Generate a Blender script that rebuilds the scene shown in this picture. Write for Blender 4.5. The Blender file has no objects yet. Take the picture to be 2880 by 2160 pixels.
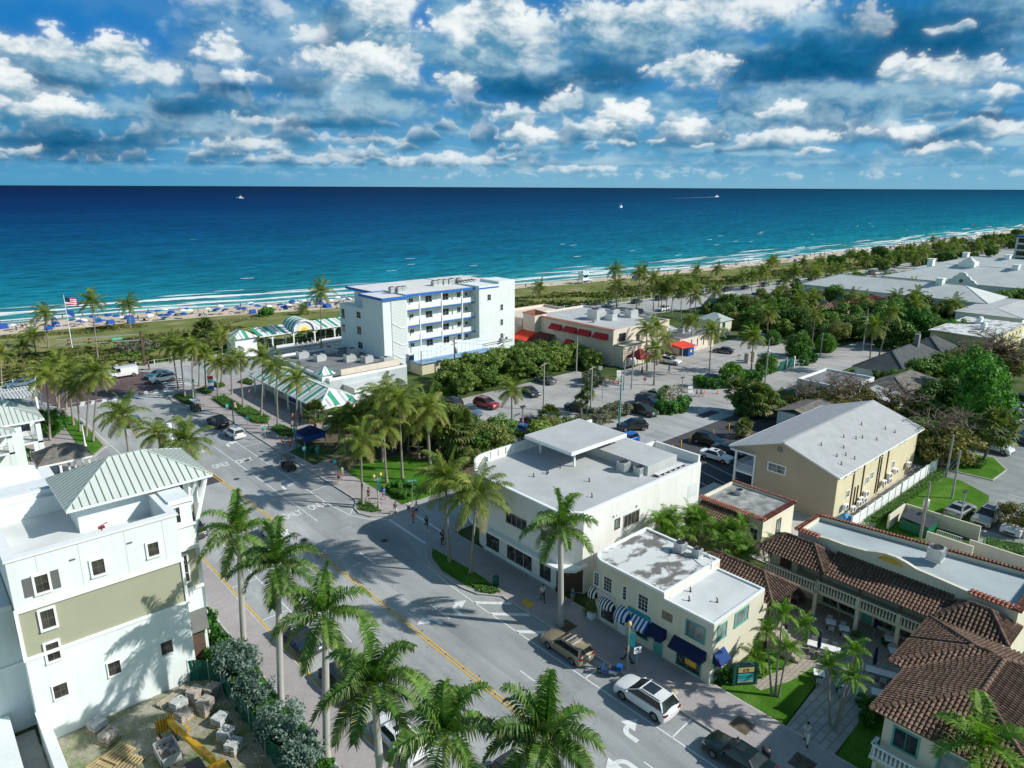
import bpy,bmesh,math,random
from mathutils import Vector,Matrix,noise
R=math.radians
sc=bpy.context.scene
COL=sc.collection
rnd=random.Random(7)
FPX,CX,CY,CAMH=1975.0,1440.0,1080.0,37.0
PITCH,YAW,ROLL=math.atan((1080-526)/1975.0),R(41.85),R(.25)
vF=Vector((math.sin(YAW)*math.cos(PITCH),math.cos(YAW)*math.cos(PITCH),-math.sin(PITCH)))
vR=Vector((math.cos(YAW),-math.sin(YAW),0))
vU=vR.cross(vF)
def G(x,y,z=0.0):
 dx,dy=x-CX,CY-y
 c,s=math.cos(ROLL),math.sin(ROLL)
 dx,dy=dx*c-dy*s,dx*s+dy*c
 d=vF*FPX+vR*dx+vU*dy
 t=(z-CAMH)/d.z
 return Vector((d.x*t,d.y*t,z))
def azel(x,y):
 dx,dy=x-CX,CY-y
 d=(vF*FPX+vR*dx+vU*dy).normalized()
 return math.degrees(math.atan2(d.x,d.y)),math.degrees(math.asin(d.z))
CR={1:(0,1200),2:(0,1560),3:(700,1560),4:(1400,1560),5:(2080,1560),6:(0,760),7:(700,1100),8:(1300,1100),9:(2080,1050),10:(700,750),11:(1400,700),12:(2080,600)}
def g(c,x,y,z=0.0):
 o=CR[c]
 return G(o[0]+x*800/2212.,o[1]+y*800/2212.,z)
cam=bpy.data.cameras.new('camera');co=bpy.data.objects.new('camera',cam);COL.objects.link(co)
cam.sensor_width=36;cam.lens=FPX/2880*36;cam.clip_start=0.5;cam.clip_end=200000
c_,s_=math.cos(ROLL),math.sin(ROLL)
r2,u2=vR*c_+vU*s_,vU*c_-vR*s_
mw=Matrix((r2,u2,-vF)).transposed().to_4x4();mw.translation=(0,0,CAMH)
co.matrix_world=mw
sc.camera=co
sc.view_settings.view_transform='Standard';sc.view_settings.look='None';sc.view_settings.exposure=0
SUN=Vector((.636*math.cos(R(35)),-.772*math.cos(R(35)),math.sin(R(35)))).normalized()
def nn(nt,t,**kw):
 n=nt.nodes.new(t)
 for k,v in kw.items():
  if k=='inp':
   for a,b in v.items():
    if hasattr(b,'is_output')or isinstance(b,bpy.types.NodeSocket):nt.links.new(b,n.inputs[a])
    else:n.inputs[a].default_value=b
  else:setattr(n,k,v)
 return n
def L(nt,a,b):nt.links.new(a,b)
def c4(c):return(c[0],c[1],c[2],1.0)
def ramp(nt,fac,stops):
 n=nt.nodes.new('ShaderNodeValToRGB');e=n.color_ramp.elements
 while len(e)<len(stops):e.new(.5)
 for i,(p,c)in enumerate(stops):e[i].position=p;e[i].color=c4(c)
 L(nt,fac,n.inputs[0]);return n.outputs[0]
def mathn(nt,op,a,b=None,c=None,clamp=False):
 n=nt.nodes.new('ShaderNodeMath');n.operation=op;n.use_clamp=clamp
 for i,v in enumerate((a,b,c)):
  if v is None:continue
  if isinstance(v,bpy.types.NodeSocket):L(nt,v,n.inputs[i])
  else:n.inputs[i].default_value=v
 return n.outputs[0]
def mixc(nt,fac,a,b,bt='MIX'):
 n=nt.nodes.new('ShaderNodeMix');n.data_type='RGBA';n.blend_type=bt
 for k,v in((0,fac),(6,a),(7,b)):
  if isinstance(v,bpy.types.NodeSocket):L(nt,v,n.inputs[k])
  elif k==0:n.inputs[0].default_value=v
  else:n.inputs[k].default_value=c4(v)
 return n.outputs[2]
def noiset(nt,vec,scale,detail=4,rough=.55,dist=0.0):
 n=nt.nodes.new('ShaderNodeTexNoise');n.inputs['Scale'].default_value=scale;n.inputs['Detail'].default_value=detail
 n.inputs['Roughness'].default_value=rough;n.inputs['Distortion'].default_value=dist
 if vec is not None:L(nt,vec,n.inputs['Vector'])
 return n
MATS={}
def new_mat(name):
 m=bpy.data.materials.new(name);m.use_nodes=True;m.node_tree.nodes.clear()
 nt=m.node_tree
 out=nt.nodes.new('ShaderNodeOutputMaterial');p=nt.nodes.new('ShaderNodeBsdfPrincipled')
 L(nt,p.outputs[0],out.inputs[0]);MATS[name]=m
 return m,nt,p
def M(name,col,rough=.7,var=.12,scale=.6,bump=0.,bscale=12.,metal=0.,spec=.35,col2=None,fine=0.,coord='pos',streak=0.):
 if name in MATS:return MATS[name]
 m,nt,p=new_mat(name)
 if coord=='pos':v=nn(nt,'ShaderNodeNewGeometry').outputs['Position']
 else:v=nn(nt,'ShaderNodeTexCoord').outputs['Object']
 n1=noiset(nt,v,scale,5,.6)
 f=nn(nt,'ShaderNodeMapRange',inp={0:n1.outputs[0],1:.3,2:.7}).outputs[0]
 a=tuple(max(0,x*(1-var))for x in col);b=tuple(min(1,x*(1+var))for x in col)if col2 is None else col2
 c=mixc(nt,f,a,b)
 if fine:
  n2=noiset(nt,v,14,3,.7)
  c=mixc(nt,fine,c,n2.outputs[0],'OVERLAY')
 if streak:
  mp=nn(nt,'ShaderNodeMapping',inp={0:v});mp.inputs['Scale'].default_value=(1.6,1.6,.12)
  n3=noiset(nt,mp.outputs[0],1.5,4,.65)
  s=nn(nt,'ShaderNodeMapRange',inp={0:n3.outputs[0],1:.48,2:.75}).outputs[0]
  s=mathn(nt,'MULTIPLY',s,streak)
  c=mixc(nt,s,c,(.42,.45,.42),'MULTIPLY')
 L(nt,c,p.inputs['Base Color'])
 p.inputs['Roughness'].default_value=rough;p.inputs['Metallic'].default_value=metal;p.inputs['Specular IOR Level'].default_value=spec
 if bump:
  nb=noiset(nt,v,bscale,4,.6)
  bn=nn(nt,'ShaderNodeBump',inp={'Strength':bump,'Distance':.05,'Height':nb.outputs[0]})
  L(nt,bn.outputs[0],p.inputs['Normal'])
 return m
def link(o,parent=None,loc=None):
 COL.objects.link(o)
 if parent is not None:
  o.parent=parent
  o.matrix_parent_inverse=Matrix.Translation(-parent.location)if loc=='world' else Matrix()
 return o
def tag(o,label=None,cat=None,group=None,kind=None):
 if label:o['label']=label
 if cat:o['category']=cat
 if group:o['group']=group
 if kind:o['kind']=kind
 return o
def thing(name,label,cat,loc=(0,0,0),rz=0,group=None,scale=1):
 o=bpy.data.objects.new(name,None);o.empty_display_size=.3
 o.location=loc;o.rotation_euler=(0,0,rz)
 o.scale=(scale,)*3 if not hasattr(scale,'__len__')else scale
 COL.objects.link(o)
 return tag(o,label,cat,group)
class B:
 "collects faces for ONE mesh"
 def __init__(s):s.v=[];s.f=[];s.mi=[];s.cur=0;s.sm=[]
 def add(s,vs,fs,sm=False):
  o=len(s.v);s.v+=[tuple(v)for v in vs]
  for f in fs:s.f.append([i+o for i in f]);s.mi.append(s.cur);s.sm.append(sm)
  return s
 def quad(s,a,b,c,d):return s.add([a,b,c,d],[(0,1,2,3)])
 def poly(s,pts):return s.add(pts,[tuple(range(len(pts)))])
 def box(s,x0,x1,y0,y1,z0,z1):
  if x0>x1:x0,x1=x1,x0
  if y0>y1:y0,y1=y1,y0
  return s.add([(x0,y0,z0),(x1,y0,z0),(x1,y1,z0),(x0,y1,z0),(x0,y0,z1),(x1,y0,z1),(x1,y1,z1),(x0,y1,z1)],
      [(3,2,1,0),(4,5,6,7),(0,1,5,4),(1,2,6,5),(2,3,7,6),(3,0,4,7)])
 def prism(s,pts,z0,z1,cap=True):
  n=len(pts);a=sum(pts[i][0]*pts[(i+1)%n][1]-pts[(i+1)%n][0]*pts[i][1]for i in range(n))
  if a<0:pts=pts[::-1]
  vs=[(p[0],p[1],z0)for p in pts]+[(p[0],p[1],z1)for p in pts]
  fs=[(i,(i+1)%n,n+(i+1)%n,n+i)for i in range(n)]
  if cap:fs+=[tuple(range(n,2*n)),tuple(range(n))[::-1]]
  return s.add(vs,fs)
 def sheet(s,pts,z):
  n=len(pts);a=sum(pts[i][0]*pts[(i+1)%n][1]-pts[(i+1)%n][0]*pts[i][1]for i in range(n))
  if a<0:pts=pts[::-1]
  return s.add([(p[0],p[1],z)for p in pts],[tuple(range(n))])
 def tube(s,pts,rad,n=6,cap=True,sm=True):
  pts=[Vector(p)for p in pts];k=len(pts)
  rs=rad if hasattr(rad,'__len__')else[rad]*k
  vs=[];prev=None
  for i,p in enumerate(pts):
   t=(pts[min(i+1,k-1)]-pts[max(i-1,0)]).normalized()
   up=Vector((0,0,1))if abs(t.z)<.9 else Vector((1,0,0))
   if prev is not None:up=prev
   a=t.cross(up).normalized();b=a.cross(t);prev=b
   vs+=[p+(a*math.cos(2*math.pi*j/n)+b*math.sin(2*math.pi*j/n))*rs[i]for j in range(n)]
  fs=[(i*n+j,i*n+(j+1)%n,(i+1)*n+(j+1)%n,(i+1)*n+j)for i in range(k-1)for j in range(n)]
  s.add(vs,fs,sm)
  if cap:s.add(vs[:n],[tuple(range(n))]);s.add(vs[-n:],[tuple(range(n))[::-1]])
  return s
 def cyl(s,x,y,z0,z1,r,n=12,r2=None,sm=True):
  return s.tube([(x,y,z0),(x,y,z1)],[r,r if r2 is None else r2],n,True,sm)
 def lathe(s,x,y,prof,n=12,sm=True):
  vs=[(x+r*math.cos(2*math.pi*j/n),y+r*math.sin(2*math.pi*j/n),z)for r,z in prof for j in range(n)]
  fs=[(i*n+j,i*n+(j+1)%n,(i+1)*n+(j+1)%n,(i+1)*n+j)for i in range(len(prof)-1)for j in range(n)]
  return s.add(vs,fs,sm)
 def bar(s,a,b,w,h=None,up=(0,0,1)):
  a,b=Vector(a),Vector(b);h=h or w;t=(b-a).normalized();up=Vector(up)
  if abs(t.dot(up))>.95:up=Vector((1,0,0))
  x=t.cross(up).normalized();y=x.cross(t)
  vs=[p+x*sx*w/2+y*sy*h/2 for p in(a,b)for sx,sy in((-1,-1),(1,-1),(1,1),(-1,1))]
  return s.add(vs,[(0,1,2,3),(7,6,5,4),(0,4,5,1),(1,5,6,2),(2,6,7,3),(3,7,4,0)])
 def mesh(s,name,mats,smooth=None):
  me=bpy.data.meshes.new(name);me.from_pydata(s.v,[],s.f)
  for m in(mats if isinstance(mats,(list,tuple))else[mats]):me.materials.append(m)
  me.polygons.foreach_set('material_index',s.mi)
  me.polygons.foreach_set('use_smooth',[bool(x)if smooth is None else smooth for x in s.sm])
  me.update();return me
 def build(s,name,mats,parent=None,loc='world',**tg):
  o=bpy.data.objects.new(name,s.mesh(name,mats));link(o,parent,loc)
  return tag(o,**tg)
def bevel(o,w=.03,seg=2,ang=40):
 m=o.modifiers.new('bevel','BEVEL');m.width=w;m.segments=seg;m.limit_method='ANGLE';m.angle_limit=R(ang);return o
KIND={}
def stamp(kind,name,label,cat,loc,rz=0,scale=1,group=None,mats=None,tilt=(0,0)):
 t=thing(name,label,cat,loc,rz,group,scale)
 if tilt !=(0,0):t.rotation_euler=(tilt[0],tilt[1],rz)
 for part in KIND[kind]:
  o=bpy.data.objects.new(part[0],part[1]);COL.objects.link(o);o.parent=t
  if len(part)>3 and part[3]is not None:o.location=part[3]
  if mats and part[0]in mats:
   o.material_slots[0].link='OBJECT';o.material_slots[0].material=mats[part[0]]
  for sub in(part[2]if len(part)>2 and part[2]else[]):
   q=bpy.data.objects.new(sub[0],sub[1]);COL.objects.link(q);q.parent=o
   if mats and sub[0]in mats:
    q.material_slots[0].link='OBJECT';q.material_slots[0].material=mats[sub[0]]
 return t
def text_obj(name,body,size,mat,parent,loc,rot,align='CENTER',ext=.004,sx=1.0,bold=0.0):
 cu=bpy.data.curves.new(name,'FONT');cu.body=body;cu.size=size;cu.align_x=align;cu.align_y='CENTER';cu.extrude=ext;cu.offset=bold
 o=bpy.data.objects.new(name,cu);COL.objects.link(o)
 bpy.context.view_layer.update()
 me=bpy.data.meshes.new_from_object(o.evaluated_get(bpy.context.evaluated_depsgraph_get()))
 bpy.data.objects.remove(o);bpy.data.curves.remove(cu)
 me.materials.clear();me.materials.append(mat)
 o=bpy.data.objects.new(name,me);COL.objects.link(o)
 o.location=loc;o.rotation_euler=rot;o.scale=(sx,1,1)
 if parent is not None:
  o.parent=parent;o.matrix_parent_inverse=Matrix.Translation(-parent.location)
 return o
sun=bpy.data.lights.new('sun','SUN');so=bpy.data.objects.new('sun',sun);COL.objects.link(so)
sun.energy=5.0;sun.angle=R(.55);sun.color=(1,.965,.89)
so.rotation_euler=(-SUN).to_track_quat('-Z','Y').to_euler();so.location=(0,0,200)
W=bpy.data.worlds.new('World');sc.world=W;W.use_nodes=True;nt=W.node_tree;nt.nodes.clear()
out=nn(nt,'ShaderNodeOutputWorld');bg=nn(nt,'ShaderNodeBackground');L(nt,bg.outputs[0],out.inputs[0])
SKY_S=.13
bg.inputs[1].default_value=SKY_S
sky=nn(nt,'ShaderNodeTexSky',sky_type='NISHITA',sun_disc=False,sun_elevation=R(35),sun_rotation=math.atan2(SUN.x,SUN.y),air_density=1.0,dust_density=.6,ozone_density=2.0)
L(nt,mixc(nt,1.0,sky.outputs[0],(.74,.94,.84),'MULTIPLY'),bg.inputs[0])
W.cycles.sampling_method='MANUAL';W.cycles.sample_map_resolution=512
import numpy as np
def perlin(x,y,seed):
 rg=np.random.RandomState(seed);ang=rg.rand(256)*2*np.pi;pm=rg.permutation(256)
 xi=np.floor(x).astype(int);yi=np.floor(y).astype(int);xf=x-xi;yf=y-yi
 def gd(ix,iy,fx,fy):
  h=ang[pm[(pm[ix&255]+iy)&255]];return np.cos(h)*fx+np.sin(h)*fy
 u=xf*xf*xf*(xf*(xf*6-15)+10);v=yf*yf*yf*(yf*(yf*6-15)+10)
 a=gd(xi,yi,xf,yf);b=gd(xi+1,yi,xf-1,yf);c=gd(xi,yi+1,xf,yf-1);d=gd(xi+1,yi+1,xf-1,yf-1)
 return((a*(1-u)+b*u)*(1-v)+(c*(1-u)+d*u)*v)*1.5
def fbm(x,y,seed,o=5,g_=.5,billow=False):
 t=0;a=1;n=0
 for i in range(o):
  p=perlin(x*2**i+i*17.3,y*2**i+i*9.1,seed+i)
  t=t+a*((2.6*np.abs(p)-.75)if billow else p);n+=a;a*=g_
 return t/n
def sstep(x,a,b):
 t=np.clip((x-a)/(b-a),0,1);return t*t*(3-2*t)
CLOUDS=[
 (160,60,420,80,.6,.95,'B'),(455,120,95,75,.5,.9,'B'),
 (220,200,250,75,.6,.9,'G'),(120,152,120,44,.45,.95,'W'),(15,135,70,28,.5,.9,'W'),(312,152,66,52,.45,1,'W'),(400,215,110,40,.5,.8,'W'),
 (150,245,150,26,.8,.85,'D'),(30,262,62,52,.45,1,'W'),(140,332,140,42,.5,1,'W'),(165,412,290,48,.8,.95,'D'),(420,330,150,50,.7,.75,'G'),(560,370,160,40,.8,.7,'G'),
 (650,30,140,50,.9,.5,'W'),(700,160,210,110,.9,.55,'G'),(640,262,110,36,.7,.9,'D'),(505,305,95,44,.7,.9,'D'),(620,150,58,42,.6,.95,'W'),(675,226,70,24,.6,1,'W'),(840,245,110,40,.8,.6,'D'),
 (870,130,50,52,.7,.8,'W'),(915,90,50,110,.9,.7,'D'),(1060,100,125,120,.55,.95,'G'),(1085,60,100,85,.5,.9,'W'),(1010,205,140,62,.55,.95,'W'),(1110,190,75,55,.6,.8,'W'),
 (1192,45,44,62,.5,.95,'B'),(1350,168,170,46,.7,.9,'G'),(1335,105,120,70,.4,1,'W'),(1315,58,48,40,.4,1,'W'),(1430,48,62,44,.4,1,'W'),(1480,120,92,82,.4,1,'W'),
 (1470,246,230,62,.8,.95,'D'),(1276,243,42,46,.6,1,'W'),(940,318,300,44,.8,.75,'G'),(860,352,150,16,.8,.85,'D'),(720,345,80,18,.7,.8,'W'),
 (1720,110,220,110,.8,.8,'G'),(1765,75,180,70,.7,.85,'W'),(2060,40,250,62,.7,.9,'W'),(1900,120,160,60,.8,.7,'G'),(1700,205,160,66,.8,.9,'D'),
 (2640,100,330,150,.8,1,'D'),(2270,175,380,92,.6,1,'D'),(2480,60,180,70,.8,.9,'D'),(1930,206,105,46,.55,1,'W'),(2300,300,290,62,.8,.85,'G'),(2195,318,64,32,.5,1,'W'),(2110,345,120,26,.6,.8,'G'),
 (2710,205,140,40,.6,.95,'W'),(2520,215,56,44,.6,.95,'W'),(2665,86,48,19,.5,.95,'W'),(2450,75,60,60,.9,.5,'W'),(2620,290,150,40,.8,.8,'G'),(2825,262,100,20,.5,.95,'W'),(2780,322,140,18,.7,.95,'D'),
 (1590,302,58,40,.5,1,'W'),(1660,290,90,30,.7,.7,'G'),(1750,338,66,42,.5,1,'W'),(1655,365,60,26,.6,.9,'W'),(1480,386,80,24,.6,.95,'W'),(1440,330,60,26,.6,.85,'W'),(1930,368,74,26,.5,.95,'W'),(1740,402,50,12,.5,.9,'W'),(1840,398,34,9,.5,.9,'W'),
 (2190,388,140,22,.6,.9,'W'),(2430,372,34,13,.5,.9,'W'),(2555,376,46,27,.5,.95,'W'),(2600,400,120,16,.8,.8,'D'),(2285,424,44,12,.5,.95,'W'),(1967,408,28,10,.5,.9,'W'),(2660,418,110,15,.6,.9,'W'),(2780,360,120,24,.6,.85,'W'),
 (660,415,120,14,.8,.7,'W'),(870,452,180,12,.9,.55,'W'),(1220,455,180,16,.8,.75,'W'),(1620,482,110,13,.7,.7,'W'),(40,425,60,12,.7,.8,'W'),(1010,400,120,14,.8,.55,'W')]
def make_sky():
 c0=math.degrees(YAW)
 az=np.concatenate([np.arange(-75,-39,1.),np.arange(-39,39,.07),np.arange(39,75.1,1.)])+c0
 el=np.concatenate([[-1.5,-.4],np.arange(-.05,14.2,.06),np.arange(14.5,40,1.)])
 A,E=np.meshgrid(az,el,indexing='ij')
 Ec=np.maximum(E,.05)
 k=Ec/(Ec+2.2)
 sc_=1/(.28+.055*Ec)
 U=(A-c0)*.34;V=E*.44
 wu=(fbm(U*.9,V*.9,11,4)*1.9+fbm(U*2.6,V*2.6,21,3)*.7)*k
 wv=(fbm(U*.9+40,V*.9,31,4)*1.2+fbm(U*2.6+40,V*2.6,41,3)*.5)*k
 PA,PE=A+wu,E+wv
 det=fbm(U*3.2,V*3.8,51,6,.55,True)
 rel=fbm(U*1.0+wu*.2,V*1.5+wv*.25,91,5,.52)
 det2=fbm(U*2.1+9,V*3.4,61,6,.55)
 ramp_e=np.array([-2,0,1.2,3.0,6.0,10,14,40]);
 rc=np.array([[.20,.45,.62],[.20,.45,.62],[.17,.43,.63],[.11,.37,.62],[.045,.26,.57],[.022,.21,.53],[.02,.19,.50],[.02,.15,.42]])
 C=np.stack([np.interp(E,ramp_e,rc[:,i])for i in range(3)],-1)
 left=sstep(-(A-c0),0,30)[...,None]*sstep(6-E,0,5)[...,None]
 C=C*(1-left*np.array([.55,.25,.1]))
 def lay(C,al,col):return C*(1-al[...,None])+col*al[...,None]
 def lit(h,s_=1.):
  gu=np.gradient(h,axis=0)/np.gradient(A,axis=0);gv=np.gradient(h,axis=1)/np.gradient(E,axis=1)
  n=np.sqrt(gu*gu+gv*gv+1.0)
  return np.clip((-.42*gu*s_-.72*gv*s_+.62)/n,0,1.1)
 cz=fbm((PA-c0)*.13,np.log(Ec+1.0)*4.2+wv*.3,71,6,.55)
 clear=1-.9*sstep(-(A-c0),13,22)*sstep(E,8.0,9.8)
 bandw=np.interp(E,[0,1.0,1.8,3,7,14,40],[0,.10,.8,.95,.95,.9,.5])*clear
 C=lay(C,sstep(cz+det2*.15,-.30,.25)*bandw*.9,np.array([.055,.27,.47])+(sstep(cz+rel*.4,-.1,.45))[...,None]*np.array([.33,.34,.27]))
 for i_,Eb in enumerate((1.6,2.1,2.7,3.4,4.3,5.4,6.8,8.6)):
  f_=.72/Eb+.05
  base=Eb+.16*Eb*fbm((A-c0)*f_*.5,0*E+i_*3.7,100+i_,3)
  cv=fbm((A-c0)*f_+.3*wu,0*E+i_*5.3,130+i_,3)+.10*np.cos(i_*2.)
  bl=fbm((A-c0)*f_*2.3+.4*wu,E*f_*2.9,160+i_,4,.48,True)
  ht=Eb*.66*sstep(cv,-.12,.5)+1e-3
  x_=(E-base)/ht
  al_=sstep(1-x_+.45*bl,.0,.34)*sstep(x_+.10*det2,-.55,.10)*sstep(cv,-.16,.08)*clear*(.92 if i_<5 else(.75 if i_==5 else.4))*(1 if i_>1 else(1-.75*sstep(A-c0,-4,6)))*(1-.95*sstep(A-c0,11,16)*sstep(E,5.6,7.0))
  s_=sstep(.20+.72*np.clip(x_,-.4,1.1)+.16*bl+.40*rel,.10,1.0)
  C=lay(C,al_,np.array([.018,.17,.34])+s_[...,None]*np.array([.70,.66,.55]))
 hz=fbm((A-c0)*.55,E*1.3,81,6,.55)+.25*det
 hb=np.interp(E,[0,.55,.8,1.15,1.9,2.3],[0,.1,1,.8,.2,0])*np.interp(A-c0,[-36,-12,0,36],[.15,.3,.9,.9])
 C=lay(C,sstep(hz,.06,.26)*hb*.85,np.array([.60,.76,.84])*(.80+.28*lit(hz*1.2))[...,None])
 TONE={'W':((.05,.26,.43),(.93,.97,.97)),'G':((.015,.17,.34),(.36,.56,.68)),'D':((.000,.075,.20),(.010,.15,.31)),'B':((.012,.19,.54),(.02,.21,.55))}
 for x,y,rx,ry,soft,a,kd in CLOUDS:
  (a0,e0),(a1,_),(_,e1)=azel(x,y),azel(x+rx,y),azel(x,y-ry)
  gs_={'W':1.28,'G':1.25,'D':1.15,'B':1.0}[kd];qu,qv=(PA-a0)/(a1-a0)/gs_,(PE-e0)/(e1-e0)/gs_
  if kd in 'WG':qv=np.where(qv<0,qv*1.25,qv)
  r_=np.sqrt(qu*qu+qv*qv)
  d=1-r_+det*(.30 if kd=='W' else.18)+det2*.34
  sf=np.interp(qv,[-1,-.1,.35],[1.1,.8,.14])if kd=='W' else(np.interp(qv,[-1,0,.6],[1.0,.75,.4])if kd=='G' else.45+soft*.5)
  m_=sstep(d,-.08,sf)*a
  m_[r_>2.2]=0
  lo_,hi_=(np.array(t)for t in TONE[kd])
  if kd in 'WG':
   s_=.60+.44*np.clip(qv,-1.2,.9)+.12*np.clip(qu,-1,1)+.85*rel+.26*det+.20*(lit(rel*1.6)-.55)
   s_=sstep(s_,.0,1.06)
  else:s_=np.clip(.5+.45*qv+det2*.9,0,1)
  C=lay(C,m_,lo_+(hi_-lo_)*s_[...,None])
 def blur(Q,n,ax):
  for _ in range(2):Q=sum(np.roll(Q,k_,ax)for k_ in range(-n,n+1))/(2*n+1)
  return Q
 S1=blur(blur(C,2,0),2,1);S2=blur(blur(C,7,0),6,1);hi_e=sstep(E,3.5,8)[...,None]
 lum=S1.mean(-1,keepdims=True);C=C*.58+S1*.28+S2*.14
 C[:3]=S1[:3];na,ne=len(az),len(el);Rd=80000.
 ar,er=np.radians(A),np.radians(E)
 vs=np.stack([np.sin(ar)*np.cos(er),np.cos(ar)*np.cos(er),np.sin(er)],-1).reshape(-1,3)*Rd
 i,j=np.meshgrid(np.arange(na-1),np.arange(ne-1),indexing='ij');q=(i*ne+j).ravel()
 fs=np.stack([q,q+1,q+ne+1,q+ne],-1)
 me=bpy.data.meshes.new('sky');me.vertices.add(len(vs));me.vertices.foreach_set('co',vs.ravel())
 me.loops.add(fs.size);me.loops.foreach_set('vertex_index',fs.ravel().astype(np.int32))
 me.polygons.add(len(fs));me.polygons.foreach_set('loop_start',(np.arange(len(fs))*4).astype(np.int32))
 me.update(calc_edges=True)
 at=me.attributes.new('cloud','FLOAT_COLOR','POINT');cc=np.concatenate([np.clip(C,0,1.2),np.ones(C.shape[:2]+(1,))],-1)
 at.data.foreach_set('color',cc.reshape(-1).astype(np.float32))
 m=bpy.data.materials.new('cloudy_sky');m.use_nodes=True;t=m.node_tree;t.nodes.clear()
 e=nn(t,'ShaderNodeEmission');L(t,nn(t,'ShaderNodeAttribute',attribute_name='cloud').outputs['Color'],e.inputs[0])
 L(t,e.outputs[0],nn(t,'ShaderNodeOutputMaterial').inputs[0]);m.cycles.emission_sampling='NONE'
 me.materials.append(m);o=bpy.data.objects.new('sky',me);COL.objects.link(o);o['kind']='structure';o.location.z=CAMH
make_sky()
def asphalt(name,col,crack=.5,stain=.25):
 m,nt,p=new_mat(name)
 v=nn(nt,'ShaderNodeNewGeometry').outputs['Position']
 mp=nn(nt,'ShaderNodeMapping',inp={0:v});mp.inputs['Scale'].default_value=(.55,.09,1)
 lanes=noiset(nt,mp.outputs[0],1.0,4,.6).outputs[0]
 big=noiset(nt,v,.09,5,.6).outputs[0]
 f=nn(nt,'ShaderNodeMapRange',inp={0:mathn(nt,'ADD',lanes,big),1:.75,2:1.3}).outputs[0]
 c=mixc(nt,f,tuple(x*.70 for x in col),tuple(x*1.14 for x in col))
 gr_=noiset(nt,v,9,3,.8).outputs[0]
 c=mixc(nt,.35,c,mixc(nt,nn(nt,'ShaderNodeMapRange',inp={0:gr_,1:.3,2:.7}).outputs[0],(.30,)*3,(.7,)*3),'OVERLAY')
 st=noiset(nt,v,.5,6,.72).outputs[0]
 s=nn(nt,'ShaderNodeMapRange',inp={0:st,1:.57,2:.74}).outputs[0]
 c=mixc(nt,mathn(nt,'MULTIPLY',s,stain),c,tuple(x*.35 for x in col))
 vo=nn(nt,'ShaderNodeTexVoronoi',feature='DISTANCE_TO_EDGE');vo.inputs['Scale'].default_value=.11
 wv=nn(nt,'ShaderNodeVectorMath',operation='ADD',inp={0:v,1:nn(nt,'ShaderNodeVectorMath',operation='SCALE',inp={0:noiset(nt,v,.35,4,.7).outputs['Color'],'Scale':5.}).outputs[0]})
 L(nt,wv.outputs[0],vo.inputs['Vector'])
 k=nn(nt,'ShaderNodeMapRange',inp={0:vo.outputs['Distance'],1:0.0,2:.006,3:1,4:0}).outputs[0]
 c=mixc(nt,mathn(nt,'MULTIPLY',k,crack*.5),c,tuple(x*.4 for x in col))
 L(nt,c,p.inputs['Base Color']);p.inputs['Roughness'].default_value=.9;p.inputs['Specular IOR Level'].default_value=.2
 return m
m_road=asphalt('road_asphalt',(.41,.42,.42),.8,.35)
m_lot=asphalt('lot_asphalt',(.42,.41,.395),.8,.4)
m_dark=asphalt('new_asphalt',(.085,.085,.092),.4,.3)
m_lot2=asphalt('south_lot_asphalt',(.28,.30,.30),1.,.45)
m_brickroad=asphalt('brick_road',(.15,.105,.105),.0,.3)
def pavers(name,a,b,mort,sc_=2.2):
 m,nt,p=new_mat(name)
 v=nn(nt,'ShaderNodeNewGeometry').outputs['Position']
 br=nn(nt,'ShaderNodeTexBrick');br.inputs['Scale'].default_value=sc_;br.inputs['Color1'].default_value=c4(a);br.inputs['Color2'].default_value=c4(b);br.inputs['Mortar'].default_value=c4(mort)
 br.inputs['Mortar Size'].default_value=.025;L(nt,v,br.inputs['Vector'])
 n1=noiset(nt,v,.5,5,.65).outputs[0]
 c=mixc(nt,.55,br.outputs[0],mixc(nt,n1,(.25,)*3,(.75,)*3),'OVERLAY')
 L(nt,c,p.inputs['Base Color']);p.inputs['Roughness'].default_value=.85;p.inputs['Specular IOR Level'].default_value=.2
 return m
m_walk=pavers('paver_walk',(.44,.395,.39),(.38,.345,.35),(.29,.27,.27))
m_patio=pavers('patio_tile',(.36,.33,.27),(.42,.37,.30),(.25,.22,.19),.8)
m_slab=pavers('slab_path',(.40,.40,.38),(.33,.34,.33),(.25,.25,.24),.45)
m_conc=M('concrete',(.45,.44,.41),.85,.14,.5,fine=.3,spec=.2)
m_kerb=M('kerb_concrete',(.46,.45,.42),.85,.2,1.5,spec=.2)
m_paint=M('white_paint',(.72,.73,.72),.7,.16,2.2,fine=.25)
m_yel=M('yellow_paint',(.70,.42,.05),.7,.16,2.2,fine=.25)
def grass(name,a,b,c_,s=.35):
 m,nt,p=new_mat(name)
 v=nn(nt,'ShaderNodeNewGeometry').outputs['Position']
 n1=noiset(nt,v,s,5,.65).outputs[0];n2=noiset(nt,v,7,3,.8).outputs[0]
 c=ramp(nt,n1,[(.3,a),(.52,b),(.72,c_)])
 c=mixc(nt,.6,c,mixc(nt,nn(nt,'ShaderNodeMapRange',inp={0:n2,1:.3,2:.7}).outputs[0],(.2,)*3,(.8,)*3),'OVERLAY')
 L(nt,c,p.inputs['Base Color']);p.inputs['Roughness'].default_value=.95;p.inputs['Specular IOR Level'].default_value=.1
 bn=nn(nt,'ShaderNodeBump',inp={'Strength':.6,'Distance':.06,'Height':noiset(nt,v,11,3,.7).outputs[0]})
 L(nt,bn.outputs[0],p.inputs['Normal'])
 return m
m_grass=grass('lawn_grass',(.045,.12,.010),(.065,.175,.016),(.13,.22,.035))
m_ground=grass('ground_cover',(.035,.075,.02),(.07,.11,.035),(.16,.15,.08),.15)
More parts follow.
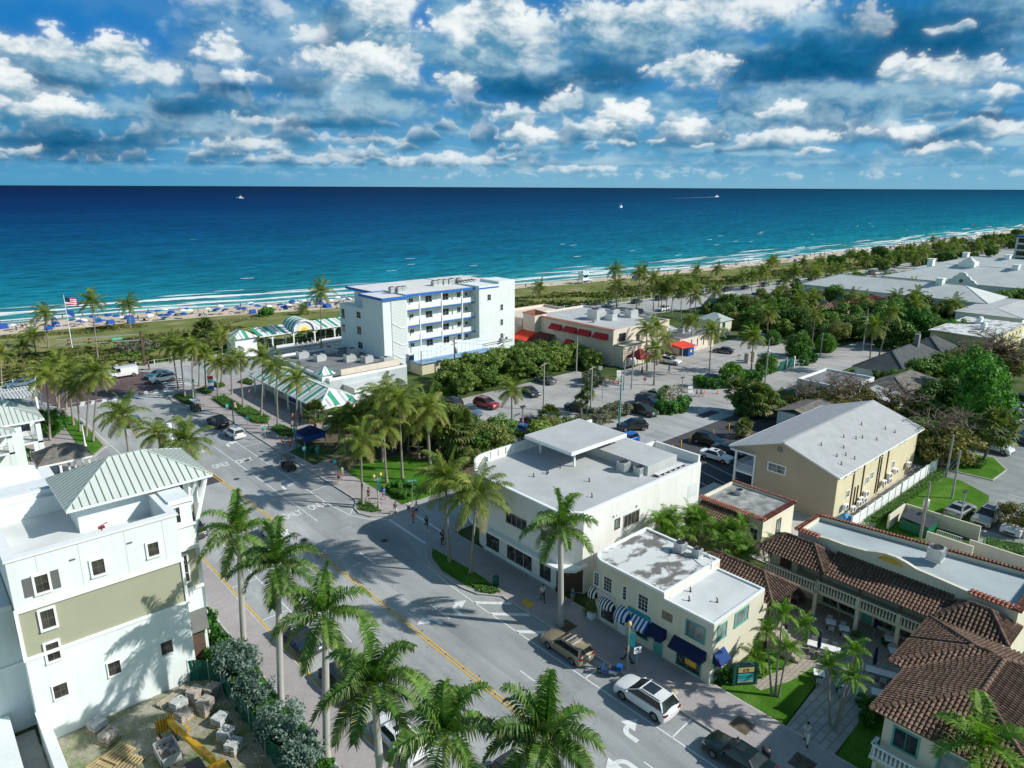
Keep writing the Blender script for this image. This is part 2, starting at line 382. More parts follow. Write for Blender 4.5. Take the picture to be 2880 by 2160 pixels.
m_dune=grass('dune_cover',(.10,.15,.03),(.20,.21,.075),(.40,.34,.20),.10)
m_yard=grass('yard_dirt',(.10,.17,.03),(.30,.29,.22),(.44,.41,.35),.45)
m_mulch=M('mulch',(.13,.105,.075),.95,.4,2,bump=.6,spec=.1)
m_sand=M('beach_sand',(.60,.50,.38),.95,.12,.12,spec=.1,fine=.2)
def S(x):
 T=[(-4000,300),(-300,243),(0,237),(22,233),(50,229),(75,224),(96,217),(140,209),(180,203),(235,195),(300,190),(420,188),(550,186),(836,187),(1500,195),(4000,260),(60000,2500)]
 if x<=T[0][0]:return T[0][1]
 for(a,ya),(b,yb)in zip(T,T[1:]):
  if x<=b:
   return ya+(yb-ya)*(x-a)/(b-a)
 return T[-1][1]
def TL(T):
 def f(x):
  if x<=T[0][0]:return T[0][1]
  for(a,ya),(b,yb)in zip(T,T[1:]):
   if x<=b:return ya+(yb-ya)*(x-a)/(b-a)
  return T[-1][1]
 return f
BW=TL([(-4000,16),(110,16),(150,9),(290,8.5),(340,12),(4000,13)])
RC=TL([(-900,152),(-50,149),(20,148),(60,148),(105,146),(180,139),(250,132.5),(330,127),(420,125),(836,122),(2600,150)])
DL=lambda x:RC(x)+12.5
def grid(name,xs,ys_fn,zs,mat,kind='structure',smooth=True,attr=None):
 b=B();nx=len(xs);ny=len(zs)
 vs=[(x,ys_fn(x,j),zs[j](x)if callable(zs[j])else zs[j])for x in xs for j in range(ny)]
 fs=[(i*ny+j,(i+1)*ny+j,(i+1)*ny+j+1,i*ny+j+1)for i in range(nx-1)for j in range(ny-1)]
 b.add(vs,fs,smooth);o=b.build(name,mat,kind=kind)
 if attr:
  at=o.data.attributes.new('off','FLOAT','POINT')
  at.data.foreach_set('value',[attr[j]for x in xs for j in range(ny)])
 return o
XS=[-60000,-20000,-6000,-2500,-1000,-400,-200,-100,-50,-25]+list(range(0,330,12))+[340,380,420,480,550,640,740,836,1000,1300,1800,2500,4000,8000,20000,60000]
grid('ground',XS,lambda x,j:[-60000,-3000,-300,60,DL(x)if abs(x)<2600 else S(x)-60][j],[-.06]*5,m_ground)
def hump(a):
 return lambda x:a+.7*noise.noise(Vector((x*.03,a*7,0)))
grid('dunes',XS,lambda x,j:(lambda a,e:[a,a+(e-a)*.12,a+(e-a)*.35,a+(e-a)*.6,a+(e-a)*.85,e][j])(DL(x)if abs(x)<2600 else S(x)-60,S(x)-BW(x)),[-.06,.1,hump(.5),hump(1.1),hump(.9),.25],m_dune)
grid('beach',XS,lambda x,j:S(x)+[-BW(x),-BW(x)*.8,-4,3,12][j],[.25,.18,.02,-.22,-.8],m_sand)
offs=[-2,2,5,9,14,20,28,38,50,65,85,110,150,220,340,520,800,1300,2200,4000,8000,20000,90000]
XO=sorted(set(XS+list(range(-40,340,6))))
def ocean_mat():
 m,nt,p=new_mat('ocean_water')
 at=nn(nt,'ShaderNodeAttribute',attribute_name='off').outputs['Fac']
 v=nn(nt,'ShaderNodeNewGeometry').outputs['Position']
 lg=mathn(nt,'DIVIDE',mathn(nt,'LOGARITHM',mathn(nt,'MAXIMUM',at,1.),10.),5.)
 mpb=nn(nt,'ShaderNodeMapping',inp={0:v});mpb.inputs['Scale'].default_value=(.004,.016,1)
 patch=noiset(nt,mpb.outputs[0],1.0,5,.6).outputs[0]
 t=mathn(nt,'ADD',lg,mathn(nt,'MULTIPLY_ADD',patch,.10,-.05))
 c=ramp(nt,t,[(.0,(.27,.34,.27)),(.14,(.13,.29,.27)),(.24,(.03,.25,.27)),(.36,(.008,.185,.265)),(.45,(.004,.115,.215)),(.54,(.002,.062,.165)),(.62,(.001,.030,.115)),(.72,(.001,.016,.075)),(.85,(.002,.013,.05)),(1,(.003,.02,.06))])
 sx=nn(nt,'ShaderNodeSeparateXYZ',inp={0:v})
 side=nn(nt,'ShaderNodeMapRange',inp={0:mathn(nt,'DIVIDE',sx.outputs[0],mathn(nt,'ADD',sx.outputs[1],1.)),1:.1,2:2.6}).outputs[0]
 c=mixc(nt,mathn(nt,'MULTIPLY',side,.55),c,mixc(nt,.5,c,(.003,.16,.20)))
 mpw=nn(nt,'ShaderNodeMapping',inp={0:v});mpw.inputs['Scale'].default_value=(.10,.34,1)
 w1=noiset(nt,mpw.outputs[0],1.0,7,.7).outputs[0]
 c=mixc(nt,.95,c,mixc(nt,nn(nt,'ShaderNodeMapRange',inp={0:w1,1:.33,2:.67}).outputs[0],(.22,)*3,(.78,)*3),'OVERLAY')
 mpl=nn(nt,'ShaderNodeMapping',inp={0:v});mpl.inputs['Scale'].default_value=(.012,.05,1)
 w3=noiset(nt,mpl.outputs[0],1.0,4,.6).outputs[0]
 c=mixc(nt,.35,c,mixc(nt,nn(nt,'ShaderNodeMapRange',inp={0:w3,1:.25,2:.75}).outputs[0],(.2,)*3,(.8,)*3),'OVERLAY')
 mpf=nn(nt,'ShaderNodeMapping',inp={0:v});mpf.inputs['Scale'].default_value=(.013,.03,1)
 wob=noiset(nt,mpf.outputs[0],1.0,3,.5).outputs[0]
 yy=mathn(nt,'ADD',at,mathn(nt,'MULTIPLY_ADD',wob,34.,-17.))
 mpg=nn(nt,'ShaderNodeMapping',inp={0:v});mpg.inputs['Scale'].default_value=(.022,.05,1)
 gate=noiset(nt,mpg.outputs[0],1.0,2,.5).outputs[0]
 lace=noiset(nt,v,.55,6,.75).outputs[0]
 wvar=nn(nt,'ShaderNodeMapRange',inp={0:noiset(nt,nn(nt,'ShaderNodeMapping',inp={0:v,3:(.03,.03,1)}).outputs[0],1.0,3,.6).outputs[0],1:.3,2:.7,3:.35,4:1.7}).outputs[0]
 foam=None
 for cc_,wd,g0 in((2.0,2.0,.15),(9,2.2,.36),(18,3.2,.39),(28,3.6,.43),(40,2.2,.53)):
  d=mathn(nt,'ABSOLUTE',mathn(nt,'SUBTRACT',yy,cc_))
  b_=nn(nt,'ShaderNodeMapRange',interpolation_type='SMOOTHSTEP',inp={0:d,1:mathn(nt,'MULTIPLY',wvar,wd),2:.2,3:0.,4:1.}).outputs[0]
  gt=nn(nt,'ShaderNodeMapRange',inp={0:gate,1:g0,2:g0+.1}).outputs[0]
  b_=mathn(nt,'MULTIPLY',b_,gt)
  foam=b_ if foam is None else mathn(nt,'MAXIMUM',foam,b_)
 zone=ramp(nt,mathn(nt,'MULTIPLY',at,1/50.,clamp=True),[(0,(.55,)*3),(.25,(.42,)*3),(.5,(.3,)*3),(.75,(0,)*3),(1,(0,)*3)])
 thin=mathn(nt,'MULTIPLY',nn(nt,'ShaderNodeMapRange',inp={0:lace,1:.56,2:.70}).outputs[0],zone)
 foam=mathn(nt,'MULTIPLY',foam,nn(nt,'ShaderNodeMapRange',inp={0:lace,1:.30,2:.52,3:.25}).outputs[0])
 foam=mathn(nt,'MAXIMUM',foam,thin)
 mpc=nn(nt,'ShaderNodeMapping',inp={0:v});mpc.inputs['Scale'].default_value=(.05,.16,1)
 wc=noiset(nt,mpc.outputs[0],1.0,5,.6).outputs[0]
 foam=mathn(nt,'MAXIMUM',foam,mathn(nt,'MULTIPLY',nn(nt,'ShaderNodeMapRange',inp={0:wc,1:.735,2:.77}).outputs[0],.6))
 c=mixc(nt,foam,c,(.82,.86,.86))
 bn=nn(nt,'ShaderNodeBump',inp={'Strength':.8,'Distance':1.0,'Height':w1})
 df=nn(nt,'ShaderNodeBsdfDiffuse');L(nt,c,df.inputs[0]);L(nt,bn.outputs[0],df.inputs['Normal'])
 gs=nn(nt,'ShaderNodeBsdfGlossy');gs.inputs['Roughness'].default_value=.35;L(nt,bn.outputs[0],gs.inputs['Normal'])
 mx=nn(nt,'ShaderNodeMixShader',inp={0:.03});L(nt,df.outputs[0],mx.inputs[1]);L(nt,gs.outputs[0],mx.inputs[2])
 nt.nodes.remove(p);L(nt,mx.outputs[0],[n for n in nt.nodes if n.type=='OUTPUT_MATERIAL'][0].inputs[0])
 return m
grid('ocean_water',XO,lambda x,j:S(x)+offs[j],[-.30]*len(offs),ocean_mat(),attr=offs)
rg=random.Random(12);b=B();WV=[(67,30,52,5.2),(88,32,48,4.4),(104,19,64,3.2),(70,17,46,2.8),(34,26,36,4.0),(28,12,34,2.4),(52,10,44,2.0),(12,22,32,4.0),(8,10,28,2.8),(90,9,60,1.6),(112,34,18,1.6),(95,45,10,1.0),(130,28,26,2.0)]
for k in range(70):
 x=150+rg.random()**1.3*760;WV.append((x,rg.choice((6,9,14,20,24,30,36))+rg.uniform(-2,2),rg.uniform(10,46),rg.uniform(.9,2.6)))
for k in range(26):WV.append((rg.uniform(60,900),rg.uniform(45,150),rg.uniform(4,9),rg.uniform(.5,1.0)))
for xc,of,ln,wd in WV:
 n_=max(6,int(ln/1.6));ph=rg.random()*50;top=[];bot_=[]
 for i in range(n_+1):
  u=i/n_;x=xc+(u-.5)*ln;tp=math.sin(math.pi*u)**.6;y=S(x)+of+2.2*noise.noise(Vector((x*.05,ph,0)));w=wd*tp*(.55+.7*abs(noise.noise(Vector((x*.35,ph,2)))))
  top.append((x,y+w*.35,-.18));bot_.append((x+rg.uniform(-.2,.2),y-w*(.5+.8*abs(noise.noise(Vector((x*.6,ph,5))))),-.24))
 b.add(top+bot_,[(i,n_+1+i,n_+2+i,i+1)for i in range(n_)])
b.build('breaking_waves',M('surf_foam',(.78,.82,.82),.9,.12,.8,bump=.5,bscale=3),kind='structure')
def sheet(name,pts,z,mat,kind='structure'):
 return B().sheet(pts,z).build(name,mat,kind=kind)
def rect(x0,x1,y0,y1):return[(x0,y0),(x1,y0),(x1,y1),(x0,y1)]
def arc(cx,cy,r,a0,a1,n=8):
 return[(cx+r*math.cos(R(a0+(a1-a0)*i/n)),cy+r*math.sin(R(a0+(a1-a0)*i/n)))for i in range(n+1)]
sheet('main_street',rect(15.5,42.5,-60,137.2),-.012,m_road)
def strip(name,xs,lo,hi,z,mat):
 b=B()
 for a,c in zip(xs,xs[1:]):b.add([(a,RC(a)+lo,z),(c,RC(c)+lo,z),(c,RC(c)+hi,z),(a,RC(a)+hi,z)],[(0,1,2,3)])
 return b.build(name,mat,kind='structure')
XB=[-900,-300,-50,20,60,105,130,155,180,215,250,290,330,420,550,836,1500,2600]
strip('ocean_boulevard',XB,-10.8,8.5,-.012,m_road)
strip('pavement',XB[4:],8.5,11.2,.09,m_conc)
strip('double_yellow_line',XB[4:],-.25,-.13,.0,m_yel);strip('double_yellow_line',XB[4:],.05,.17,.0,m_yel)
strip('lane_lines',XB[4:],5.6,5.72,.0,m_paint)
sheet('brick_intersection',[(19,137.5),(39.5,137.5),(41.2,149.5),(36.5,155.4),(24,157),(17.6,157),(17,146)],-.006,m_brickroad)
sheet('side_street',rect(42.5,112,57,72),-.008,m_road)
sheet('driveway',[(104,66),(112,62),(124,62),(140,66),(160,78),(172,92),(160,93),(128,92),(112,91),(104,86)],-.004,m_lot)
sheet('parking_lot',rect(60,105,72,97),-.016,m_lot)
sheet('back_lane',[(124,60.5),(170,60.5),(190,64),(190,70),(150,72),(132,68)],-.006,m_lot)
sheet('new_parking_lot',rect(62.3,108,38,59.2),.0,m_dark)
sheet('south_parking_lot',rect(84,190,-30,27.5),-.02,m_lot2)
sheet('service_yard',rect(70,103,24,33),-.03,m_conc)
KH=.13
def raised(name,pts,mat,z1=KH,kerb=True,kw=.16):
 o=B().prism(pts,-.05,z1).build(name,mat,kind='structure')
 if kerb:
  b=B();n=len(pts)
  for i in range(n):
   a,c_=pts[i],pts[(i+1)%n]
   if math.dist(a,c_)>.02:b.bar((a[0],a[1],z1-.05),(c_[0],c_[1],z1-.05),kw,.112)
  b.build('kerb',m_kerb,kind='structure')
 return o
raised('pavement',[(38.1,-60),(38.1,43.7),(37.6,44.4),(36.6,45.6),(36.15,47.5),(36.05,51.5),(36.6,54.0),(37.9,56.0),(39.5,57.0),(42.3,57.0),(42.3,-60)],m_walk)
raised('pavement',[(37.2,69.6),(36.9,68.0),(37.5,66.3),(38.8,65.4),(44,65.4),(44,137),(36.2,137),(35.1,133),(34.7,128.4),(35.6,124.5),(37.2,119.6),(38.4,116.5),(38.5,72),(38.2,70.9)],m_walk)
sheet('plaza',rect(43.9,56,97,137),KH-.012,m_walk)
raised('pavement',[(16.75,-60),(19.35,-60),(19.35,104),(16.75,104)],m_walk)
raised('pavement',[(13,104.2),(17.5,104.2),(17.9,108.5),(20.3,112),(20.4,121),(19.7,134),(18.4,136.6),(8,137),(8,112)],m_walk)
raised('pavement',[(-300,157.4),(37,157.4),(42,155),(60,155.6),(60,160.4),(-300,160.5)],m_conc)
sheet('slab_path',[(42.3,14.4),(42.3,17.9),(50.5,18.6),(54,18.6),(54,15.0)],.10,m_slab)
raised('patio',rect(50.2,59.3,9.5,28),m_patio,.09,False)
raised('pavement',rect(62.3,76.2,28.5,45.5),m_conc,.05,False)
sheet('rear_walk',rect(66.5,80,8,24.5),.01,m_conc)
def lawn(pts,z=.11,mat=None):return B().prism(pts,-.04,z).build('lawn',mat or m_grass,kind='structure')
lawn([(42.45,18.0),(42.45,23.2),(43.4,23.6),(50.1,22.8),(50.1,18.75)])
lawn([(42.45,10),(42.45,14.3),(50.1,14.9),(50.1,10.0)])
lawn([(36.6,47.1),(36.5,51.2),(37.3,53.9),(38.4,55.4),(38.6,52),(38.75,47.8),(38.5,44.5),(37.8,44.8)],.17)
lawn([(41.9,66.5),(41.9,80),(46,82),(50.5,80),(53,72),(52,66.5)],.16)
lawn([(41.9,80.1),(41.9,96),(62,97),(62,66.3),(52.1,66.3),(53.1,72),(50.6,80.1),(46,82.1)],.14,m_mulch)
lawn([(39.7,85),(39.3,92),(43.6,93.5),(44.4,86.5)],.17,m_ground)
lawn([(17.0,108.5),(18.0,109.3),(19.9,112.2),(20.0,121),(19.4,131),(17.6,131)],.19)
lawn([(79,19.6),(79,26.5),(101,27),(101.2,24.2),(98.5,20.4),(92,18.8)],.05)
raised('lawn',[(104.5,21.6),(104,26.6),(113,27),(114,24),(110,21.4)],m_grass,.1)
lawn([(-300,160.6),(-300,166),(58,164),(58,160.6)],.10)
lawn([(-12,40),(-12,51),(13.4,51),(15.6,46),(16.7,36),(16.7,20),(-12,20)],.03,m_yard)
lawn([(14.4,36),(14.4,55),(16.6,55),(16.6,20),(15.5,20)],.09,m_grass)
sheet('path',[(50.4,19.6),(50.4,20.8),(47.6,21.2),(44.6,22.0),(44.4,21.0),(47.2,20.0)],.118,m_patio)
m_road2=asphalt('lane_asphalt',(.345,.36,.365),.9,.4)
sheet('road_lane',[(31.45,-60),(38.2,-60),(38.2,43),(36.2,46),(35.9,53),(37,57),(38.4,62),(37,66),(36.4,70),(38.2,72),(38.2,112),(34.6,120),(31.0,118)],-.006,m_road2)
for k_,r_ in enumerate(((24.5,27.6,57,60.5),(33,34.6,60.5,66),(22.6,24,36,39.5),(30.2,31.3,12,17),(25,28.4,88,91),(32.6,34.9,108,111.5),(84,87,60,63),(98,103,61.5,63.2),(72,76,82,88))):sheet('road_patch',rect(*r_),-.001 if k_<6 else.001,[m_road2,m_dark,m_road][k_%3]if k_ not in(1,5)else m_road)
def marks(name,rects,mat,z=.004):
 b=B()
 for r_ in rects:b.sheet(r_,z)
 return b.build(name,mat,kind='structure')
def line(x0,y0,x1,y1,w=.11):
 d=Vector((x1-x0,y1-y0)).normalized();n=Vector((-d.y,d.x))*w/2
 return[(x0+n.x,y0+n.y),(x0-n.x,y0-n.y),(x1-n.x,y1-n.y),(x1+n.x,y1+n.y)]
def interp(T,y):
 for(a,xa),(b,xb)in zip(T,T[1:]):
  if y<=b:return xa+(xb-xa)*(y-a)/(b-a)
 return T[-1][1]
yel=[]
for dx in(-.15,.15):
 yel+=[line(29.05+dx,-40,29.05+dx,66,.12)]
 yel+=[line(28.75+dx,70,28.3+dx,88,.12),line(28.3+dx,88,27.2+dx,117,.12)]
yel+=[line(19.62,20,19.62,72,.14)]
marks('double_yellow_line',yel,m_yel)
wl=[line(35.5,-40,35.5,43.8),line(35.5,43.8,35.62,49,.11),line(35.6,49,36.1,52.8),line(35.45,72,35.2,104),line(35.2,104,34.6,118),line(35.45,72,35.9,68.3),line(35.9,68.3,37,65.9),line(37,65.9,38.6,64.5),line(22.2,20,22.2,104),line(20.3,131,20.6,119),line(20.6,119,21,106),
  line(32.35,69.4,32.1,100),line(32.1,100,31.6,117)]
for y in(-20,-10.6,-1.2,8.2,19.6,31.9,44.2,56.8):wl.append(line(32.3,y,32.3,y+3.05))
for y in(35,47,60,73,86):wl.append(line(24.1,y,24.1,y+3))
wl+=[line(24.2,115,24.1,118.3),line(23.75,127.6,23.5,131)]
for y in(22.7,30.9,-1,7,14.8):wl.append(line(35.5,y,38.0,y+.15))
for y in(38.7,42.2,44.6):wl.append(line(35.5,y+.2,38.1,y-2.3,.42))
for y in(77.5,84.5,91.5,98.5,105.5):wl.append(line(35.4,y,38.3,y+.3))
wl.append(line(35.9,68.4,38.5,71.3))
for y in(27,34,41,48,55,62):wl.append(line(19.5,y,22.2,y,.1))
wl+=[line(38.7,64.4,38.6,57,.3),line(41.7,64.4,41.5,57.6,.3)]
for i in range(1,7):pass
marks('lane_lines',wl,m_paint)
cw=[]
for i in range(9):
 x=21.6+i*1.72;cw.append([(x,136.6),(x+.75,136.6),(x+1.5,139.3),(x+.75,139.3)])
cw+=[line(20,136.4,36.4,135.3,.2),line(20.6,139.6,36.2,138,.2)]
for i in range(7):
 y=139.6+i*1.75;cw.append([(37.1+.1*i,y),(37.1+.1*i,y+.8),(40.6,y-.9),(40.6,y-1.7)])
cw+=[line(36.9,138.5,37.3,153,.2),line(40.8,137,41.2,150,.2)]
marks('crosswalk',cw,m_paint,.006)
def arrow(cx,cy,ang,side,s=1.0):
 "turn arrow: stem, bend and head, lying in the xy plane"
 pts=[]
 outer=[(.0,-1.2),(.0,-.4)]+[(.85-.85*math.cos(R(a)),-.4+.85*math.sin(R(a)))for a in range(15,91,15)]
 inner=[(.85-.45*math.cos(R(a)),-.4+.45*math.sin(R(a)))for a in range(90,14,-15)]+[(.4,-.4),(.4,-1.2)]
 head=[(.85,.95),(2.0,.25),(.85,-.45)]
 P_=outer+head+inner
 ca,sa=math.cos(ang),math.sin(ang)
 return[(cx+s*(side*x*ca-y*sa),cy+s*(side*x*sa+y*ca))for x,y in P_]
ab=B()
for a in(arrow(33.3,45.3,0,1,.95),arrow(31.5,45.2,0,-1,.95),arrow(33.2,25.2,0,1,.95),arrow(31.6,23.6,0,-1,.95),arrow(33.2,81.2,0,1,.95),arrow(31.5,80.6,0,-1,.95),arrow(33.6,101.2,0,1,.95),arrow(31.0,100.6,0,-1,.95),arrow(31.2,22.0,0,-1,.8)):
 ab.sheet(a,.006)
ab.build('turn_arrows',m_paint,kind='structure')
for i,(x,y,sz)in enumerate(((30.9,72.9,2.1),(34.2,73.1,2.1),(30.2,93.6,2.1),(33.3,93.2,2.1))):
 o=text_obj('lane_lettering','ONLY',sz,m_paint,None,(x,y,.007),(0,0,0),ext=0,sx=.48,bold=.055);tag(o,kind='structure');o.scale=(.40,1.0,1)
lots=[]
for i in range(9):
 x=66+i*2.75
 if x<104:lots.append(line(x,44.2,x+1.6,50.2,.1))
for i in range(12):lots.append(line(62+i*2.7,72.3,63.6+i*2.7,67.5,.1))
for i in range(8):lots.append(line(62+i*2.7,92,62+i*2.7,96.5,.1))
for i in range(7):lots.append(line(84.5+i*2.75,14.5,84.5+i*2.75,19,.1))
marks('parking_lines',lots,m_paint,.008)
sheet('tactile_pad',[(38.6,40.5),(38.6,41.75),(39.45,41.95),(39.45,40.8)],KH+.005,m_yel)
b=B()
for k_ in range(34):
 y_=-6+k_*2.1+(k_%3)*.3
 if y_<66:
  for dx in((-.42,.42)if k_%4==0 else(.02,)):b.lathe(29.05+dx,y_,[(.07,.008),(.05,.03),(.001,.03)],6)
b.build('road_stud',M('stud_black',(.03,.03,.032),.7,.1,3),kind='structure')
b=B()
for x,y in((35.6,60.4),(29.1,66.2),(33.6,93),(30,87.5)):b.lathe(x,y,[(.38,.010),(.36,.012),(0.001,.012)],16)
b.build('manhole_cover',M('cast_iron',(.06,.06,.065),.6,.2,3),kind='structure')
m_white=M('white_stucco',(.72,.77,.77),.8,.06,.3,streak=.15,spec=.25)
m_whitec=M('white_coping',(.78,.80,.80),.7,.06,.8,streak=.0)
m_siding=None
def siding_mat(name,col,sp=.16):
 m,nt,p=new_mat(name)
 v=nn(nt,'ShaderNodeNewGeometry').outputs['Position']
 z=nn(nt,'ShaderNodeSeparateXYZ',inp={0:v}).outputs[2]
 f=mathn(nt,'FRACT',mathn(nt,'DIVIDE',z,sp))
 k=nn(nt,'ShaderNodeMapRange',inp={0:f,1:.0,2:.16,3:.62,4:1.}).outputs[0]
 n1=noiset(nt,v,.7,4,.6).outputs[0]
 c=mixc(nt,n1,tuple(x*.92 for x in col),tuple(x*1.06 for x in col))
 c=mixc(nt,1.0,c,nn(nt,'ShaderNodeCombineXYZ',inp={0:k,1:k,2:k}).outputs[0],'MULTIPLY')
 L(nt,c,p.inputs['Base Color']);p.inputs['Roughness'].default_value=.7
 return m
m_siding=siding_mat('sage_siding',(.36,.37,.265))
m_cream=M('cream_stucco',(.60,.55,.40),.85,.07,.35,streak=.14,bump=.15,bscale=25)
m_creamw=M('pale_cream_stucco',(.66,.62,.50),.85,.07,.35,streak=.12,bump=.15,bscale=25)
m_store=M('store_stucco',(.74,.74,.72),.8,.06,.3,streak=.2)
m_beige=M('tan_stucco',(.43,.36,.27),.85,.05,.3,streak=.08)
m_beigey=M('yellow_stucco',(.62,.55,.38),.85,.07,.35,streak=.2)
m_pink=M('peach_stucco',(.68,.59,.50),.85,.06,.2,streak=.3)
m_roofg=M('grey_membrane',(.46,.47,.475),.85,.10,.35,fine=.25,spec=.2)
m_roofw=M('white_membrane',(.60,.62,.62),.8,.14,.3,fine=.25,spec=.25)
m_roofd=M('dark_membrane',(.20,.205,.215),.9,.22,.35,fine=.3,spec=.2)
m_blueroof=M('blue_grey_membrane',(.40,.45,.465),.8,.14,.3,fine=.25,spec=.25)
m_aged=M('aged_roof',(.22,.22,.21),.9,.45,.8,fine=.4,spec=.15,col2=(.46,.47,.46))
m_hroof=M('hotel_roof',(.66,.65,.62),.9,.10,.12,fine=.2)
m_shing=M('grey_shingle',(.40,.41,.42),.9,.09,.8,fine=.35,spec=.15)
m_dshing=M('dark_shingle',(.085,.095,.10),.9,.2,.5,fine=.3,spec=.15)
m_bshing=M('brown_shingle',(.17,.16,.145),.95,.4,1.2,fine=.5,spec=.1)
m_slate=M('pale_tile_roof',(.52,.55,.54),.75,.10,.2,fine=.2)
m_metalroof=M('seam_metal',(.54,.60,.555),.45,.06,.3,metal=.0,spec=.5)
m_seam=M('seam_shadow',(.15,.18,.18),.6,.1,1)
m_alum=M('aluminium',(.55,.57,.58),.45,.12,2,metal=.4,coord='obj')
m_dmetal=M('dark_metal',(.05,.05,.055),.5,.2,2,spec=.4)
m_trim=M('white_trim',(.78,.80,.80),.6,.04,1)
m_green=M('teal_trim',(.10,.38,.33),.6,.1,1)
m_wood=M('dark_wood',(.10,.065,.045),.8,.2,2)
m_pallet=M('pallet_wood',(.44,.34,.18),.9,.25,3,coord='obj')
m_blue=M('blue_paint',(.02,.14,.50),.6,.08,1)
m_red=M('red_canvas',(.48,.022,.03),.75,.10,.8)
m_redo=M('orange_canvas',(.68,.06,.03),.75,.10,.8)
m_dkred=M('maroon_canvas',(.22,.015,.025),.75,.10,.8)
m_navy=M('navy_canvas',(.007,.016,.065),.8,.15,2)
m_bcan=M('blue_canvas',(.012,.075,.32),.8,.1,2)
m_wcan=M('white_canvas',(.78,.79,.80),.8,.06,2)
m_bkcan=M('black_canvas',(.02,.02,.025),.8,.1,2)
m_teal=M('teal_sign',(.02,.30,.36),.6,.1,2)
m_sgreen=M('stripe_green',(.06,.34,.22),.6,.1,.8)
m_louver=M('grey_shutter',(.13,.135,.13),.6,.1,3)
m_greyaw=M('grey_awning',(.145,.15,.14),.6,.1,3)
def glass_mat(name,col,refl=.5):
 m,nt,p=new_mat(name)
 v=nn(nt,'ShaderNodeNewGeometry').outputs['Position']
 n1=noiset(nt,v,.9,3,.6).outputs[0]
 c=mixc(nt,nn(nt,'ShaderNodeMapRange',inp={0:n1,1:.35,2:.65}).outputs[0],tuple(x*.55 for x in col),tuple(x*1.7 for x in col))
 L(nt,c,p.inputs['Base Color']);p.inputs['Roughness'].default_value=.07;p.inputs['Specular IOR Level'].default_value=refl
 return m
m_glass=glass_mat('window_glass',(.030,.036,.04))
m_glassc=glass_mat('curtained_glass',(.17,.20,.20))
m_glassb=glass_mat('bronze_glass',(.045,.042,.036))
def shop_glass():
 m,nt,p=new_mat('shop_glass')
 v=nn(nt,'ShaderNodeNewGeometry').outputs['Position']
 n1=noiset(nt,v,2.3,3,.6).outputs[0]
 c=ramp(nt,n1,[(.3,(.015,.02,.02)),(.46,(.06,.035,.025)),(.55,(.02,.06,.075)),(.66,(.22,.16,.12)),(.75,(.05,.05,.05))])
 L(nt,c,p.inputs['Base Color']);p.inputs['Roughness'].default_value=.08;p.inputs['Specular IOR Level'].default_value=.5
 return m
m_shop=shop_glass()
def tile_mat(name,a,b,c_):
 m,nt,p=new_mat(name)
 rn=nn(nt,'ShaderNodeNewGeometry').outputs['Random Per Island']
 v=nn(nt,'ShaderNodeNewGeometry').outputs['Position']
 f=mathn(nt,'ADD',mathn(nt,'MULTIPLY',rn,.38),mathn(nt,'MULTIPLY',noiset(nt,v,.9,4,.6).outputs[0],.70))
 L(nt,ramp(nt,f,[(.15,a),(.5,b),(.9,c_)]),p.inputs['Base Color']);p.inputs['Roughness'].default_value=.8;p.inputs['Specular IOR Level'].default_value=.2
 return m
m_tile=tile_mat('barrel_tile',(.085,.055,.042),(.15,.095,.070),(.235,.155,.115))
m_tiler=tile_mat('red_tile',(.15,.055,.04),(.25,.095,.065),(.36,.17,.125))
def mapper(n,plane):
 if n=='-y':return lambda u,d,z:(u,plane-d,z)
 if n=='+y':return lambda u,d,z:(u,plane+d,z)
 if n=='-x':return lambda u,d,z:(plane-d,u,z)
 return lambda u,d,z:(plane+d,u,z)
def mbox(b,mp,u0,u1,d0,d1,z0,z1):
 p,q=mp(u0,d0,z0),mp(u1,d1,z1)
 return b.box(p[0],q[0],p[1],q[1],z0,z1)
def win(par,n,plane,u0,u1,z0,z1,fr=None,gl=None,grid=(2,2),fw=.09,shut=False,name='window',sill=True,shm=None,proud=.05,mm=None):
 fr=fr or m_trim;gl=gl or m_glass;mp=mapper(n,plane);b=B()
 if u0>u1:u0,u1=u1,u0
 mbox(b,mp,u0-fw,u1+fw,-.04,proud,z1,z1+fw);mbox(b,mp,u0-fw,u1+fw,-.04,proud+(.05 if sill else 0),z0-fw,z0)
 mbox(b,mp,u0-fw,u0,-.04,proud,z0,z1);mbox(b,mp,u1,u1+fw,-.04,proud,z0,z1)
 t=.013;bf=b;b=B()if mm else b
 for i in range(1,grid[0]):
  u=u0+(u1-u0)*i/grid[0];mbox(b,mp,u-t,u+t,-.03,.028,z0,z1)
 for i in range(1,grid[1]):
  z=z0+(z1-z0)*i/grid[1];mbox(b,mp,u0,u1,-.03,.024,z-t,z+t)
 f=bf.build(name,fr,par)
 if mm:b.build('mullion',mm,f)
 b=B();mbox(b,mp,u0,u1,-.06,.012,z0,z1);b.build('pane',gl,f)
 if shut:
  for s in(0,1):
   b=B();a=u0-fw-.5 if s==0 else u1+fw+.04
   mbox(b,mp,a,a+.46,-.02,.06,z0-.05,z1+.05);b.build('shutter',shm or m_louver,par)
 return f
def door(par,n,plane,u0,u1,z0,z1,mat,name='door',glassm=None):
 mp=mapper(n,plane);b=B();mbox(b,mp,u0,u1,-.05,.05,z0,z1);d=b.build(name,mat,par)
 b=B();mbox(b,mp,u1-.16,u1-.10,.05,.10,z0+.95,z0+1.1);h=b.build('handle',m_alum,d)
 if glassm:
  b=B();mbox(b,mp,u0+.15,u1-.22,.04,.06,z0+.9,z1-.2);h=b.build('pane',glassm,d)
 return d
def part(par,name,b,mat,label=None):return b.build(name,mat,par,**({'label':label}if label else{}))
def walls(pts,z0,z1):return B().prism(pts,z0,z1)
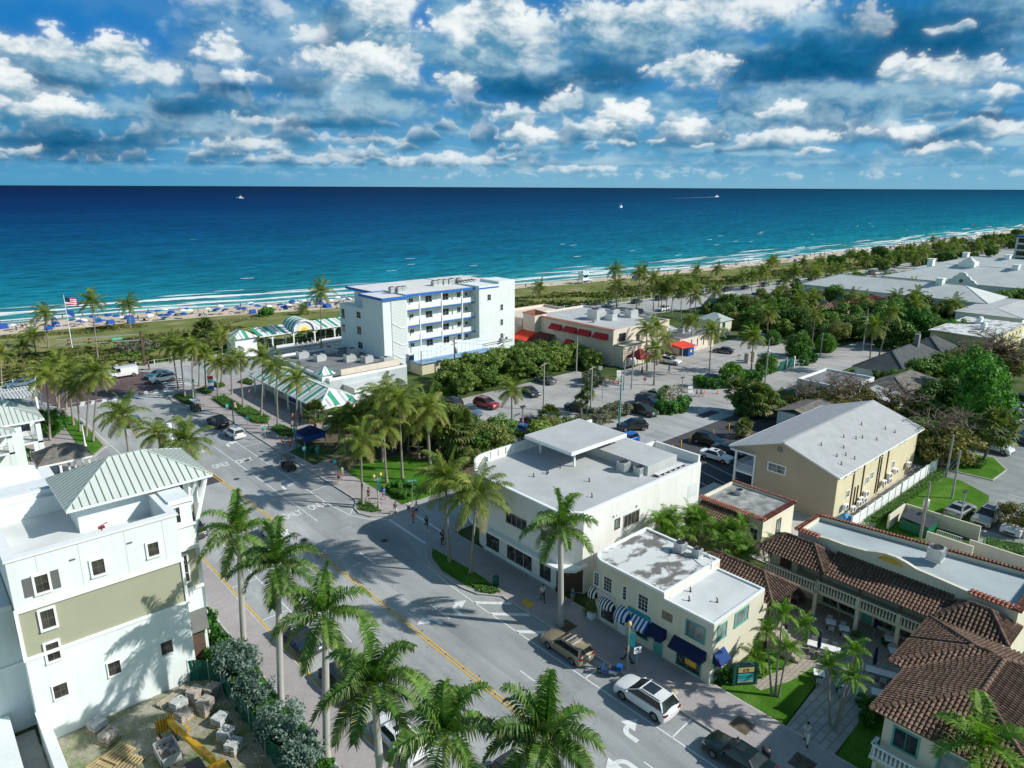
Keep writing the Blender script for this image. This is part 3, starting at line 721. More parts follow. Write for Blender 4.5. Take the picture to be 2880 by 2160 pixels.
def parapet(pts,z0,z1,t=.25):
 b=B();n=len(pts);a=sum(pts[i][0]*pts[(i+1)%n][1]-pts[(i+1)%n][0]*pts[i][1]for i in range(n))
 P_=[Vector(p)for p in(pts if a>0 else pts[::-1])]
 ins=[]
 for i in range(n):
  d0=(P_[i]-P_[i-1]).normalized();d1=(P_[(i+1)%n]-P_[i]).normalized()
  n0,n1=Vector((-d0.y,d0.x)),Vector((-d1.y,d1.x));m=(n0+n1).normalized()
  ins.append(P_[i]+m*t/max(.3,m.dot(n0)))
 vs=[(p.x,p.y,z)for z in(z0,z1)for p in P_]+[(p.x,p.y,z)for z in(z0,z1)for p in ins]
 fs=[]
 for i in range(n):
  j=(i+1)%n
  fs+=[(i,j,n+j,n+i),(2*n+j,2*n+i,3*n+i,3*n+j),(n+i,n+j,3*n+j,3*n+i)]
 return b.add(vs,fs)
def frame3(poly):
 P_=[Vector(p)for p in poly]
 nrm=Vector((0,0,0))
 for i in range(len(P_)):nrm+=P_[i].cross(P_[(i+1)%len(P_)])
 nrm.normalize()
 if nrm.z<0:nrm=-nrm
 t=Vector((0,0,1))-nrm*nrm.z
 t=t.normalized()if t.length>1e-4 else Vector((0,1,0))
 s=t.cross(nrm).normalized();o=P_[0]
 return o,s,t,nrm,[((p-o).dot(s),(p-o).dot(t))for p in P_]
def trange(p2,s0):
 ts=[]
 for i in range(len(p2)):
  (a,b_),(c,d)=p2[i],p2[(i+1)%len(p2)]
  if(a-s0)*(c-s0)<0:ts.append(b_+(d-b_)*(s0-a)/(c-a))
 return(min(ts),max(ts))if len(ts)>=2 else None
def flat_poly(b,poly,lift=0):
 o,s,t,n,p2=frame3(poly);P_=[Vector(p)+n*lift for p in poly]
 if(P_[1]-P_[0]).cross(P_[2]-P_[1]).z<0:P_=P_[::-1]
 return b.poly(P_)
def tiles(b,poly,sp=.30,course=.38,r=.115):
 flat_poly(b,poly)
 o,s,t,n,p2=frame3(poly);s0=min(p[0]for p in p2);s1=max(p[0]for p in p2)
 k=max(1,int((s1-s0)/sp))
 for i in range(k):
  c=s0+(i+.5)*(s1-s0)/k;tr=trange(p2,c)
  if not tr:continue
  a,e=tr;m=max(1,int(math.ceil((e-a)/course)))
  for j in range(m):
   ta,tb=a+(e-a)*j/m-.03,a+(e-a)*(j+1)/m+.02
   vs=[]
   for tt,rr,lf in((ta,r*1.08,.035),(tb,r*.9,.0)):
    for q in range(5):
     an=math.pi*q/4;vs.append(o+s*(c-math.cos(an)*rr)+t*tt+n*(math.sin(an)*rr+lf))
   b.add(vs,[(q,q+1,q+6,q+5)for q in range(4)]+[(0,1,2,3,4)],True)
 return b
def ridge(b,pts,r=.15):
 for a,c in zip(pts,pts[1:]):
  a,c=Vector(a),Vector(c);k=max(1,int((c-a).length/.45))
  for i in range(k):
   p,q=a.lerp(c,i/k),a.lerp(c,(i+1)/k+.01);b.tube([p+Vector((0,0,.05)),q+Vector((0,0,.02))],[r*1.05,r*.9],7)
 return b
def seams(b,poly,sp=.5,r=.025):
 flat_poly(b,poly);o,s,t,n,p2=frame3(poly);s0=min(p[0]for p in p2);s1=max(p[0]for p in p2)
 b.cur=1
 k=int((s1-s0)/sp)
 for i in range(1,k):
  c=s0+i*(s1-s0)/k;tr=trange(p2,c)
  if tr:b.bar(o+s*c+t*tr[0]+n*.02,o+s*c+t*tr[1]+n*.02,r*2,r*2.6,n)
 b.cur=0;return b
def stripes(b,poly,w=.42,pat=(1,1,0,0,2,0)):
 "alternating coloured panels running down the slope"
 o,s,t,n,p2=frame3(poly);s0=min(p[0]for p in p2);s1=max(p[0]for p in p2);k=max(2,int((s1-s0)/w))
 e=1e-4
 for i in range(k):
  a,c=s0+(s1-s0)*i/k+e,s0+(s1-s0)*(i+1)/k-e;ra,rc=trange(p2,a),trange(p2,c)
  if not ra or not rc:continue
  lf=n*(.02 if i%2 else.0)
  b.cur=pat[i%len(pat)];vs=[o+s*a+t*ra[0]+lf,o+s*c+t*rc[0]+lf,o+s*c+t*rc[1]+lf,o+s*a+t*ra[1]+lf]
  b.add(vs,[(0,1,2,3)])
 b.cur=0;return b
def hip(x0,x1,y0,y1,z0,z1,inset=None):
 "the four slopes of a hipped roof as polygons, ridge along the longer side"
 if x1-x0>=y1-y0:
  h=(y1-y0)/2 if inset is None else inset;yc=(y0+y1)/2;A_,B_=(x0+h,yc,z1),(x1-h,yc,z1)
  return[[(x0,y0,z0),(x1,y0,z0),B_,A_],[(x1,y0,z0),(x1,y1,z0),B_],[(x1,y1,z0),(x0,y1,z0),A_,B_],[(x0,y1,z0),(x0,y0,z0),A_]],(A_,B_)
 h=(x1-x0)/2 if inset is None else inset;xc=(x0+x1)/2;A_,B_=(xc,y0+h,z1),(xc,y1-h,z1)
 return[[(x0,y0,z0),(x1,y0,z0),A_],[(x1,y0,z0),(x1,y1,z0),B_,A_],[(x1,y1,z0),(x0,y1,z0),B_],[(x0,y1,z0),(x0,y0,z0),A_,B_]],(A_,B_)
def hip_ridges(x0,x1,y0,y1,z0,AB):
 a,c=AB;cs=[(x0,y0,z0),(x1,y0,z0),(x1,y1,z0),(x0,y1,z0)]
 return[[p,min((a,c),key=lambda q:math.dist(p,q))]for p in cs]+([[a,c]]if math.dist(a,c)>.1 else[])
def balusters(b,a,c,z0,z1,sp=.26,r=.07):
 a,c=Vector((*a,0)),Vector((*c,0));k=max(2,int((c-a).length/sp))
 d=(c-a).normalized()
 b.bar((a.x,a.y,z1-.06),(c.x,c.y,z1-.06),.22,.12);b.bar((a.x,a.y,z0+.05),(c.x,c.y,z0+.05),.2,.1)
 h=z1-z0-.22
 for i in range(k):
  p=a.lerp(c,(i+.5)/k)
  b.lathe(p.x,p.y,[(r*.75,z0+.1),(r*1.25,z0+.1+h*.3),(r*.6,z0+.1+h*.7),(r*.95,z0+.1+h)],6)
 return b
def rail(b,a,c,z0,z1,sp=.14,w=.025):
 a,c=Vector((*a,0)),Vector((*c,0));k=max(2,int((c-a).length/sp))
 b.bar((a.x,a.y,z1),(c.x,c.y,z1),.05,.04);b.bar((a.x,a.y,z0+.08),(c.x,c.y,z0+.08),.04,.03)
 for i in range(k+1):
  p=a.lerp(c,i/k);b.box(p.x-w/2,p.x+w/2,p.y-w/2,p.y+w/2,z0,z1)
 return b
def awning(par,n,plane,u0,u1,ztop,zbot,dep,mats,stripe=None,dome=False,val=.18,name='awning',label=None):
 mp=mapper(n,plane);b=B();k=stripe or 1
 for i in range(k):
  a,c=u0+(u1-u0)*i/k,u0+(u1-u0)*(i+1)/k;b.cur=i%len(mats)
  if dome:
   st=6;uc,hw=(u0+u1)/2,abs(u1-u0)/2
   prof=[(dep*math.sin(math.pi/2*j/st),ztop-(ztop-zbot)*(1-math.cos(math.pi/2*j/st)))for j in range(st+1)]
   def ed(u,j):
    f=math.sqrt(max(0,1-((u-uc)/hw)**2));d,z=prof[j];return mp(u,d*f+.01,zbot+(z-zbot)*f)
   for j in range(st):b.quad(ed(a,j),ed(c,j),ed(c,j+1),ed(a,j+1))
   b.quad(ed(a,st),ed(c,st),Vector(ed(c,st))-Vector((0,0,val)),Vector(ed(a,st))-Vector((0,0,val)))
  else:
   b.quad(mp(a,.02,ztop),mp(c,.02,ztop),mp(c,dep,zbot),mp(a,dep,zbot))
   b.quad(mp(a,dep,zbot),mp(c,dep,zbot),mp(c,dep,zbot-val),mp(a,dep,zbot-val))
 if not dome:
  b.cur=0
  for u in(u0,u1):b.add([mp(u,.02,ztop),mp(u,dep,zbot),mp(u,dep,zbot-val),mp(u,.02,zbot-val)],[(0,1,2,3)])
 return b.build(name,mats,par,**({'label':label}if label else{}))
b=B();b.box(-.45,.45,-.45,.45,.12,.92);b.box(-.5,.5,-.5,.5,0,.12)
for i in range(9):
 x=-.4+i*.1;b.box(x-.012,x+.012,-.47,.47,.2,.85);b.box(-.47,.47,x-.012,x+.012,.2,.85)
ac_body=b.mesh('casing',m_alum)
b=B();b.lathe(0,0,[(.40,.92),(.40,.98),(.36,.98),(.34,.93),(.05,.93),(.05,.97),(.001,.97)],20)
for i in range(6):b.bar((0,0,.955),(.36*math.cos(i),.36*math.sin(i),.955),.03,.012)
KIND['ac']=[('casing',ac_body),('fan_grille',b.mesh('fan_grille',m_dmetal))]
b=B();b.box(-.9,.9,-.7,.7,.15,1.25);b.box(-.95,.95,-.75,.75,0,.15);b.box(.5,1.3,-.5,.5,.2,.9)
bx2=b.mesh('casing',m_alum)
b=B();b.lathe(-.2,0,[(.42,1.25),(.42,1.36),(.36,1.36),(.34,1.27),(.001,1.27)],18)
KIND['package_ac']=[('casing',bx2),('fan_grille',b.mesh('fan_grille',m_dmetal))]
b=B();b.box(-.42,.42,-.17,.17,0,.62)
sp_c=b.mesh('casing',m_trim)
b=B();b.tube([(0,-.17,.31),(0,-.19,.31)],.25,16)
KIND['wall_ac']=[('casing',sp_c),('fan_grille',b.mesh('fan_grille',m_dmetal))]
b=B();b.tube([(0,0,0),(0,0,.3),(.02,.03,.4),(.1,.14,.42)],.07,8);b.lathe(0,0,[(.16,0),(.09,.08)],8)
KIND['vent']=[('pipe',b.mesh('pipe',m_dmetal))]
def ac(kind,x,y,z,rz,label,group,sc_=1):return stamp(kind,'air_conditioner',label,'air conditioner',(x,y,z),rz,sc_,group)
def vents(pts,label,group):
 for x,y,z in pts:
  o=bpy.data.objects.new('vent_pipe',KIND['vent'][0][1]);COL.objects.link(o);o.location=(x,y,z);o.rotation_euler=(0,0,rnd.random()*.6);o.scale=(.8,)*3;tag(o,label,'vent pipe',group)
t=thing('hotel_building','white four storey building with sage siding and pale metal hip roof, near left corner','building',(7,55,0))
part(t,'wall',B().prism(rect(2.6,12.9,51,62.6),0,6.70).prism(rect(2.6,12.9,51,62.6),10.42,12.2),m_white)
part(t,'siding',B().prism(rect(2.64,12.86,51.04,62.5),6.70,10.42),m_siding)
part(t,'parapet',parapet(rect(2.6,12.9,51,62.6),12.2,13.9,.45),m_white)
part(t,'coping',parapet(rect(2.5,13.0,50.9,62.7),13.9,14.06,.62),m_whitec)
part(t,'roof_deck',B().sheet(rect(2.9,12.6,51.4,62.2),12.23),m_roofw)
part(t,'trim',B().box(2.5,13.0,50.88,51.02,10.2,10.48).box(2.5,13.0,50.9,51.02,6.62,6.86).box(2.5,2.72,50.93,51.03,6.86,10.2).box(12.78,12.98,50.93,51.03,6.86,10.2),m_trim)
for u0,u1,z0,z1,sh_ in((3.92,4.66,11.2,12.42,1),(7.2,7.95,11.2,12.3,0),(10.75,11.45,11.32,12.34,0),(3.85,4.62,8.5,9.85,0),(3.8,4.52,6.02,7.35,0),(3.74,4.56,3.05,4.08,0),(7.1,7.88,3.13,4.2,0),(10.62,11.43,3.11,4.2,0)):
 win(t,'-y',51,u0,u1,z0,z1,fw=.14 if z0>5 else.08,shut=bool(sh_),gl=m_glassb,proud=.09,mm=m_louver)
for x in(6.0,9.5):part(t,'wall_vent',B().box(x,x+.35,50.95,51.02,12.78,12.88),m_louver)
for x in(4.2,6.6,9.4,11.9):part(t,'wall_joint',B().box(x-.012,x+.012,50.99,51.0,10.5,13.85),m_roofg)
part(t,'bay',B().prism(rect(12.9,14.55,53.0,62),0,6.6).prism(rect(12.9,14.55,53.0,62),10.0,14.2),m_white)
part(t,'bay_siding',B().prism(rect(12.9,14.5,53.05,62),6.6,10.0),m_siding)
for z0,z1 in((9.95,10.25),(6.5,6.75),(13.9,14.25),(11.9,12.1)):part(t,'bay_trim',B().box(12.95,14.72,52.84,53.0,z0,z1),m_trim)
win(t,'-y',53,13.15,13.75,7.3,9.5,grid=(1,3),fw=.12);win(t,'-y',53,13.1,13.7,12.35,13.6,grid=(2,2),fw=.08)
part(t,'street_wall',B().prism(rect(14.55,15.2,54.5,62),0,10.0),m_white)
awning(t,'-y',53.0,13.1,14.6,4.6,3.0,.55,[m_greyaw],val=.05,label='grey metal awning')
part(t,'entry',B().box(13.2,14.3,52.9,53.02,0,2.6),m_wood)
part(t,'penthouse_wall',B().prism(rect(7.6,16.2,56.2,62.0),12.2,14.75),m_white)
hp,ab_=hip(6.85,17.05,55.2,62.9,14.62,16.6)
b=B()
for q in hp:seams(b,q,.5)
for r_ in hip_ridges(6.85,17.05,55.2,62.9,14.64,ab_):b.bar(r_[0],r_[1],.12,.06)
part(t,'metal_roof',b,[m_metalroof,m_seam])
part(t,'fascia',parapet(rect(6.83,17.07,55.18,62.92),14.42,14.61,.2).box(7.1,16.8,55.4,62.7,14.46,14.5),m_trim)
win(t,'-y',56.2,13.6,14.9,13.2,14.3,grid=(1,1),fr=m_wood)
b=B()
for x in(13.2,15.4,16.0):b.bar((x,56.0,12.6),(min(x+.55,16.6),55.6,14.45),.16);b.box(x-.09,x+.09,55.9,56.1,12.2,14.45)
b.bar((14.5,53.2,10.6),(16.7,55.6,14.45),.2)
part(t,'bracket',b,m_trim)
part(t,'rear_wing',B().prism(rect(-8,7.6,61.6,66),0,13.6),m_white)
part(t,'west_wing',B().prism(rect(-12,2.6,53.5,62),0,9.6),m_white)
part(t,'lower_trim',B().box(-12,2.6,53.38,53.5,9.4,9.75).box(-12,2.6,53.4,53.5,5.1,5.3),m_trim)
b=B();b.tube([(8.3,51.9,12.2),(8.3,51.9,14.3),(8.7,52,14.35)],.05);b.tube([(8.1,51.9,14.15),(8.5,51.9,14.15)],.11)
o=part(None,'standpipe',b,m_dkred);tag(o,'red fire hose connection standing on the roof edge of the white and sage building','standpipe')
t=thing('yard_wall','white stucco yard wall running toward the camera from the white building','wall',(3,48,0))
part(t,'wall',B().prism([(2.55,51),(3.05,51),(3.3,34),(2.75,34)],0,2.55),m_white);part(t,'coping',B().prism([(2.5,50.98),(3.1,50.98),(3.36,34),(2.7,34)],2.55,2.65),m_whitec)
sheet('ramp',[(-6,36),(2.5,36),(2.4,53),(-6,53)],.05,m_conc)
o=B().prism([(-3,40),(1.2,40),(1.2,53.4),(-3,53.4)],.0,1.7).build('ramp_wall',m_white);tag(o,'low pale concrete ramp wall beside the white yard wall','wall')
t=thing('gazebo','open white pavilion with mottled brown shingle hip roof beside the metal roofed building','gazebo',(13.2,102,0))
hp,ab_=hip(10.2,16.25,99,104.8,3.5,4.95,2.2);b=B()
for q in hp:flat_poly(b,q)
part(t,'roof',b,m_bshing);b=B()
for r_ in hip_ridges(10.2,16.25,99,104.8,3.5,ab_):b.bar(r_[0],r_[1],.12,.06)
part(t,'ridge_cap',b,m_bshing)
part(t,'fascia',parapet(rect(10.2,16.25,99,104.8),3.25,3.49,.15),m_trim);b=B()
for x in(10.7,12.6,14.2,15.8):
 for y in(99.4,104.3):part(t,'post',B().box(x-.13,x+.13,y-.13,y+.13,0,3.3),m_trim)
part(t,'railing',rail(rail(B(),(10.7,99.4),(15.8,99.4),.2,1.0),(15.8,99.4),(15.8,104.3),.2,1.0),m_trim)
part(t,'floor',B().box(10.4,16,99.2,104.6,0,.2),m_wood)
t=thing('canopy_tent','large white fabric hip canopy over a roof terrace','canopy',(6.5,78,0))
hp,ab_=hip(1.5,8.4,74.5,84.3,8.8,10.4,3);b=B()
for q in hp:flat_poly(b,q)
part(t,'fabric_roof',b,m_wcan);part(t,'valance',parapet(rect(1.5,8.4,74.5,84.3),8.3,8.79,.06),m_wcan)
for x in(1.8,8.2):
 for y in(74.8,84):part(t,'pole',B().cyl(x,y,5.5,8.4,.07),m_alum)
t=thing('terrace_building','white building carrying the roof terrace with the fabric canopy','building',(4,78,0))
part(t,'wall',B().prism(rect(-10,9.4,68,86),0,5.6),m_white);part(t,'parapet',parapet(rect(-10,9.4,68,86),5.6,6.6,.25),m_whitec);part(t,'deck',B().sheet(rect(-9.7,9.1,68.3,85.7),5.62),m_wood)
t=thing('white_awning_house','flat white porch roof between canopy and gazebo','building',(11,92,0))
part(t,'wall',B().prism(rect(3,10.2,88,97),0,3.4),m_white);part(t,'roof',B().box(2.7,11.2,87.6,97.6,3.4,3.75),m_whitec)
def white_house(x0,x1,y0,y1,ze,zr,label,bal=True):
 t=thing('house',label,'house',((x0+x1)/2,(y0+y1)/2,0));part(t,'wall',B().prism(rect(x0,x1-2.2,y0,y1),0,ze),m_white)
 hp,ab_=hip(x0-.5,x1+.5,y0-.5,y1+.5,ze,zr);b=B()
 for q in hp:seams(b,q,.55)
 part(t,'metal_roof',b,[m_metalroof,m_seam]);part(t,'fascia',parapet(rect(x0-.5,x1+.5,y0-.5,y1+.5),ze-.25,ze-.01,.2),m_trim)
 for y in(y0+.2,y1-.2):part(t,'porch_post',B().box(x1-.6,x1,y-.2,y+.2,0,ze-.2),m_white)
 part(t,'balcony_floor',B().box(x1-2.2,x1,y0,y1,3.0,3.25),m_trim)
 part(t,'balcony_rail',rail(rail(B(),(x1-2.2,y0+.1),(x1-.6,y0+.1),3.3,4.2),(x1-.1,y0),(x1-.1,y1),3.3,4.2),m_dmetal)
 win(t,'-y',y0,x0+1.2,x0+2.0,4.0,5.2);win(t,'-y',y0,x0+1.2,x0+2.0,1.0,2.2);return t
white_house(4,12.6,110.5,116.5,6.4,8.0,'white house with pale metal hip roof and corner balcony near the gazebo')
white_house(-6,9.0,107.8,115,5.9,7.4,'lower white metal roofed house at the left edge in front of the balcony house')
white_house(-8,13.2,121,127.5,5.0,6.6,'white house with pale metal roof at the left edge beside the intersection')
t=thing('pergola','white slatted pergola at the corner of the intersection','pergola',(13,133,0))
for x in(8.5,15.6):
 for y in(130.2,136):part(t,'post',B().box(x-.15,x+.15,y-.15,y+.15,0,4.6),m_trim)
part(t,'beam',B().box(8.2,15.9,130,130.3,4.6,4.9).box(8.2,15.9,135.9,136.2,4.6,4.9),m_trim);b=B()
for i in range(17):x=8.4+i*.45;b.box(x-.06,x+.06,129.7,136.5,4.9,5.08)
part(t,'slats',b,m_trim)
white_house(-14,11,128.5,135,4.2,5.6,'white house with metal roof behind the slatted pergola at the left edge')
t=thing('corner_store','white two storey corner shop with rounded front and grey flat roof','shop',(52,47,0))
cor=arc(45.4,51.8,3.2,180,90,8)
fp=[(42.2,40.6),(43.8,39.0),(62.4,39.0),(62.4,55.0)]+cor[::-1]
gp=[(42.7,41.2),(44.2,39.04),(62.36,39.04),(62.36,54.9)]+arc(45.6,51.8,2.9,90,180,6)
part(t,'ground_floor_wall',B().prism(gp,0,3.2),m_store)
part(t,'upper_wall',B().prism(fp,3.2,8.28),m_store)
part(t,'roof_deck',B().sheet([(42.6,40.9),(44,39.3),(62.1,39.3),(62.1,54.7)]+[(x+.15,y-.2)for x,y in cor[::-1]],8.29),m_roofg)
part(t,'coping',parapet(fp,8.28,8.5,.35),m_whitec)
far=arc(45.4,51.8,3.2,90,150,6)
b=B();pl=[(62.4,55.0)]+far
for a,c in zip(pl,pl[1:]):
 d=(Vector(c)-Vector(a)).normalized();nrm=Vector((-d.y,d.x))*.22
 b.prism([a,c,(c[0]+nrm.x,c[1]+nrm.y),(a[0]+nrm.x,a[1]+nrm.y)],8.5,9.35)
for i in range(15):
 x=46+i*1.1;b.box(x-.03,x+.03,54.68,54.80,8.4,9.3)
part(t,'parapet',b,m_store)
part(t,'raised_roof',B().prism(rect(55.4,60.4,40.8,50.2),8.28,9.35),m_roofg)
b=B()
for i in range(8):b.box(55.33,55.4,41+i*1.15,41.08+i*1.15,8.3,9.3)
part(t,'raised_roof_seams',b,m_roofw)
part(t,'east_parapet',B().box(62.1,62.4,39.2,45.2,8.5,9.3).box(60.4,62.4,45.0,45.25,8.3,9.3),m_store)
band=[(41.5,40.6),(41.75,39.6),(42.6,38.75),(44.2,38.7),(44.2,40),(44.2,55.0)]+arc(45.4,51.8,3.85,96,180,8)
part(t,'shop_canopy',B().prism(band,2.95,3.22),m_whitec)
win(t,'-x',42.2,44.9,47.85,4.85,6.0,fr=m_alum,gl=m_glassb,grid=(4,1));win(t,'-x',42.2,41.2,42.9,4.9,6.0,fr=m_alum,gl=m_glassb,grid=(2,1))
for u0,u1 in((49.5,51.6),(44.6,48.3),(41.95,43.5)):
 win(t,'-x',42.7,u0,u1,.45,2.7,fr=m_trim,gl=m_shop,grid=(3 if u1-u0>3 else 1,1),name='shop_window')
part(t,'plinth',B().box(42.55,42.7,41.3,52,0,.38),m_white)
d=B().prism([(42.45,41.0),(44.1,39.15),(44.25,39.25),(42.6,41.15)],.1,2.75).build('entrance_door',m_wood,t)
part(t,'door_sign',B().prism([(42.9,40.35),(43.65,39.5),(43.72,39.56),(42.97,40.41)],2.25,2.6),m_redo)
win(t,'-y',39.0,49.6,51.9,5.0,6.3,fr=m_alum,gl=m_glassb,grid=(4,1));win(t,'-y',39.0,48.3,48.9,5.4,6.3,gl=m_glassc,grid=(1,2),fr=m_wood)
part(t,'painted_patch',B().box(60.2,61.95,38.985,39.01,4.9,6.35),m_roofw)
b=B()
for x in(48.1,48.5,51.55):b.box(x-.12,x+.12,38.85,39,6.75,6.95)
part(t,'floodlight',b,m_trim)
text_obj('shop_sign','4ocean',.42,m_wcan,t,(42.56,42.75,2.45),(R(90),0,R(-90)))
text_obj('door_lettering','1133',.16,m_wcan,t,(42.95,40.1,2.1),(R(90),0,R(-48)))
t=thing('roof_canopy','flat square canopy on white posts standing on the corner shop roof','canopy',(54.5,50.2,8.3))
part(t,'canopy_roof',B().box(50.2,58.9,46.7,53.7,10.32,10.52),m_roofg);part(t,'fascia',parapet(rect(50.1,59.0,46.6,53.8),10.12,10.50,.12),m_trim)
for x in(51.6,57.6):
 for y in(47.6,52.8):
  b=B().box(x-.09,x+.09,y-.09,y+.09,8.3,10.3)
  for dx,dy in((.8,0),(-.8,0),(0,.7),(0,-.7)):b.bar((x,y,9.5),(x+dx,y+dy,10.25),.08)
  part(t,'post',b,m_trim)
ac('ac',54.55,43.3,8.3,0,'taller grey condenser unit on the corner shop roof','condensers on the corner shop roof',1.15);ac('ac',55.0,41.6,8.3,0,'shorter grey condenser unit near the edge of the corner shop roof','condensers on the corner shop roof',.95)
vents([(50.2,48.3,8.3),(47.9,48.0,8.3),(48.2,48.1,8.3),(46.4,48.4,8.3),(49.8,43.8,8.3),(47.2,41.1,8.3)],'short black vent pipe on the grey corner shop roof','vent pipes on the corner shop roof')
t=thing('pipe_rack','rack of grey conduits along the edge of the corner shop roof','pipe rack',(57,40,8.3));b=B()
for y in(39.9,40.1,40.3):b.tube([(55.8,y,8.55),(60.6,y,8.55)],.06)
part(t,'conduit',b,m_alum);b=B()
for i in range(6):b.box(55.9+i*.9,56.0+i*.9,39.8,40.4,8.3,8.52)
part(t,'support',b,m_dmetal)
t=thing('cream_shops','cream two storey shop building with blue and striped awnings','shop',(45.5,30,0))
fpE=[(42.0,24.0),(49.4,24.0),(49.4,28.6),(42.0,28.6)]
fpL=[(42.0,28.6),(50.0,28.6),(50.0,36.6),(43.6,36.6)]+arc(43.6,35.0,1.6,90,180,6)
part(t,'wall',B().prism(fpE,0,5.3).prism(fpL,0,5.75),m_creamw)
m_worn=None
m,nt,p=new_mat('worn_white_roof');v=nn(nt,'ShaderNodeNewGeometry').outputs['Position']
mp_=nn(nt,'ShaderNodeMapping',inp={0:v});mp_.inputs['Scale'].default_value=(1,1.35,1)
n1=noiset(nt,mp_.outputs[0],.55,6,.62,.4).outputs[0];n2=noiset(nt,v,.25,4,.6).outputs[0]
k=nn(nt,'ShaderNodeMapRange',inp={0:mathn(nt,'ADD',mathn(nt,'MULTIPLY',n1,.7),mathn(nt,'MULTIPLY',n2,.4)),1:.55,2:.625}).outputs[0]
L(nt,mixc(nt,k,mixc(nt,n2,(.52,.54,.53),(.74,.75,.74)),mixc(nt,noiset(nt,v,5,4,.7).outputs[0],(.08,.075,.07),(.24,.23,.22))),p.inputs['Base Color']);p.inputs['Roughness'].default_value=.85
m_worn=m
part(t,'worn_roof',B().sheet([(42.25,28.8),(49.8,28.8),(49.8,36.4),(43.6,36.4)]+arc(43.6,35.0,1.35,90,180,6),5.77),m_worn)
part(t,'coping',parapet(fpL,5.75,5.95,.22),m_whitec)
part(t,'lower_roof',B().sheet([(42.2,24.2),(49.2,24.2),(49.2,28.55),(42.2,28.55)],5.32),m_roofw)
part(t,'lower_coping',parapet(fpE,5.3,5.46,.2),m_whitec)
b=B();b.tube([(42.4,28.3,5.5),(49.2,28.3,5.5)],.05);b.tube([(48.6,28.6,5.3),(48.6,28.5,6.4),(49.2,29.6,6.5)],.05)
part(t,'conduit',b,m_trim)
win(t,'-x',42.0,33.95,34.8,3.4,4.7,grid=(3,4));win(t,'-x',42.0,32.35,32.7,3.5,4.7,grid=(1,4));win(t,'-x',42.0,30.1,31.05,3.4,4.75,grid=(3,4))
win(t,'-x',42.0,24.75,26.35,3.4,4.65,fr=m_green,gl=m_glassc,grid=(2,1),fw=.1);win(t,'-x',42.0,35.4,35.9,3.4,4.6,grid=(2,4))
part(t,'relief_plaque',B().box(41.97,42.0,27.68,28.68,3.65,4.38),M('relief_stone',(.24,.19,.14),.9,.3,4,bump=.6))
for u0,u1,z0,z1,gm in((33.5,35.0,.55,1.9,m_shop),(29.95,31.1,.9,2.0,m_shop),(24.85,27.0,.4,2.05,m_shop)):
 win(t,'-x',42.0,u0,u1,z0,z1,fr=m_green if u0 !=33.5 else m_trim,gl=gm,grid=(1,1),name='shop_window')
part(t,'display_frame',B().box(41.93,41.98,25.2,26.2,.85,1.35),m_yel)
door(t,'-x',42.0,32.2,33.1,.13,2.05,m_trim,glassm=m_glass);door(t,'-x',42.0,28.4,29.3,.13,2.1,m_green)
awning(t,'-x',42.0,33.4,35.3,2.75,2.15,.75,[m_bkcan,m_wcan],14,True,label='black and white striped dome awning')
awning(t,'-x',42.0,31.75,33.3,2.85,1.95,.95,[m_bcan,m_wcan],10,True,label='blue dome awning with thin white stripes')
awning(t,'-x',42.0,29.75,31.55,2.72,2.05,.8,[m_bcan,m_wcan],9,label='blue and white striped awning')
awning(t,'-x',42.0,28.1,29.6,2.8,2.15,.9,[m_navy],label='plain navy awning over the door')
awning(t,'-x',42.0,24.4,27.4,2.8,2.2,.85,[m_navy,m_navy],20,label='long navy shop awning')
awning(t,'-y',24.0,42.2,43.7,2.75,2.1,.7,[m_navy,m_bcan],14,label='navy pinstripe awning on the end wall')
awning(t,'-x',42.25,35.6,36.7,2.9,2.2,.55,[m_bkcan,m_wcan],8,True,label='black and white striped awning on the rounded corner')
text_obj('awning_number','1126',.22,m_wcan,t,(41.09,28.85,2.06),(R(90),0,R(-90)))
part(t,'pink_sign',B().box(41.9,41.97,33.5,35.5,2.78,3.12),M('pale_pink_sign',(.60,.52,.56),.7,.12,2));part(t,'teal_sign',B().box(41.9,41.97,29.75,32.05,2.72,3.12),m_teal)
text_obj('sign_lettering','Beach Boutique',.2,m_bcan,t,(41.89,30.9,2.93),(R(90),0,R(-90)),sx=1.0)
win(t,'-y',24.0,42.6,43.75,3.75,4.9,fr=m_green,gl=m_glassc,grid=(2,2));win(t,'-y',24.0,45.0,46.9,3.85,5.0,fr=m_green,gl=m_glassc,grid=(4,2))
win(t,'-y',24.0,42.5,43.5,.5,1.9,fr=m_green,gl=m_shop,grid=(1,1),name='shop_window')
ac('ac',48.8,31.9,5.78,0,'larger grey condenser unit on the worn white roof','condensers on the worn white roof',.95);ac('ac',49.2,30.4,5.78,0,'smaller grey condenser unit on the worn white roof','condensers on the worn white roof',.8)
vents([(43.4,27.2,5.32),(44.9,25.6,5.32),(44.6,27.9,5.32)],'short black vent pipe on the smooth white lower roof of the cream shops','vent pipes on the cream shops')
t=thing('tile_porch','brown barrel tile porch roof behind the cream shops','porch',(52,26,0))
hp,ab_=hip(49.5,53.9,23.2,31.5,4.1,5.5);b=B()
for q in hp:tiles(b,q,.3)
for r_ in hip_ridges(49.5,53.9,23.2,31.5,4.12,ab_):ridge(b,r_)
part(t,'tile_roof',b,m_tile);part(t,'wall',B().prism(rect(49.45,53.2,25.5,31),0,4.0),m_creamw)
for q in((53.4,23.7),(50,23.7)):part(t,'post',B().box(q[0]-.1,q[0]+.1,q[1]-.1,q[1]+.1,0,4.05),m_wood)
b=B()
for i in range(9):b.box(49.5,50.9,23.0-i*.3,23.3-i*.3,0,2.1-i*.22)
part(t,'stair',b,m_patio)
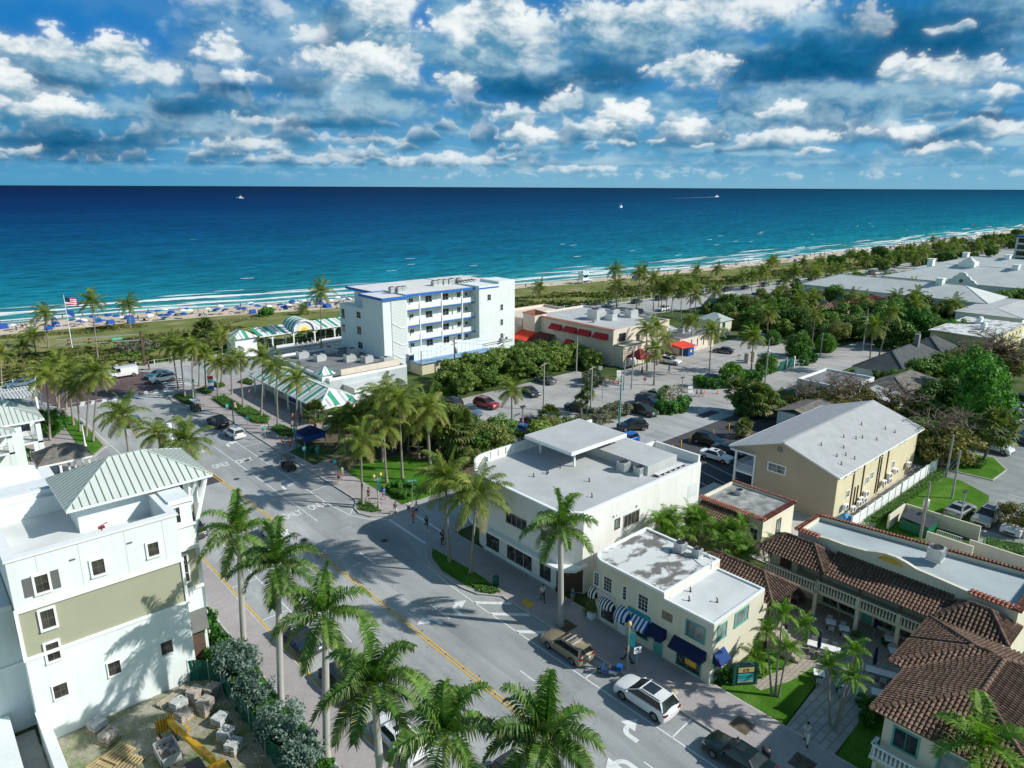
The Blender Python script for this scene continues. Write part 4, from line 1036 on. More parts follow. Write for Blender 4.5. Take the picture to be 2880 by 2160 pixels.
t=thing('courtyard_house','small pale house with worn flat roof edged in red barrel tiles','house',(67,35,0))
part(t,'wall',B().prism(rect(63.6,70.2,31.9,39.5),0,3.7),m_creamw);part(t,'roof_deck',B().sheet(rect(63.9,69.9,32.2,39.2),3.72),m_aged)
part(t,'parapet',parapet(rect(63.6,70.2,31.9,39.5),3.7,3.95,.25),m_creamw)
b=B()
for q in([(63.4,31.7,3.85),(70.4,31.7,3.85),(70.4,32.2,4.05),(63.4,32.2,4.05)],[(63.4,39.7,3.85),(63.4,31.7,3.85),(63.9,31.7,4.05),(63.9,39.7,4.05)],[(70.0,39.7,4.05),(70.0,31.7,4.05),(70.5,31.7,3.85),(70.5,39.7,3.85)]):tiles(b,q,.28,.5)
part(t,'tile_coping',b,m_tiler)
b=B()
for q in([(61.9,39.3,2.9),(61.9,33.9,2.9),(63.6,33.9,3.6),(63.6,39.3,3.6)],[(61.9,33.9,2.9),(64.6,33.2,2.9),(63.6,34.4,3.6)]):tiles(b,q,.28)
part(t,'porch_roof',b,m_tile);part(t,'porch_post',B().box(62.1,62.25,34.2,34.35,0,2.9).box(62.1,62.25,38.6,38.75,0,2.9),m_wood)
win(t,'-x',63.6,32.4,33.2,1.4,2.6,grid=(2,2));win(t,'-y',31.9,66.6,67.4,1.3,2.9,gl=m_glassc,fr=m_wood,grid=(2,1));win(t,'-x',63.6,35.3,36.8,.9,2.4,grid=(3,2),fr=m_green)
ac('ac',67.8,37.2,3.47,0,'dark condenser unit on the tile edged worn roof',None,.9)
t=thing('apartment_house','tan two storey apartment house with long grey shingle gable roof','building',(88,36,0))
g_=[(30.1,0),(30.1,6.05),(36.5,8.2),(42.9,6.05),(42.9,5.5),(40,5.5),(40,0)]
b=B()
b.add([(76.2,y,z)for y,z in g_]+[(100.4,y,z)for y,z in g_],[tuple(range(7))[::-1],tuple(range(7,14))]+[(i,(i+1)%7,7+(i+1)%7,7+i)for i in range(7)])
part(t,'wall',b,m_beige)
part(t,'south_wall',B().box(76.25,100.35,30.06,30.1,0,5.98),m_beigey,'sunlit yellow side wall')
b=B();flat_poly(b,[(75.5,29.6,5.98),(101,29.6,5.98),(101,36.5,8.32),(75.5,36.5,8.32)]);flat_poly(b,[(101,43.4,5.98),(75.5,43.4,5.98),(75.5,36.5,8.32),(101,36.5,8.32)]);b.bar((75.5,36.5,8.32),(101,36.5,8.32),.35,.05)
part(t,'shingle_roof',b,m_shing)
b=B()
for y0,z0,y1,z1 in((29.6,5.9,36.5,8.23),(43.4,5.9,36.5,8.23)):b.bar((75.5,y0,z0),(75.5,y1,z1),.06,.2);b.bar((101,y0,z0),(101,y1,z1),.06,.2)
b.box(75.5,101,29.52,29.6,5.8,5.97);b.box(75.5,101,43.4,43.48,5.8,5.97)
part(t,'fascia',b,m_trim)
win(t,'-x',76.2,36.25,38.35,4.1,5.0,grid=(2,2),gl=m_glassc,fw=.14);part(t,'gable_vent',B().box(76.12,76.2,36.8,37.4,6.75,7.35),m_roofd)
part(t,'porch_back',B().box(78,100,40.0,40.06,0,5.5),m_roofd);part(t,'balcony_floor',B().box(76.2,100.4,40.06,42.9,2.55,2.8),m_trim)
for y in(40.2,42.8):
 for x in(76.3,82,88,94,100.2):part(t,'porch_post',B().box(x-.12,x+.12,y-.12,y+.12,0,5.5),m_trim)
part(t,'balcony_rail',rail(rail(B(),(76.25,40.1),(76.25,42.8),2.85,3.75,.2),(76.25,42.8),(100,42.8),2.85,3.75,.2),m_trim)
b=B();b.box(75.6,76.2,40,43.3,5.42,5.6)
part(t,'porch_beam',b,m_trim)
for x,z in((78.0,5.2),(79.9,5.25),(81.4,5.25),(86.6,5.25),(88.1,5.25),(94,5.25),(95.6,5.25)):win(t,'-y',30.06,x,x+.6,z-.15,z+.3,grid=(1,1),gl=m_glass,fw=.05)
for x,z in((79.2,2.5),(84.5,2.7),(85.8,2.95),(92.5,2.6)):win(t,'-y',30.06,x,x+.75,z-.2,z+.6,grid=(1,2),gl=m_glassc,fw=.06)
b=B()
for x in(81.5,82.3):b.box(x-.07,x+.07,29.95,30.06,.4,3.0)
for x in(80.6,83.4,87.9,88.6,90.6):b.box(x-.08,x+.08,29.95,30.06,.3,5.8)
part(t,'drain_pipe',b,m_wood)
vents([(y[0],y[1],5.98+(y[1]-29.6)*.339)for y in((78.5,30.8),(80,34),(79.7,31.9),(81.2,31.5),(82.6,32.4),(81.6,30.6),(85.2,33.6),(86.7,32.7),(87.9,32.4),(89.6,31.3),(91.3,34.0),(94,32),(94.6,31.0))],'small dark vent on the long grey shingle roof','vents on the grey shingle roof')
for i,(x,z,y)in enumerate(((80.3,.45,29.5),(82.2,.5,29.6),(84.3,1.15,29.7),(84.0,.4,29.7),(82.9,.75,29.7),(89.6,1.0,29.7),(91.2,1.55,29.7),(91.4,.8,29.7),(93.2,1.6,29.7),(97.6,1.35,29.7),(78.6,1.2,29.7))):
 ac('wall_ac',x,y,z,0,'white split air conditioner mounted along the yellow side wall of the tan apartment house','wall units on the tan apartment house')
t=thing('arcade_building','cream Spanish style building with balcony and brown tile eaves behind the dining patio','building',(61,18,0))
fpH=[(59.4,26.3),(63.7,26.3),(66.6,9.0),(59.4,9.0)]
part(t,'wall',B().prism(fpH,0,6.1),m_creamw);part(t,'roof_deck',B().sheet([(59.6,26.1),(63.5,26.1),(66.3,9.2),(59.6,9.2)],6.13),m_blueroof)
part(t,'parapet',parapet(fpH,6.1,6.5,.22),m_creamw)
b=B();ys=[24.5,23.5,22,21,20.2,19.4,18.6,17.8,17,16.2,15,13.5,12.2];hs=[6.5,6.62,6.6,6.72,6.8,7.05,7.2,7.2,7.05,6.8,6.72,6.6,6.5]
for i in range(len(ys)-1):
 for x in(59.39,59.63):
  b.add([(x,ys[i],6.3),(x,ys[i+1],6.3),(x,ys[i+1],hs[i+1]),(x,ys[i],hs[i])],[(0,1,2,3)])
 b.add([(59.34,ys[i],hs[i]),(59.34,ys[i+1],hs[i+1]),(59.68,ys[i+1],hs[i+1]),(59.68,ys[i],hs[i])],[(0,1,2,3)])
part(t,'curved_gable',b,m_creamw)
b=B();tiles(b,[(63.3,26.5,6.65),(66.2,9.0,6.65),(66.9,9.0,6.45),(64.0,26.5,6.45)],.28,.5);tiles(b,[(59.2,26.6,6.45),(63.9,26.6,6.45),(63.9,26.1,6.65),(59.2,26.1,6.65)],.28,.5);tiles(b,[(59.1,26.5,6.45),(59.1,24.3,6.45),(59.6,24.3,6.65),(59.6,26.5,6.65)],.28,.5);tiles(b,[(59.1,12.3,6.45),(59.1,9,6.45),(59.7,9,6.65),(59.7,12.3,6.65)],.28,.5);tiles(b,[(59,8.8,6.45),(66.8,8.8,6.45),(66.8,9.3,6.65),(59,9.3,6.65)],.28,.5)
part(t,'tile_coping',b,m_tiler)
b=B();tiles(b,[(56.7,22.6,4.55),(56.7,13.2,4.55),(59.4,13.2,5.75),(59.4,22.6,5.75)],.29)
part(t,'eave_roof',b,m_tile)
for y0,y1,xa in((22.3,28.6,56.3),(8.7,13.6,56.5)):
 hp,ab_=hip(xa,60.0,y0,y1,4.85,6.25);b=B()
 for q in hp:tiles(b,q,.29)
 for r_ in hip_ridges(xa,60.0,y0,y1,4.87,ab_):ridge(b,r_)
 part(t,'hip_roof',b,m_tile)
part(t,'tower_wall',B().prism(rect(57.3,59.45,9.3,13.0),0,4.85).prism(rect(58.6,59.45,25.6,28.2),2.6,4.85),m_cream)
part(t,'balcony_floor',B().box(57.0,59.4,13.0,23.0,2.38,2.62).box(56.6,59.4,23.0,28.0,2.38,2.62),m_cream)
b=B()
for y0,y1 in((13.2,16.1),(16.2,19.35),(19.45,22.9)):balusters(b,(57.0,y0),(57.0,y1),2.62,3.6)
balusters(b,(57.0,23.0),(56.65,23.05),2.62,3.6);balusters(b,(56.65,23.1),(56.65,27.8),2.62,3.6)
for y in(13.1,16.15,19.4,22.95):b.box(56.88,57.12,y-.12,y+.12,2.62,3.68)
part(t,'balustrade',b,m_creamw)
for y in(12.7,16.15,19.4,23.05):part(t,'column',B().box(57.05,57.35,y-.15,y+.15,0,2.4),m_creamw)
for y in(16.15,19.4,22.8):part(t,'roof_post',B().box(56.95,57.1,y-.08,y+.08,3.6,4.6),m_wood)
for y in(14.3,17.0,18.6,20.7,25.2):win(t,'-x',59.4,y,y+.85,3.2,4.3,fr=m_green,gl=m_glass,grid=(2,2))
for y in(13.8,15.8,17.2,20.4,22.0):win(t,'-x',59.4,y,y+1.2,.4,2.1,fr=m_green,gl=m_shop,grid=(2,1),name='shop_window')
door(t,'-x',59.4,18.9,19.8,.1,2.2,m_green);win(t,'-x',57.3,9.9,10.7,3.3,4.4,fr=m_green,grid=(2,2))
part(t,'arch_panel',B().add([(59.36,18.2+1.0*math.cos(R(a)),6.5+.5*math.sin(R(a)))for a in range(0,181,20)],[tuple(range(10))]),m_yel)
part(t,'arch_door',B().box(58.55,58.62,26.2,27.3,2.62,4.3),m_wood)
ac('ac',62.9,15.9,6.5,0,'grey condenser unit raised on legs on the white arcade roof',None,1.25)
t=thing('villa','cream building with big brown barrel tile hip roof in the near right corner','building',(48,8,0))
ze,zr=5.0,6.8
slopes=[[(42.2,12.74,ze),(46.65,7.95,zr),(42.2,3.2,ze)],[(48,12.74,ze),(42.2,12.74,ze),(46.65,7.95,zr),(51.3,7.95,zr),(52,8.74,6.5)],[(48,13.8,ze),(48,12.74,ze),(52,8.74,6.5),(52,9.8,6.5)],[(56,13.8,ze),(48,13.8,ze),(52,9.8,6.5)],[(56,3.2,ze),(56,13.8,ze),(52,9.8,6.5),(52,8.74,6.5),(51.3,7.95,zr)],[(42.2,3.2,ze),(56,3.2,ze),(51.3,7.95,zr),(46.65,7.95,zr)]]
b=B()
for q in slopes:tiles(b,q,.27,.38,.105)
for r_ in([(42.2,12.74,ze),(46.65,7.95,zr)],[(42.2,3.2,ze),(46.65,7.95,zr)],[(46.65,7.95,zr),(51.3,7.95,zr)],[(48,13.8,ze),(52,9.8,6.5)],[(56,13.8,ze),(52,9.8,6.5)],[(52,9.8,6.5),(52,8.74,6.5)],[(51.3,7.95,zr),(56,3.2,ze)]):ridge(b,r_,.17)
part(t,'tile_roof',b,m_tile)
part(t,'wall',B().prism([(42.95,-6),(42.95,12.0),(48.7,12.0),(48.7,13.1),(55.3,13.1),(55.3,-6)],0,4.95),m_creamw)
part(t,'soffit',B().box(42.3,55.9,3.3,12.65,4.88,4.97),m_wood)
win(t,'-x',42.95,9.95,11.3,2.8,4.1,fr=m_green,gl=m_glass,grid=(2,1),fw=.12);win(t,'-x',42.95,7.4,8.7,2.8,4.1,fr=m_green,gl=m_glassc,grid=(1,1),fw=.12);win(t,'-x',42.95,9.4,11,.5,1.3,fr=m_green,gl=m_glass,grid=(2,1));win(t,'-x',42.95,4.4,6,2.8,4.1,fr=m_green,gl=m_glass,grid=(2,1),fw=.12)
part(t,'balcony_floor',B().box(42.1,42.95,-4,12.3,1.55,1.75),m_creamw);b=B();balusters(b,(42.2,-4),(42.2,12.2),1.75,2.7);balusters(b,(42.2,12.2),(43,12.2),1.75,2.7)
part(t,'balustrade',b,m_white)
for y in(11.9,8,4):part(t,'column',B().box(42.1,42.35,y-.12,y+.12,0,1.6),m_creamw)
t=thing('vinyl_fence','white panel fence along the side yard of the tan apartment house','fence',(90,27.9,0))
b=B()
for i in range(13):b.box(76.2+i*2.05,76.2+i*2.05+1.95,27.86,27.92,.05,1.65)
part(t,'panel',b,m_trim)
for i in range(14):part(t,'post',B().box(76.1+i*2.05,76.24+i*2.05,27.8,27.98,0,1.78),m_trim)
t=thing('trash_enclosure','cream walled rubbish enclosure beside the small lawn','wall',(82,21,0))
part(t,'wall',B().box(84.2,84.4,17.6,25.4,0,1.7).box(79.6,84.4,25.2,25.4,0,1.7).box(79,79.2,16.8,21.2,0,1.5).box(80.2,80.4,8,17.5,0,1.6),m_creamw)
part(t,'gate',rail(B(),(80.3,18.2),(80.3,20.6),.1,1.5,.15),m_trim)
t=thing('dumpster','dark green rubbish container with black lids inside the cream enclosure','dumpster',(81.6,22.8,0))
b=B();b.prism(rect(80.4,83.2,21.5,24.3),.15,1.3);part(t,'bin',b,M('dumpster_green',(.01,.14,.07),.5,.15,2))
b=B();flat_poly(b,[(80.3,21.4,1.35),(83.3,21.4,1.35),(83.3,24.4,1.75),(80.3,24.4,1.75)]);part(t,'lid',b,m_dmetal)
t=thing('blue_tarp','crumpled blue tarpaulin over a pile beside the tan apartment house','tarp',(77.6,29.2,0))
b=B();n_=9
vs=[(76.3+i*.34,28.2+j*.24,.25+.85*math.exp(-((i-4)**2+(j-4)**2)/9.)+.16*rnd.random())for i in range(n_)for j in range(n_)]
b.add(vs,[(i*n_+j,(i+1)*n_+j,(i+1)*n_+j+1,i*n_+j+1)for i in range(n_-1)for j in range(n_-1)]);part(t,'sheet',b,M('tarp_blue',(.05,.25,.50),.5,.2,3))
t=thing('beach_hotel','white five storey beach hotel with blue trimmed balconies','hotel',(88,128,0))
part(t,'wall',B().prism([(72.6,119.4),(78.3,119.4),(78.3,121.1),(96,121.1),(96,137),(72.6,137)],0,12.75),m_white)
part(t,'top_storey_wall',B().prism([(72.62,119.42),(78.3,119.42),(78.3,121.12),(96,121.12),(96,136.8),(76.2,136.8),(76.2,127.2),(72.62,127.2)],12.75,15.5),m_white)
part(t,'roof_slab',B().prism([(78.0,119.5),(96.2,119.5),(107,124),(107,138.5),(75.2,138.5),(75.2,127.6),(78.0,127.6)],15.6,15.95),m_hroof)
part(t,'roof_edge',parapet([(77.95,119.45),(96.2,119.45),(96.2,138.6),(75.1,138.6),(75.1,127.5),(77.95,127.5)],15.5,16.0,.2),m_blue,'blue roof edge')
part(t,'stair_roof',B().box(72.3,78.9,119.0,128,15.5,15.8),m_hroof);part(t,'stair_roof_edge',parapet(rect(72.25,78.95,118.95,128.05),15.35,15.85,.15),m_blue)
m,nt,p=new_mat('lattice_block');v=nn(nt,'ShaderNodeNewGeometry').outputs['Position']
sx=nn(nt,'ShaderNodeSeparateXYZ',inp={0:v});fx=mathn(nt,'FRACT',mathn(nt,'MULTIPLY',sx.outputs[0],3.4));fz=mathn(nt,'FRACT',mathn(nt,'MULTIPLY',sx.outputs[2],3.4))
hole=mathn(nt,'MULTIPLY',mathn(nt,'GREATER_THAN',fx,.45),mathn(nt,'GREATER_THAN',fz,.5))
L(nt,mixc(nt,hole,(.72,.75,.75),(.36,.39,.41)),p.inputs['Base Color']);m_lattice=m
part(t,'lattice_screen',B().box(74.5,78.1,119.3,119.4,.5,15.3),m_lattice);b=B()
for z in(10.6,7.1,4.3):b.bar((74.6,119.25,z),(76.6,119.25,z-1.2),.1);b.bar((76.6,119.25,z-1.2),(78.3,119.25,z-1.2),.1)
part(t,'stair_string',b,m_trim)
for z in(12.75,9.5,6.3,3.4):
 part(t,'balcony_floor',B().box(78.3,95.9,119.42,121.1,z-.22,z),m_white)
 if z>4:
  part(t,'balcony_edge',B().box(78.3,95.9,119.38,119.42,z-.2,z+.02),m_blue)
  b=B();b.box(78.3,95.9,119.46,119.52,z+.1,z+1.12)
  for k in range(6):b.box(78.3,95.9,119.43,119.47,z+.15+k*.17,z+.19+k*.17)
  part(t,'balcony_rail',b,m_trim)
for x in(81.4,87.0,92.4):part(t,'balcony_post',B().box(x-.11,x+.11,119.3,119.45,3.4,15.5),m_trim)
for z0 in(12.75,9.5,6.3,3.4):
 for u0,u1,dz,h in((79.9,80.9,1.3,.75),(84.0,85.6,.9,1.35),(88.3,90.0,.9,1.35),(92.3,93.2,1.1,1.1),(94.4,95.2,1.3,.7)):
  win(t,'-y',121.1,u0,u1,z0+dz,z0+dz+h,grid=(2,2),fw=.07)
 for x in(82.5,87.0,91.2):door(t,'-y',121.1,x,x+.9,z0+.02,z0+2.1,m_trim)
for y0,y1,z0,z1 in((128.1,129.8,10.6,11.9),(128.2,129.9,7.1,8.8),(128.0,129.8,4.1,5.5),(134.9,136.2,9.6,11.7),(134.9,136.2,6.6,8.4)):win(t,'-x',72.6,y0,y1,z0,z1)
win(t,'-x',76.2,128.2,131.2,13.0,15.2,grid=(4,1),fr=m_dmetal)
b=B();rail(b,(72.7,127.4),(72.7,136.9),12.8,13.8,.3);rail(b,(72.7,136.9),(76.2,136.9),12.8,13.8,.3)
part(t,'terrace_rail',b,m_trim)
part(t,'tower_wall',B().prism(rect(96,106.4,118,124.5),0,16.3).prism(rect(101.6,106.4,118,124.5),16.3,16.9),m_white)
part(t,'tower_edge',B().box(95.97,101.6,117.95,118.0,15.6,15.9),m_blue)
for u0,u1,z0,z1 in((98.35,99.3,13.0,14.25),(102.1,102.85,10.4,11.7),(102.1,102.85,7.0,8.3),(102.1,102.85,3.95,5.1)):win(t,'-y',118,u0,u1,z0,z1)
part(t,'painted_window',B().box(102.3,103,117.96,118,13.2,14.6),m_whitec)
b=B();b.tube([(102.2,117.3,1),(102.2,117.3,4.1),(103.0,117.3,4.7),(103.4,117.3,3.9)],.38,8);b.box(99,101.6,116.5,118,1.2,2.4);b.tube([(99.5,117.2,2.4),(102,117.2,2.9)],.2,6);b.tube([(97,117.7,3.2),(106,117.7,3.2)],.06);b.tube([(97,117.7,3.6),(106,117.7,3.6)],.06)
part(t,'exhaust_duct',b,m_alum)
part(t,'annex_wall',B().prism(rect(78.3,97.5,115.2,119.4),0,2.3),m_cream);part(t,'annex_roof',B().box(78.0,97.8,114.8,119.4,2.3,2.5),M('faded_blue',(.16,.30,.48),.8,.15,.5),'faded blue annex roof');b=B()
for i in range(16):x=78.6+i*1.12;b.box(x,x+1.06,117.9,117.96,2.5,5.0)
part(t,'annex_panel',b,m_white);part(t,'annex_rail',rail(B(),(78.1,114.9),(97.7,114.9),2.5,3.5,.6),m_trim)
for i,(x,y)in enumerate(((77.9,124.2),(79.2,123.6),(80.4,123.6),(90.6,127),(92.2,127.4),(93.6,127.2),(94.9,127),(96.0,127.6),(97.4,127))):
 ac('ac',x,y,15.97,0,['grey condenser unit near the stair end of the hotel roof','grey condenser unit near the tower end of the hotel roof'][i>2],['condensers at the stair end of the hotel roof','condensers at the tower end of the hotel roof'][i>2],1.2)
t=thing('hotel_roof_pipes','tangle of grey pipes on the hotel roof beside the tower','pipework',(98,126,15.9));b=B()
for i in range(6):b.tube([(95.5+i,124.5,16),(95.5+i,125.5+.2*i,16.7),(97+i,126.5,16.4)],.09)
part(t,'pipe',b,m_dmetal)
t=thing('seafront_restaurant','low restaurant with dark grey flat roof beside the beach hotel','restaurant',(64,122,0))
fpR=rect(56.2,72.5,111.4,135.0)
part(t,'wall',B().prism(fpR,0,3.55),M('grey_stucco',(.46,.50,.52),.85,.06,.3,streak=.3));part(t,'roof_deck',B().sheet(rect(56.5,72.5,111.7,134.6),3.56),m_roofd)
part(t,'parapet',parapet(fpR,3.55,4.0,.25),m_whitec);part(t,'screen_wall',B().box(59,71.5,112.3,112.6,3.9,5.0),m_pink,'beige canvas screen')
part(t,'annex_wall',B().prism(rect(58.8,66.4,107.4,111.4),0,2.45),m_white);part(t,'annex_roof',B().box(58.7,66.5,107.3,111.4,2.45,2.6),m_roofw)
part(t,'rear_rail',rail(B(),(57,134.8),(72.4,134.8),4.0,5.0,.9),m_dmetal)
for x,y,rz in((60.5,131.2,0),(62.0,126.6,.1),(66.9,131.5,0),(66.3,122.5,0),(69.8,127.2,.1),(68.5,119.5,.2),(71,116.2,0)):
 ac('package_ac',x,y,3.57,rz,'large boxy rooftop unit on the dark restaurant roof','rooftop units on the dark restaurant roof',1.05)
b=B();b.lathe(0,0,[(.02,.6),(.45,.75),(.7,1.0)],12);b.tube([(0,0,0),(0,0,.7)],.05)
o=b.build('satellite_dish',m_alum);o.location=(66.8,128.6,3.6);tag(o,'grey satellite dish on the dark restaurant roof','satellite dish')
o=B().box(66.8,68.6,106.6,108.4,0,1.5).box(67,68.4,106.8,108.2,1.5,1.62).build('electrical_cabinet',m_alum);tag(o,'grey electrical cabinet behind the restaurant','cabinet')
def striped_roof(b,x0,x1,y0,y1,z0,z1,w=.45):
 hp,ab_=hip(x0,x1,y0,y1,z0,z1)
 for q in hp:stripes(b,q,w)
 return ab_
SM=[m_wcan,m_sgreen,m_louver]
SM=[m_wcan,m_sgreen,M('stripe_grey',(.42,.45,.44),.6,.1,.8)]
t=thing('plaza_pavilion','long white pavilion with green and white striped hip roof along the plaza','pavilion',(51,112,0))
part(t,'wall',B().prism(rect(50.1,55.0,100.6,125.4),0,3.15),m_creamw);b=B()
ab_=striped_roof(b,47.6,55.6,98.6,126.2,3.25,5.1);part(t,'striped_roof',b,SM)
b=B()
for r_ in hip_ridges(47.6,55.6,98.6,126.2,3.27,ab_):b.bar(r_[0],r_[1],.28,.08)
part(t,'ridge_cap',b,m_trim);part(t,'fascia',parapet(rect(47.55,55.65,98.55,126.25),2.98,3.26,.15),m_trim)
part(t,'cupola_wall',B().box(55.4,57.4,112.6,114.6,3.0,4.6),m_trim);b=B();striped_roof(b,54.9,57.9,112.1,115.1,4.6,5.9,.3);part(t,'cupola_roof',b,SM)
for y in(101,106,111,116,121,125):part(t,'post',B().box(47.9,48.15,y-.12,y+.12,0,3.0),m_trim)
for y in(107.5,112.5):part(t,'blue_shutter',B().box(50.02,50.1,y,y+3.8,.4,2.6),m_bcan)
win(t,'-y',100.6,51.0,52.2,1.0,2.2);door(t,'-y',100.6,53,53.9,0,2.1,m_trim)
for y in(101.4,104.4,117.5,120.5):win(t,'-x',50.1,y,y+1.7,.9,2.3,grid=(2,1))
t=thing('beach_pavilion','white beach shelter with green striped roof and arched sun gable','pavilion',(73,159,0))
for x0,x1 in((62.2,70.4),(75.9,92.5)):
 b=B();stripes(b,[(x0,156.3,3.7),(x1,156.3,3.7),(x1,161.8,4.8),(x0,161.8,4.8)],.46);part(t,'striped_roof',b,SM);part(t,'fascia',B().box(x0,x1,156.2,156.3,3.5,3.72),m_trim)
hp,ab_=hip(56.4,62.4,157.0,163.6,3.6,5.3);b=B()
for q in hp:stripes(b,q,.46)
part(t,'end_hip_roof',b,SM);part(t,'end_wall',B().box(57,62,157.6,163,0,3.5),m_trim)
b=B();n_=16
for k in range(8):
 b.cur=1 if k%2 else 0;y0,y1=156.0+k*.8,156.8+k*.8
 for i in range(n_):
  a0,a1=math.pi*i/n_,math.pi*(i+1)/n_
  b.quad((73.15+2.85*math.cos(a0),y0,3.7+2.75*math.sin(a0)),(73.15+2.85*math.cos(a1),y0,3.7+2.75*math.sin(a1)),(73.15+2.85*math.cos(a1),y1,3.7+2.75*math.sin(a1)),(73.15+2.85*math.cos(a0),y1,3.7+2.75*math.sin(a0)))
part(t,'arched_roof',b,[m_wcan,m_sgreen])
b=B()
for i in range(n_):
 a0,a1=math.pi*i/n_,math.pi*(i+1)/n_;b.quad((73.15+2.85*math.cos(a0),155.95,3.7+2.75*math.sin(a0)),(73.15+2.85*math.cos(a1),155.95,3.7+2.75*math.sin(a1)),(73.15+2.4*math.cos(a1),155.95,3.7+2.3*math.sin(a1)),(73.15+2.4*math.cos(a0),155.95,3.7+2.3*math.sin(a0)))
part(t,'arch_rim',b,m_trim)
m_sun=M('sun_yellow',(.80,.55,.03),.7,.05,1);b=B()
for i in range(24):
 a0,a1=math.pi*i/24,math.pi*(i+1)/24
 for(r0,r1,c_,y)in((0,.8,2,156.2),(.8,1.5,1,156.24),(1.5,2.4,0,156.28)):
  sh_=.12 if c_==0 else 0
  b.cur=c_;b.add([(73.15+r0*math.cos(a0),y,3.75+r0*.97*math.sin(a0)),(73.15+r1*math.cos(a0),y,3.75+r1*.97*math.sin(a0)),(73.15+r1*math.cos(a1-sh_*.3),y,3.75+r1*.97*math.sin(a1-sh_*.3)),(73.15+r0*math.cos(a1),y,3.75+r0*.97*math.sin(a1))],[(0,1,2,3)])
part(t,'sunburst_gable',b,[m_wcan,M('sun_pale',(.85,.78,.45),.7,.05,1),m_sun],'white gable painted with a yellow rising sun')
for x in(65.3,70.5,75.9,81.2,86.8):
 b=B().box(x-.15,x+.15,156.5,156.8,0,3.6)
 for s_ in(-1,1):b.bar((x,156.65,2.7),(x+s_*1.0,156.65,3.55),.16)
 part(t,'post',b,m_trim);part(t,'rear_post',B().box(x-.12,x+.12,161.2,161.45,0,4.6),m_trim)
t=thing('picket_wall','low white board wall in front of the beach pavilion','fence',(65,155,0));b=B()
for x0,x1,y in((56,64.8,153.4),(65.6,70.3,155.6),(76.4,90,155.4)):
 k=int((x1-x0)/.3)
 for i in range(k):b.box(x0+i*.3,x0+i*.3+.27,y,y+.06,.05,1.25)
part(t,'boards',b,m_trim)
for i in range(4):
 tt=thing('slatted_lounge_chair','white slatted wooden armchair row under the sun gable, facing the street','chair',(71.2+i*1.35,155.7,0),0,'armchairs under the sun gable')
 b=B();b.box(-.35,.35,-.5,.3,.32,.38);bo=b.mesh('seat',m_trim);o=bpy.data.objects.new('seat',bo);link(o,tt)
 b=B();b.bar((-.3,.25,.35),(-.3,.5,1.05),.6,.05,(1,0,0));b.bar((0,.25,.35),(0,.55,1.1),.3,.05,(1,0,0));o=bpy.data.objects.new('backrest',b.mesh('backrest',m_trim));link(o,tt)
 for s_ in(-1,1):o=bpy.data.objects.new('leg',B().box(s_*.36-.04,s_*.36+.04,-.5,.4,0,.6).mesh('leg',m_trim));link(o,tt)
t=thing('peach_restaurant','peach stucco restaurant with red awnings and flat grey roof','restaurant',(124,108,0))
fpP=rect(113.8,133.5,94.8,121.5)
part(t,'wall',B().prism(fpP,0,7.4).prism(rect(133.5,137.5,99,119),0,6.6),m_pink);part(t,'roof_deck',B().sheet(rect(114.1,133.2,95.1,121.2),7.42),m_roofg)
part(t,'parapet',parapet(fpP,7.4,7.85,.3),m_pink)
b=B();tiles(b,[(113.5,121.6,7.7),(113.5,94.6,7.7),(114.1,94.6,7.95),(114.1,121.6,7.95)],.4,.6);part(t,'tile_coping',b,m_tiler)
part(t,'rear_wall',B().prism(rect(112,131,121.5,133.5),0,6.3).prism(rect(106,112,121.5,132),0,5.2),m_pink);part(t,'rear_parapet',parapet(rect(112,131,121.5,133.5),6.3,6.9,.3),m_pink)
part(t,'stair_tower',B().prism(rect(112.0,115.8,117.2,121.2),0,8.3),m_pink);b=B();hp,ab_=hip(111.8,116,117,121.4,8.3,9.1)
for q in hp:tiles(b,q,.4,.6)
part(t,'tower_roof',b,m_tiler);b=B();tiles(b,[(109.5,117.2,2.6),(109.5,112.2,2.6),(113.8,112.2,4.1),(113.8,117.2,4.1)],.4,.6);part(t,'lean_to_roof',b,m_tiler);part(t,'lean_to_wall',B().prism(rect(109.9,113.8,112.4,117),0,2.6),m_pink)
for y0,y1 in((110.0,113.5),(105.4,109.0),(101.1,104.6),(96.2,99.9)):
 awning(t,'-x',113.8,y0,y1,6.75,5.75,1.1,[m_red],label='red window awning');win(t,'-x',113.8,y0+.4,y1-.4,5.3,6.4,grid=(2,1),fr=m_pink)
awning(t,'-x',113.8,106.2,108.6,3.8,2.9,.9,[m_red],label='small red awning over the side door');door(t,'-x',113.8,106.8,107.6,.1,2.5,m_trim)
awning(t,'-x',112.0,116.5,122.6,4.3,2.9,4.0,[m_redo],label='large bright red entrance awning');awning(t,'-x',106,123.5,126,5.6,4.9,1.0,[m_redo])
for y in(116.7,122.4):part(t,'awning_post',B().cyl(108.1,y,0,2.8,.06),m_trim)
win(t,'-y',94.8,115.75,117.75,5.15,6.75,grid=(3,1),fr=m_dmetal);win(t,'-y',94.8,121.7,122.7,4.4,5.7,fr=m_dmetal,grid=(1,1));win(t,'-y',94.8,126.5,127.6,4.6,5.8,grid=(2,2))
m,nt,p=new_mat('breeze_block');v=nn(nt,'ShaderNodeNewGeometry').outputs['Position']
sx=nn(nt,'ShaderNodeSeparateXYZ',inp={0:v});fx=mathn(nt,'FRACT',mathn(nt,'MULTIPLY',sx.outputs[0],2.2));fz=mathn(nt,'FRACT',mathn(nt,'MULTIPLY',sx.outputs[2],2.2))
hole=mathn(nt,'MULTIPLY',mathn(nt,'GREATER_THAN',fx,.4),mathn(nt,'GREATER_THAN',fz,.35))
L(nt,mixc(nt,hole,(.56,.50,.43),(.16,.14,.12)),p.inputs['Base Color']);m_breeze=m
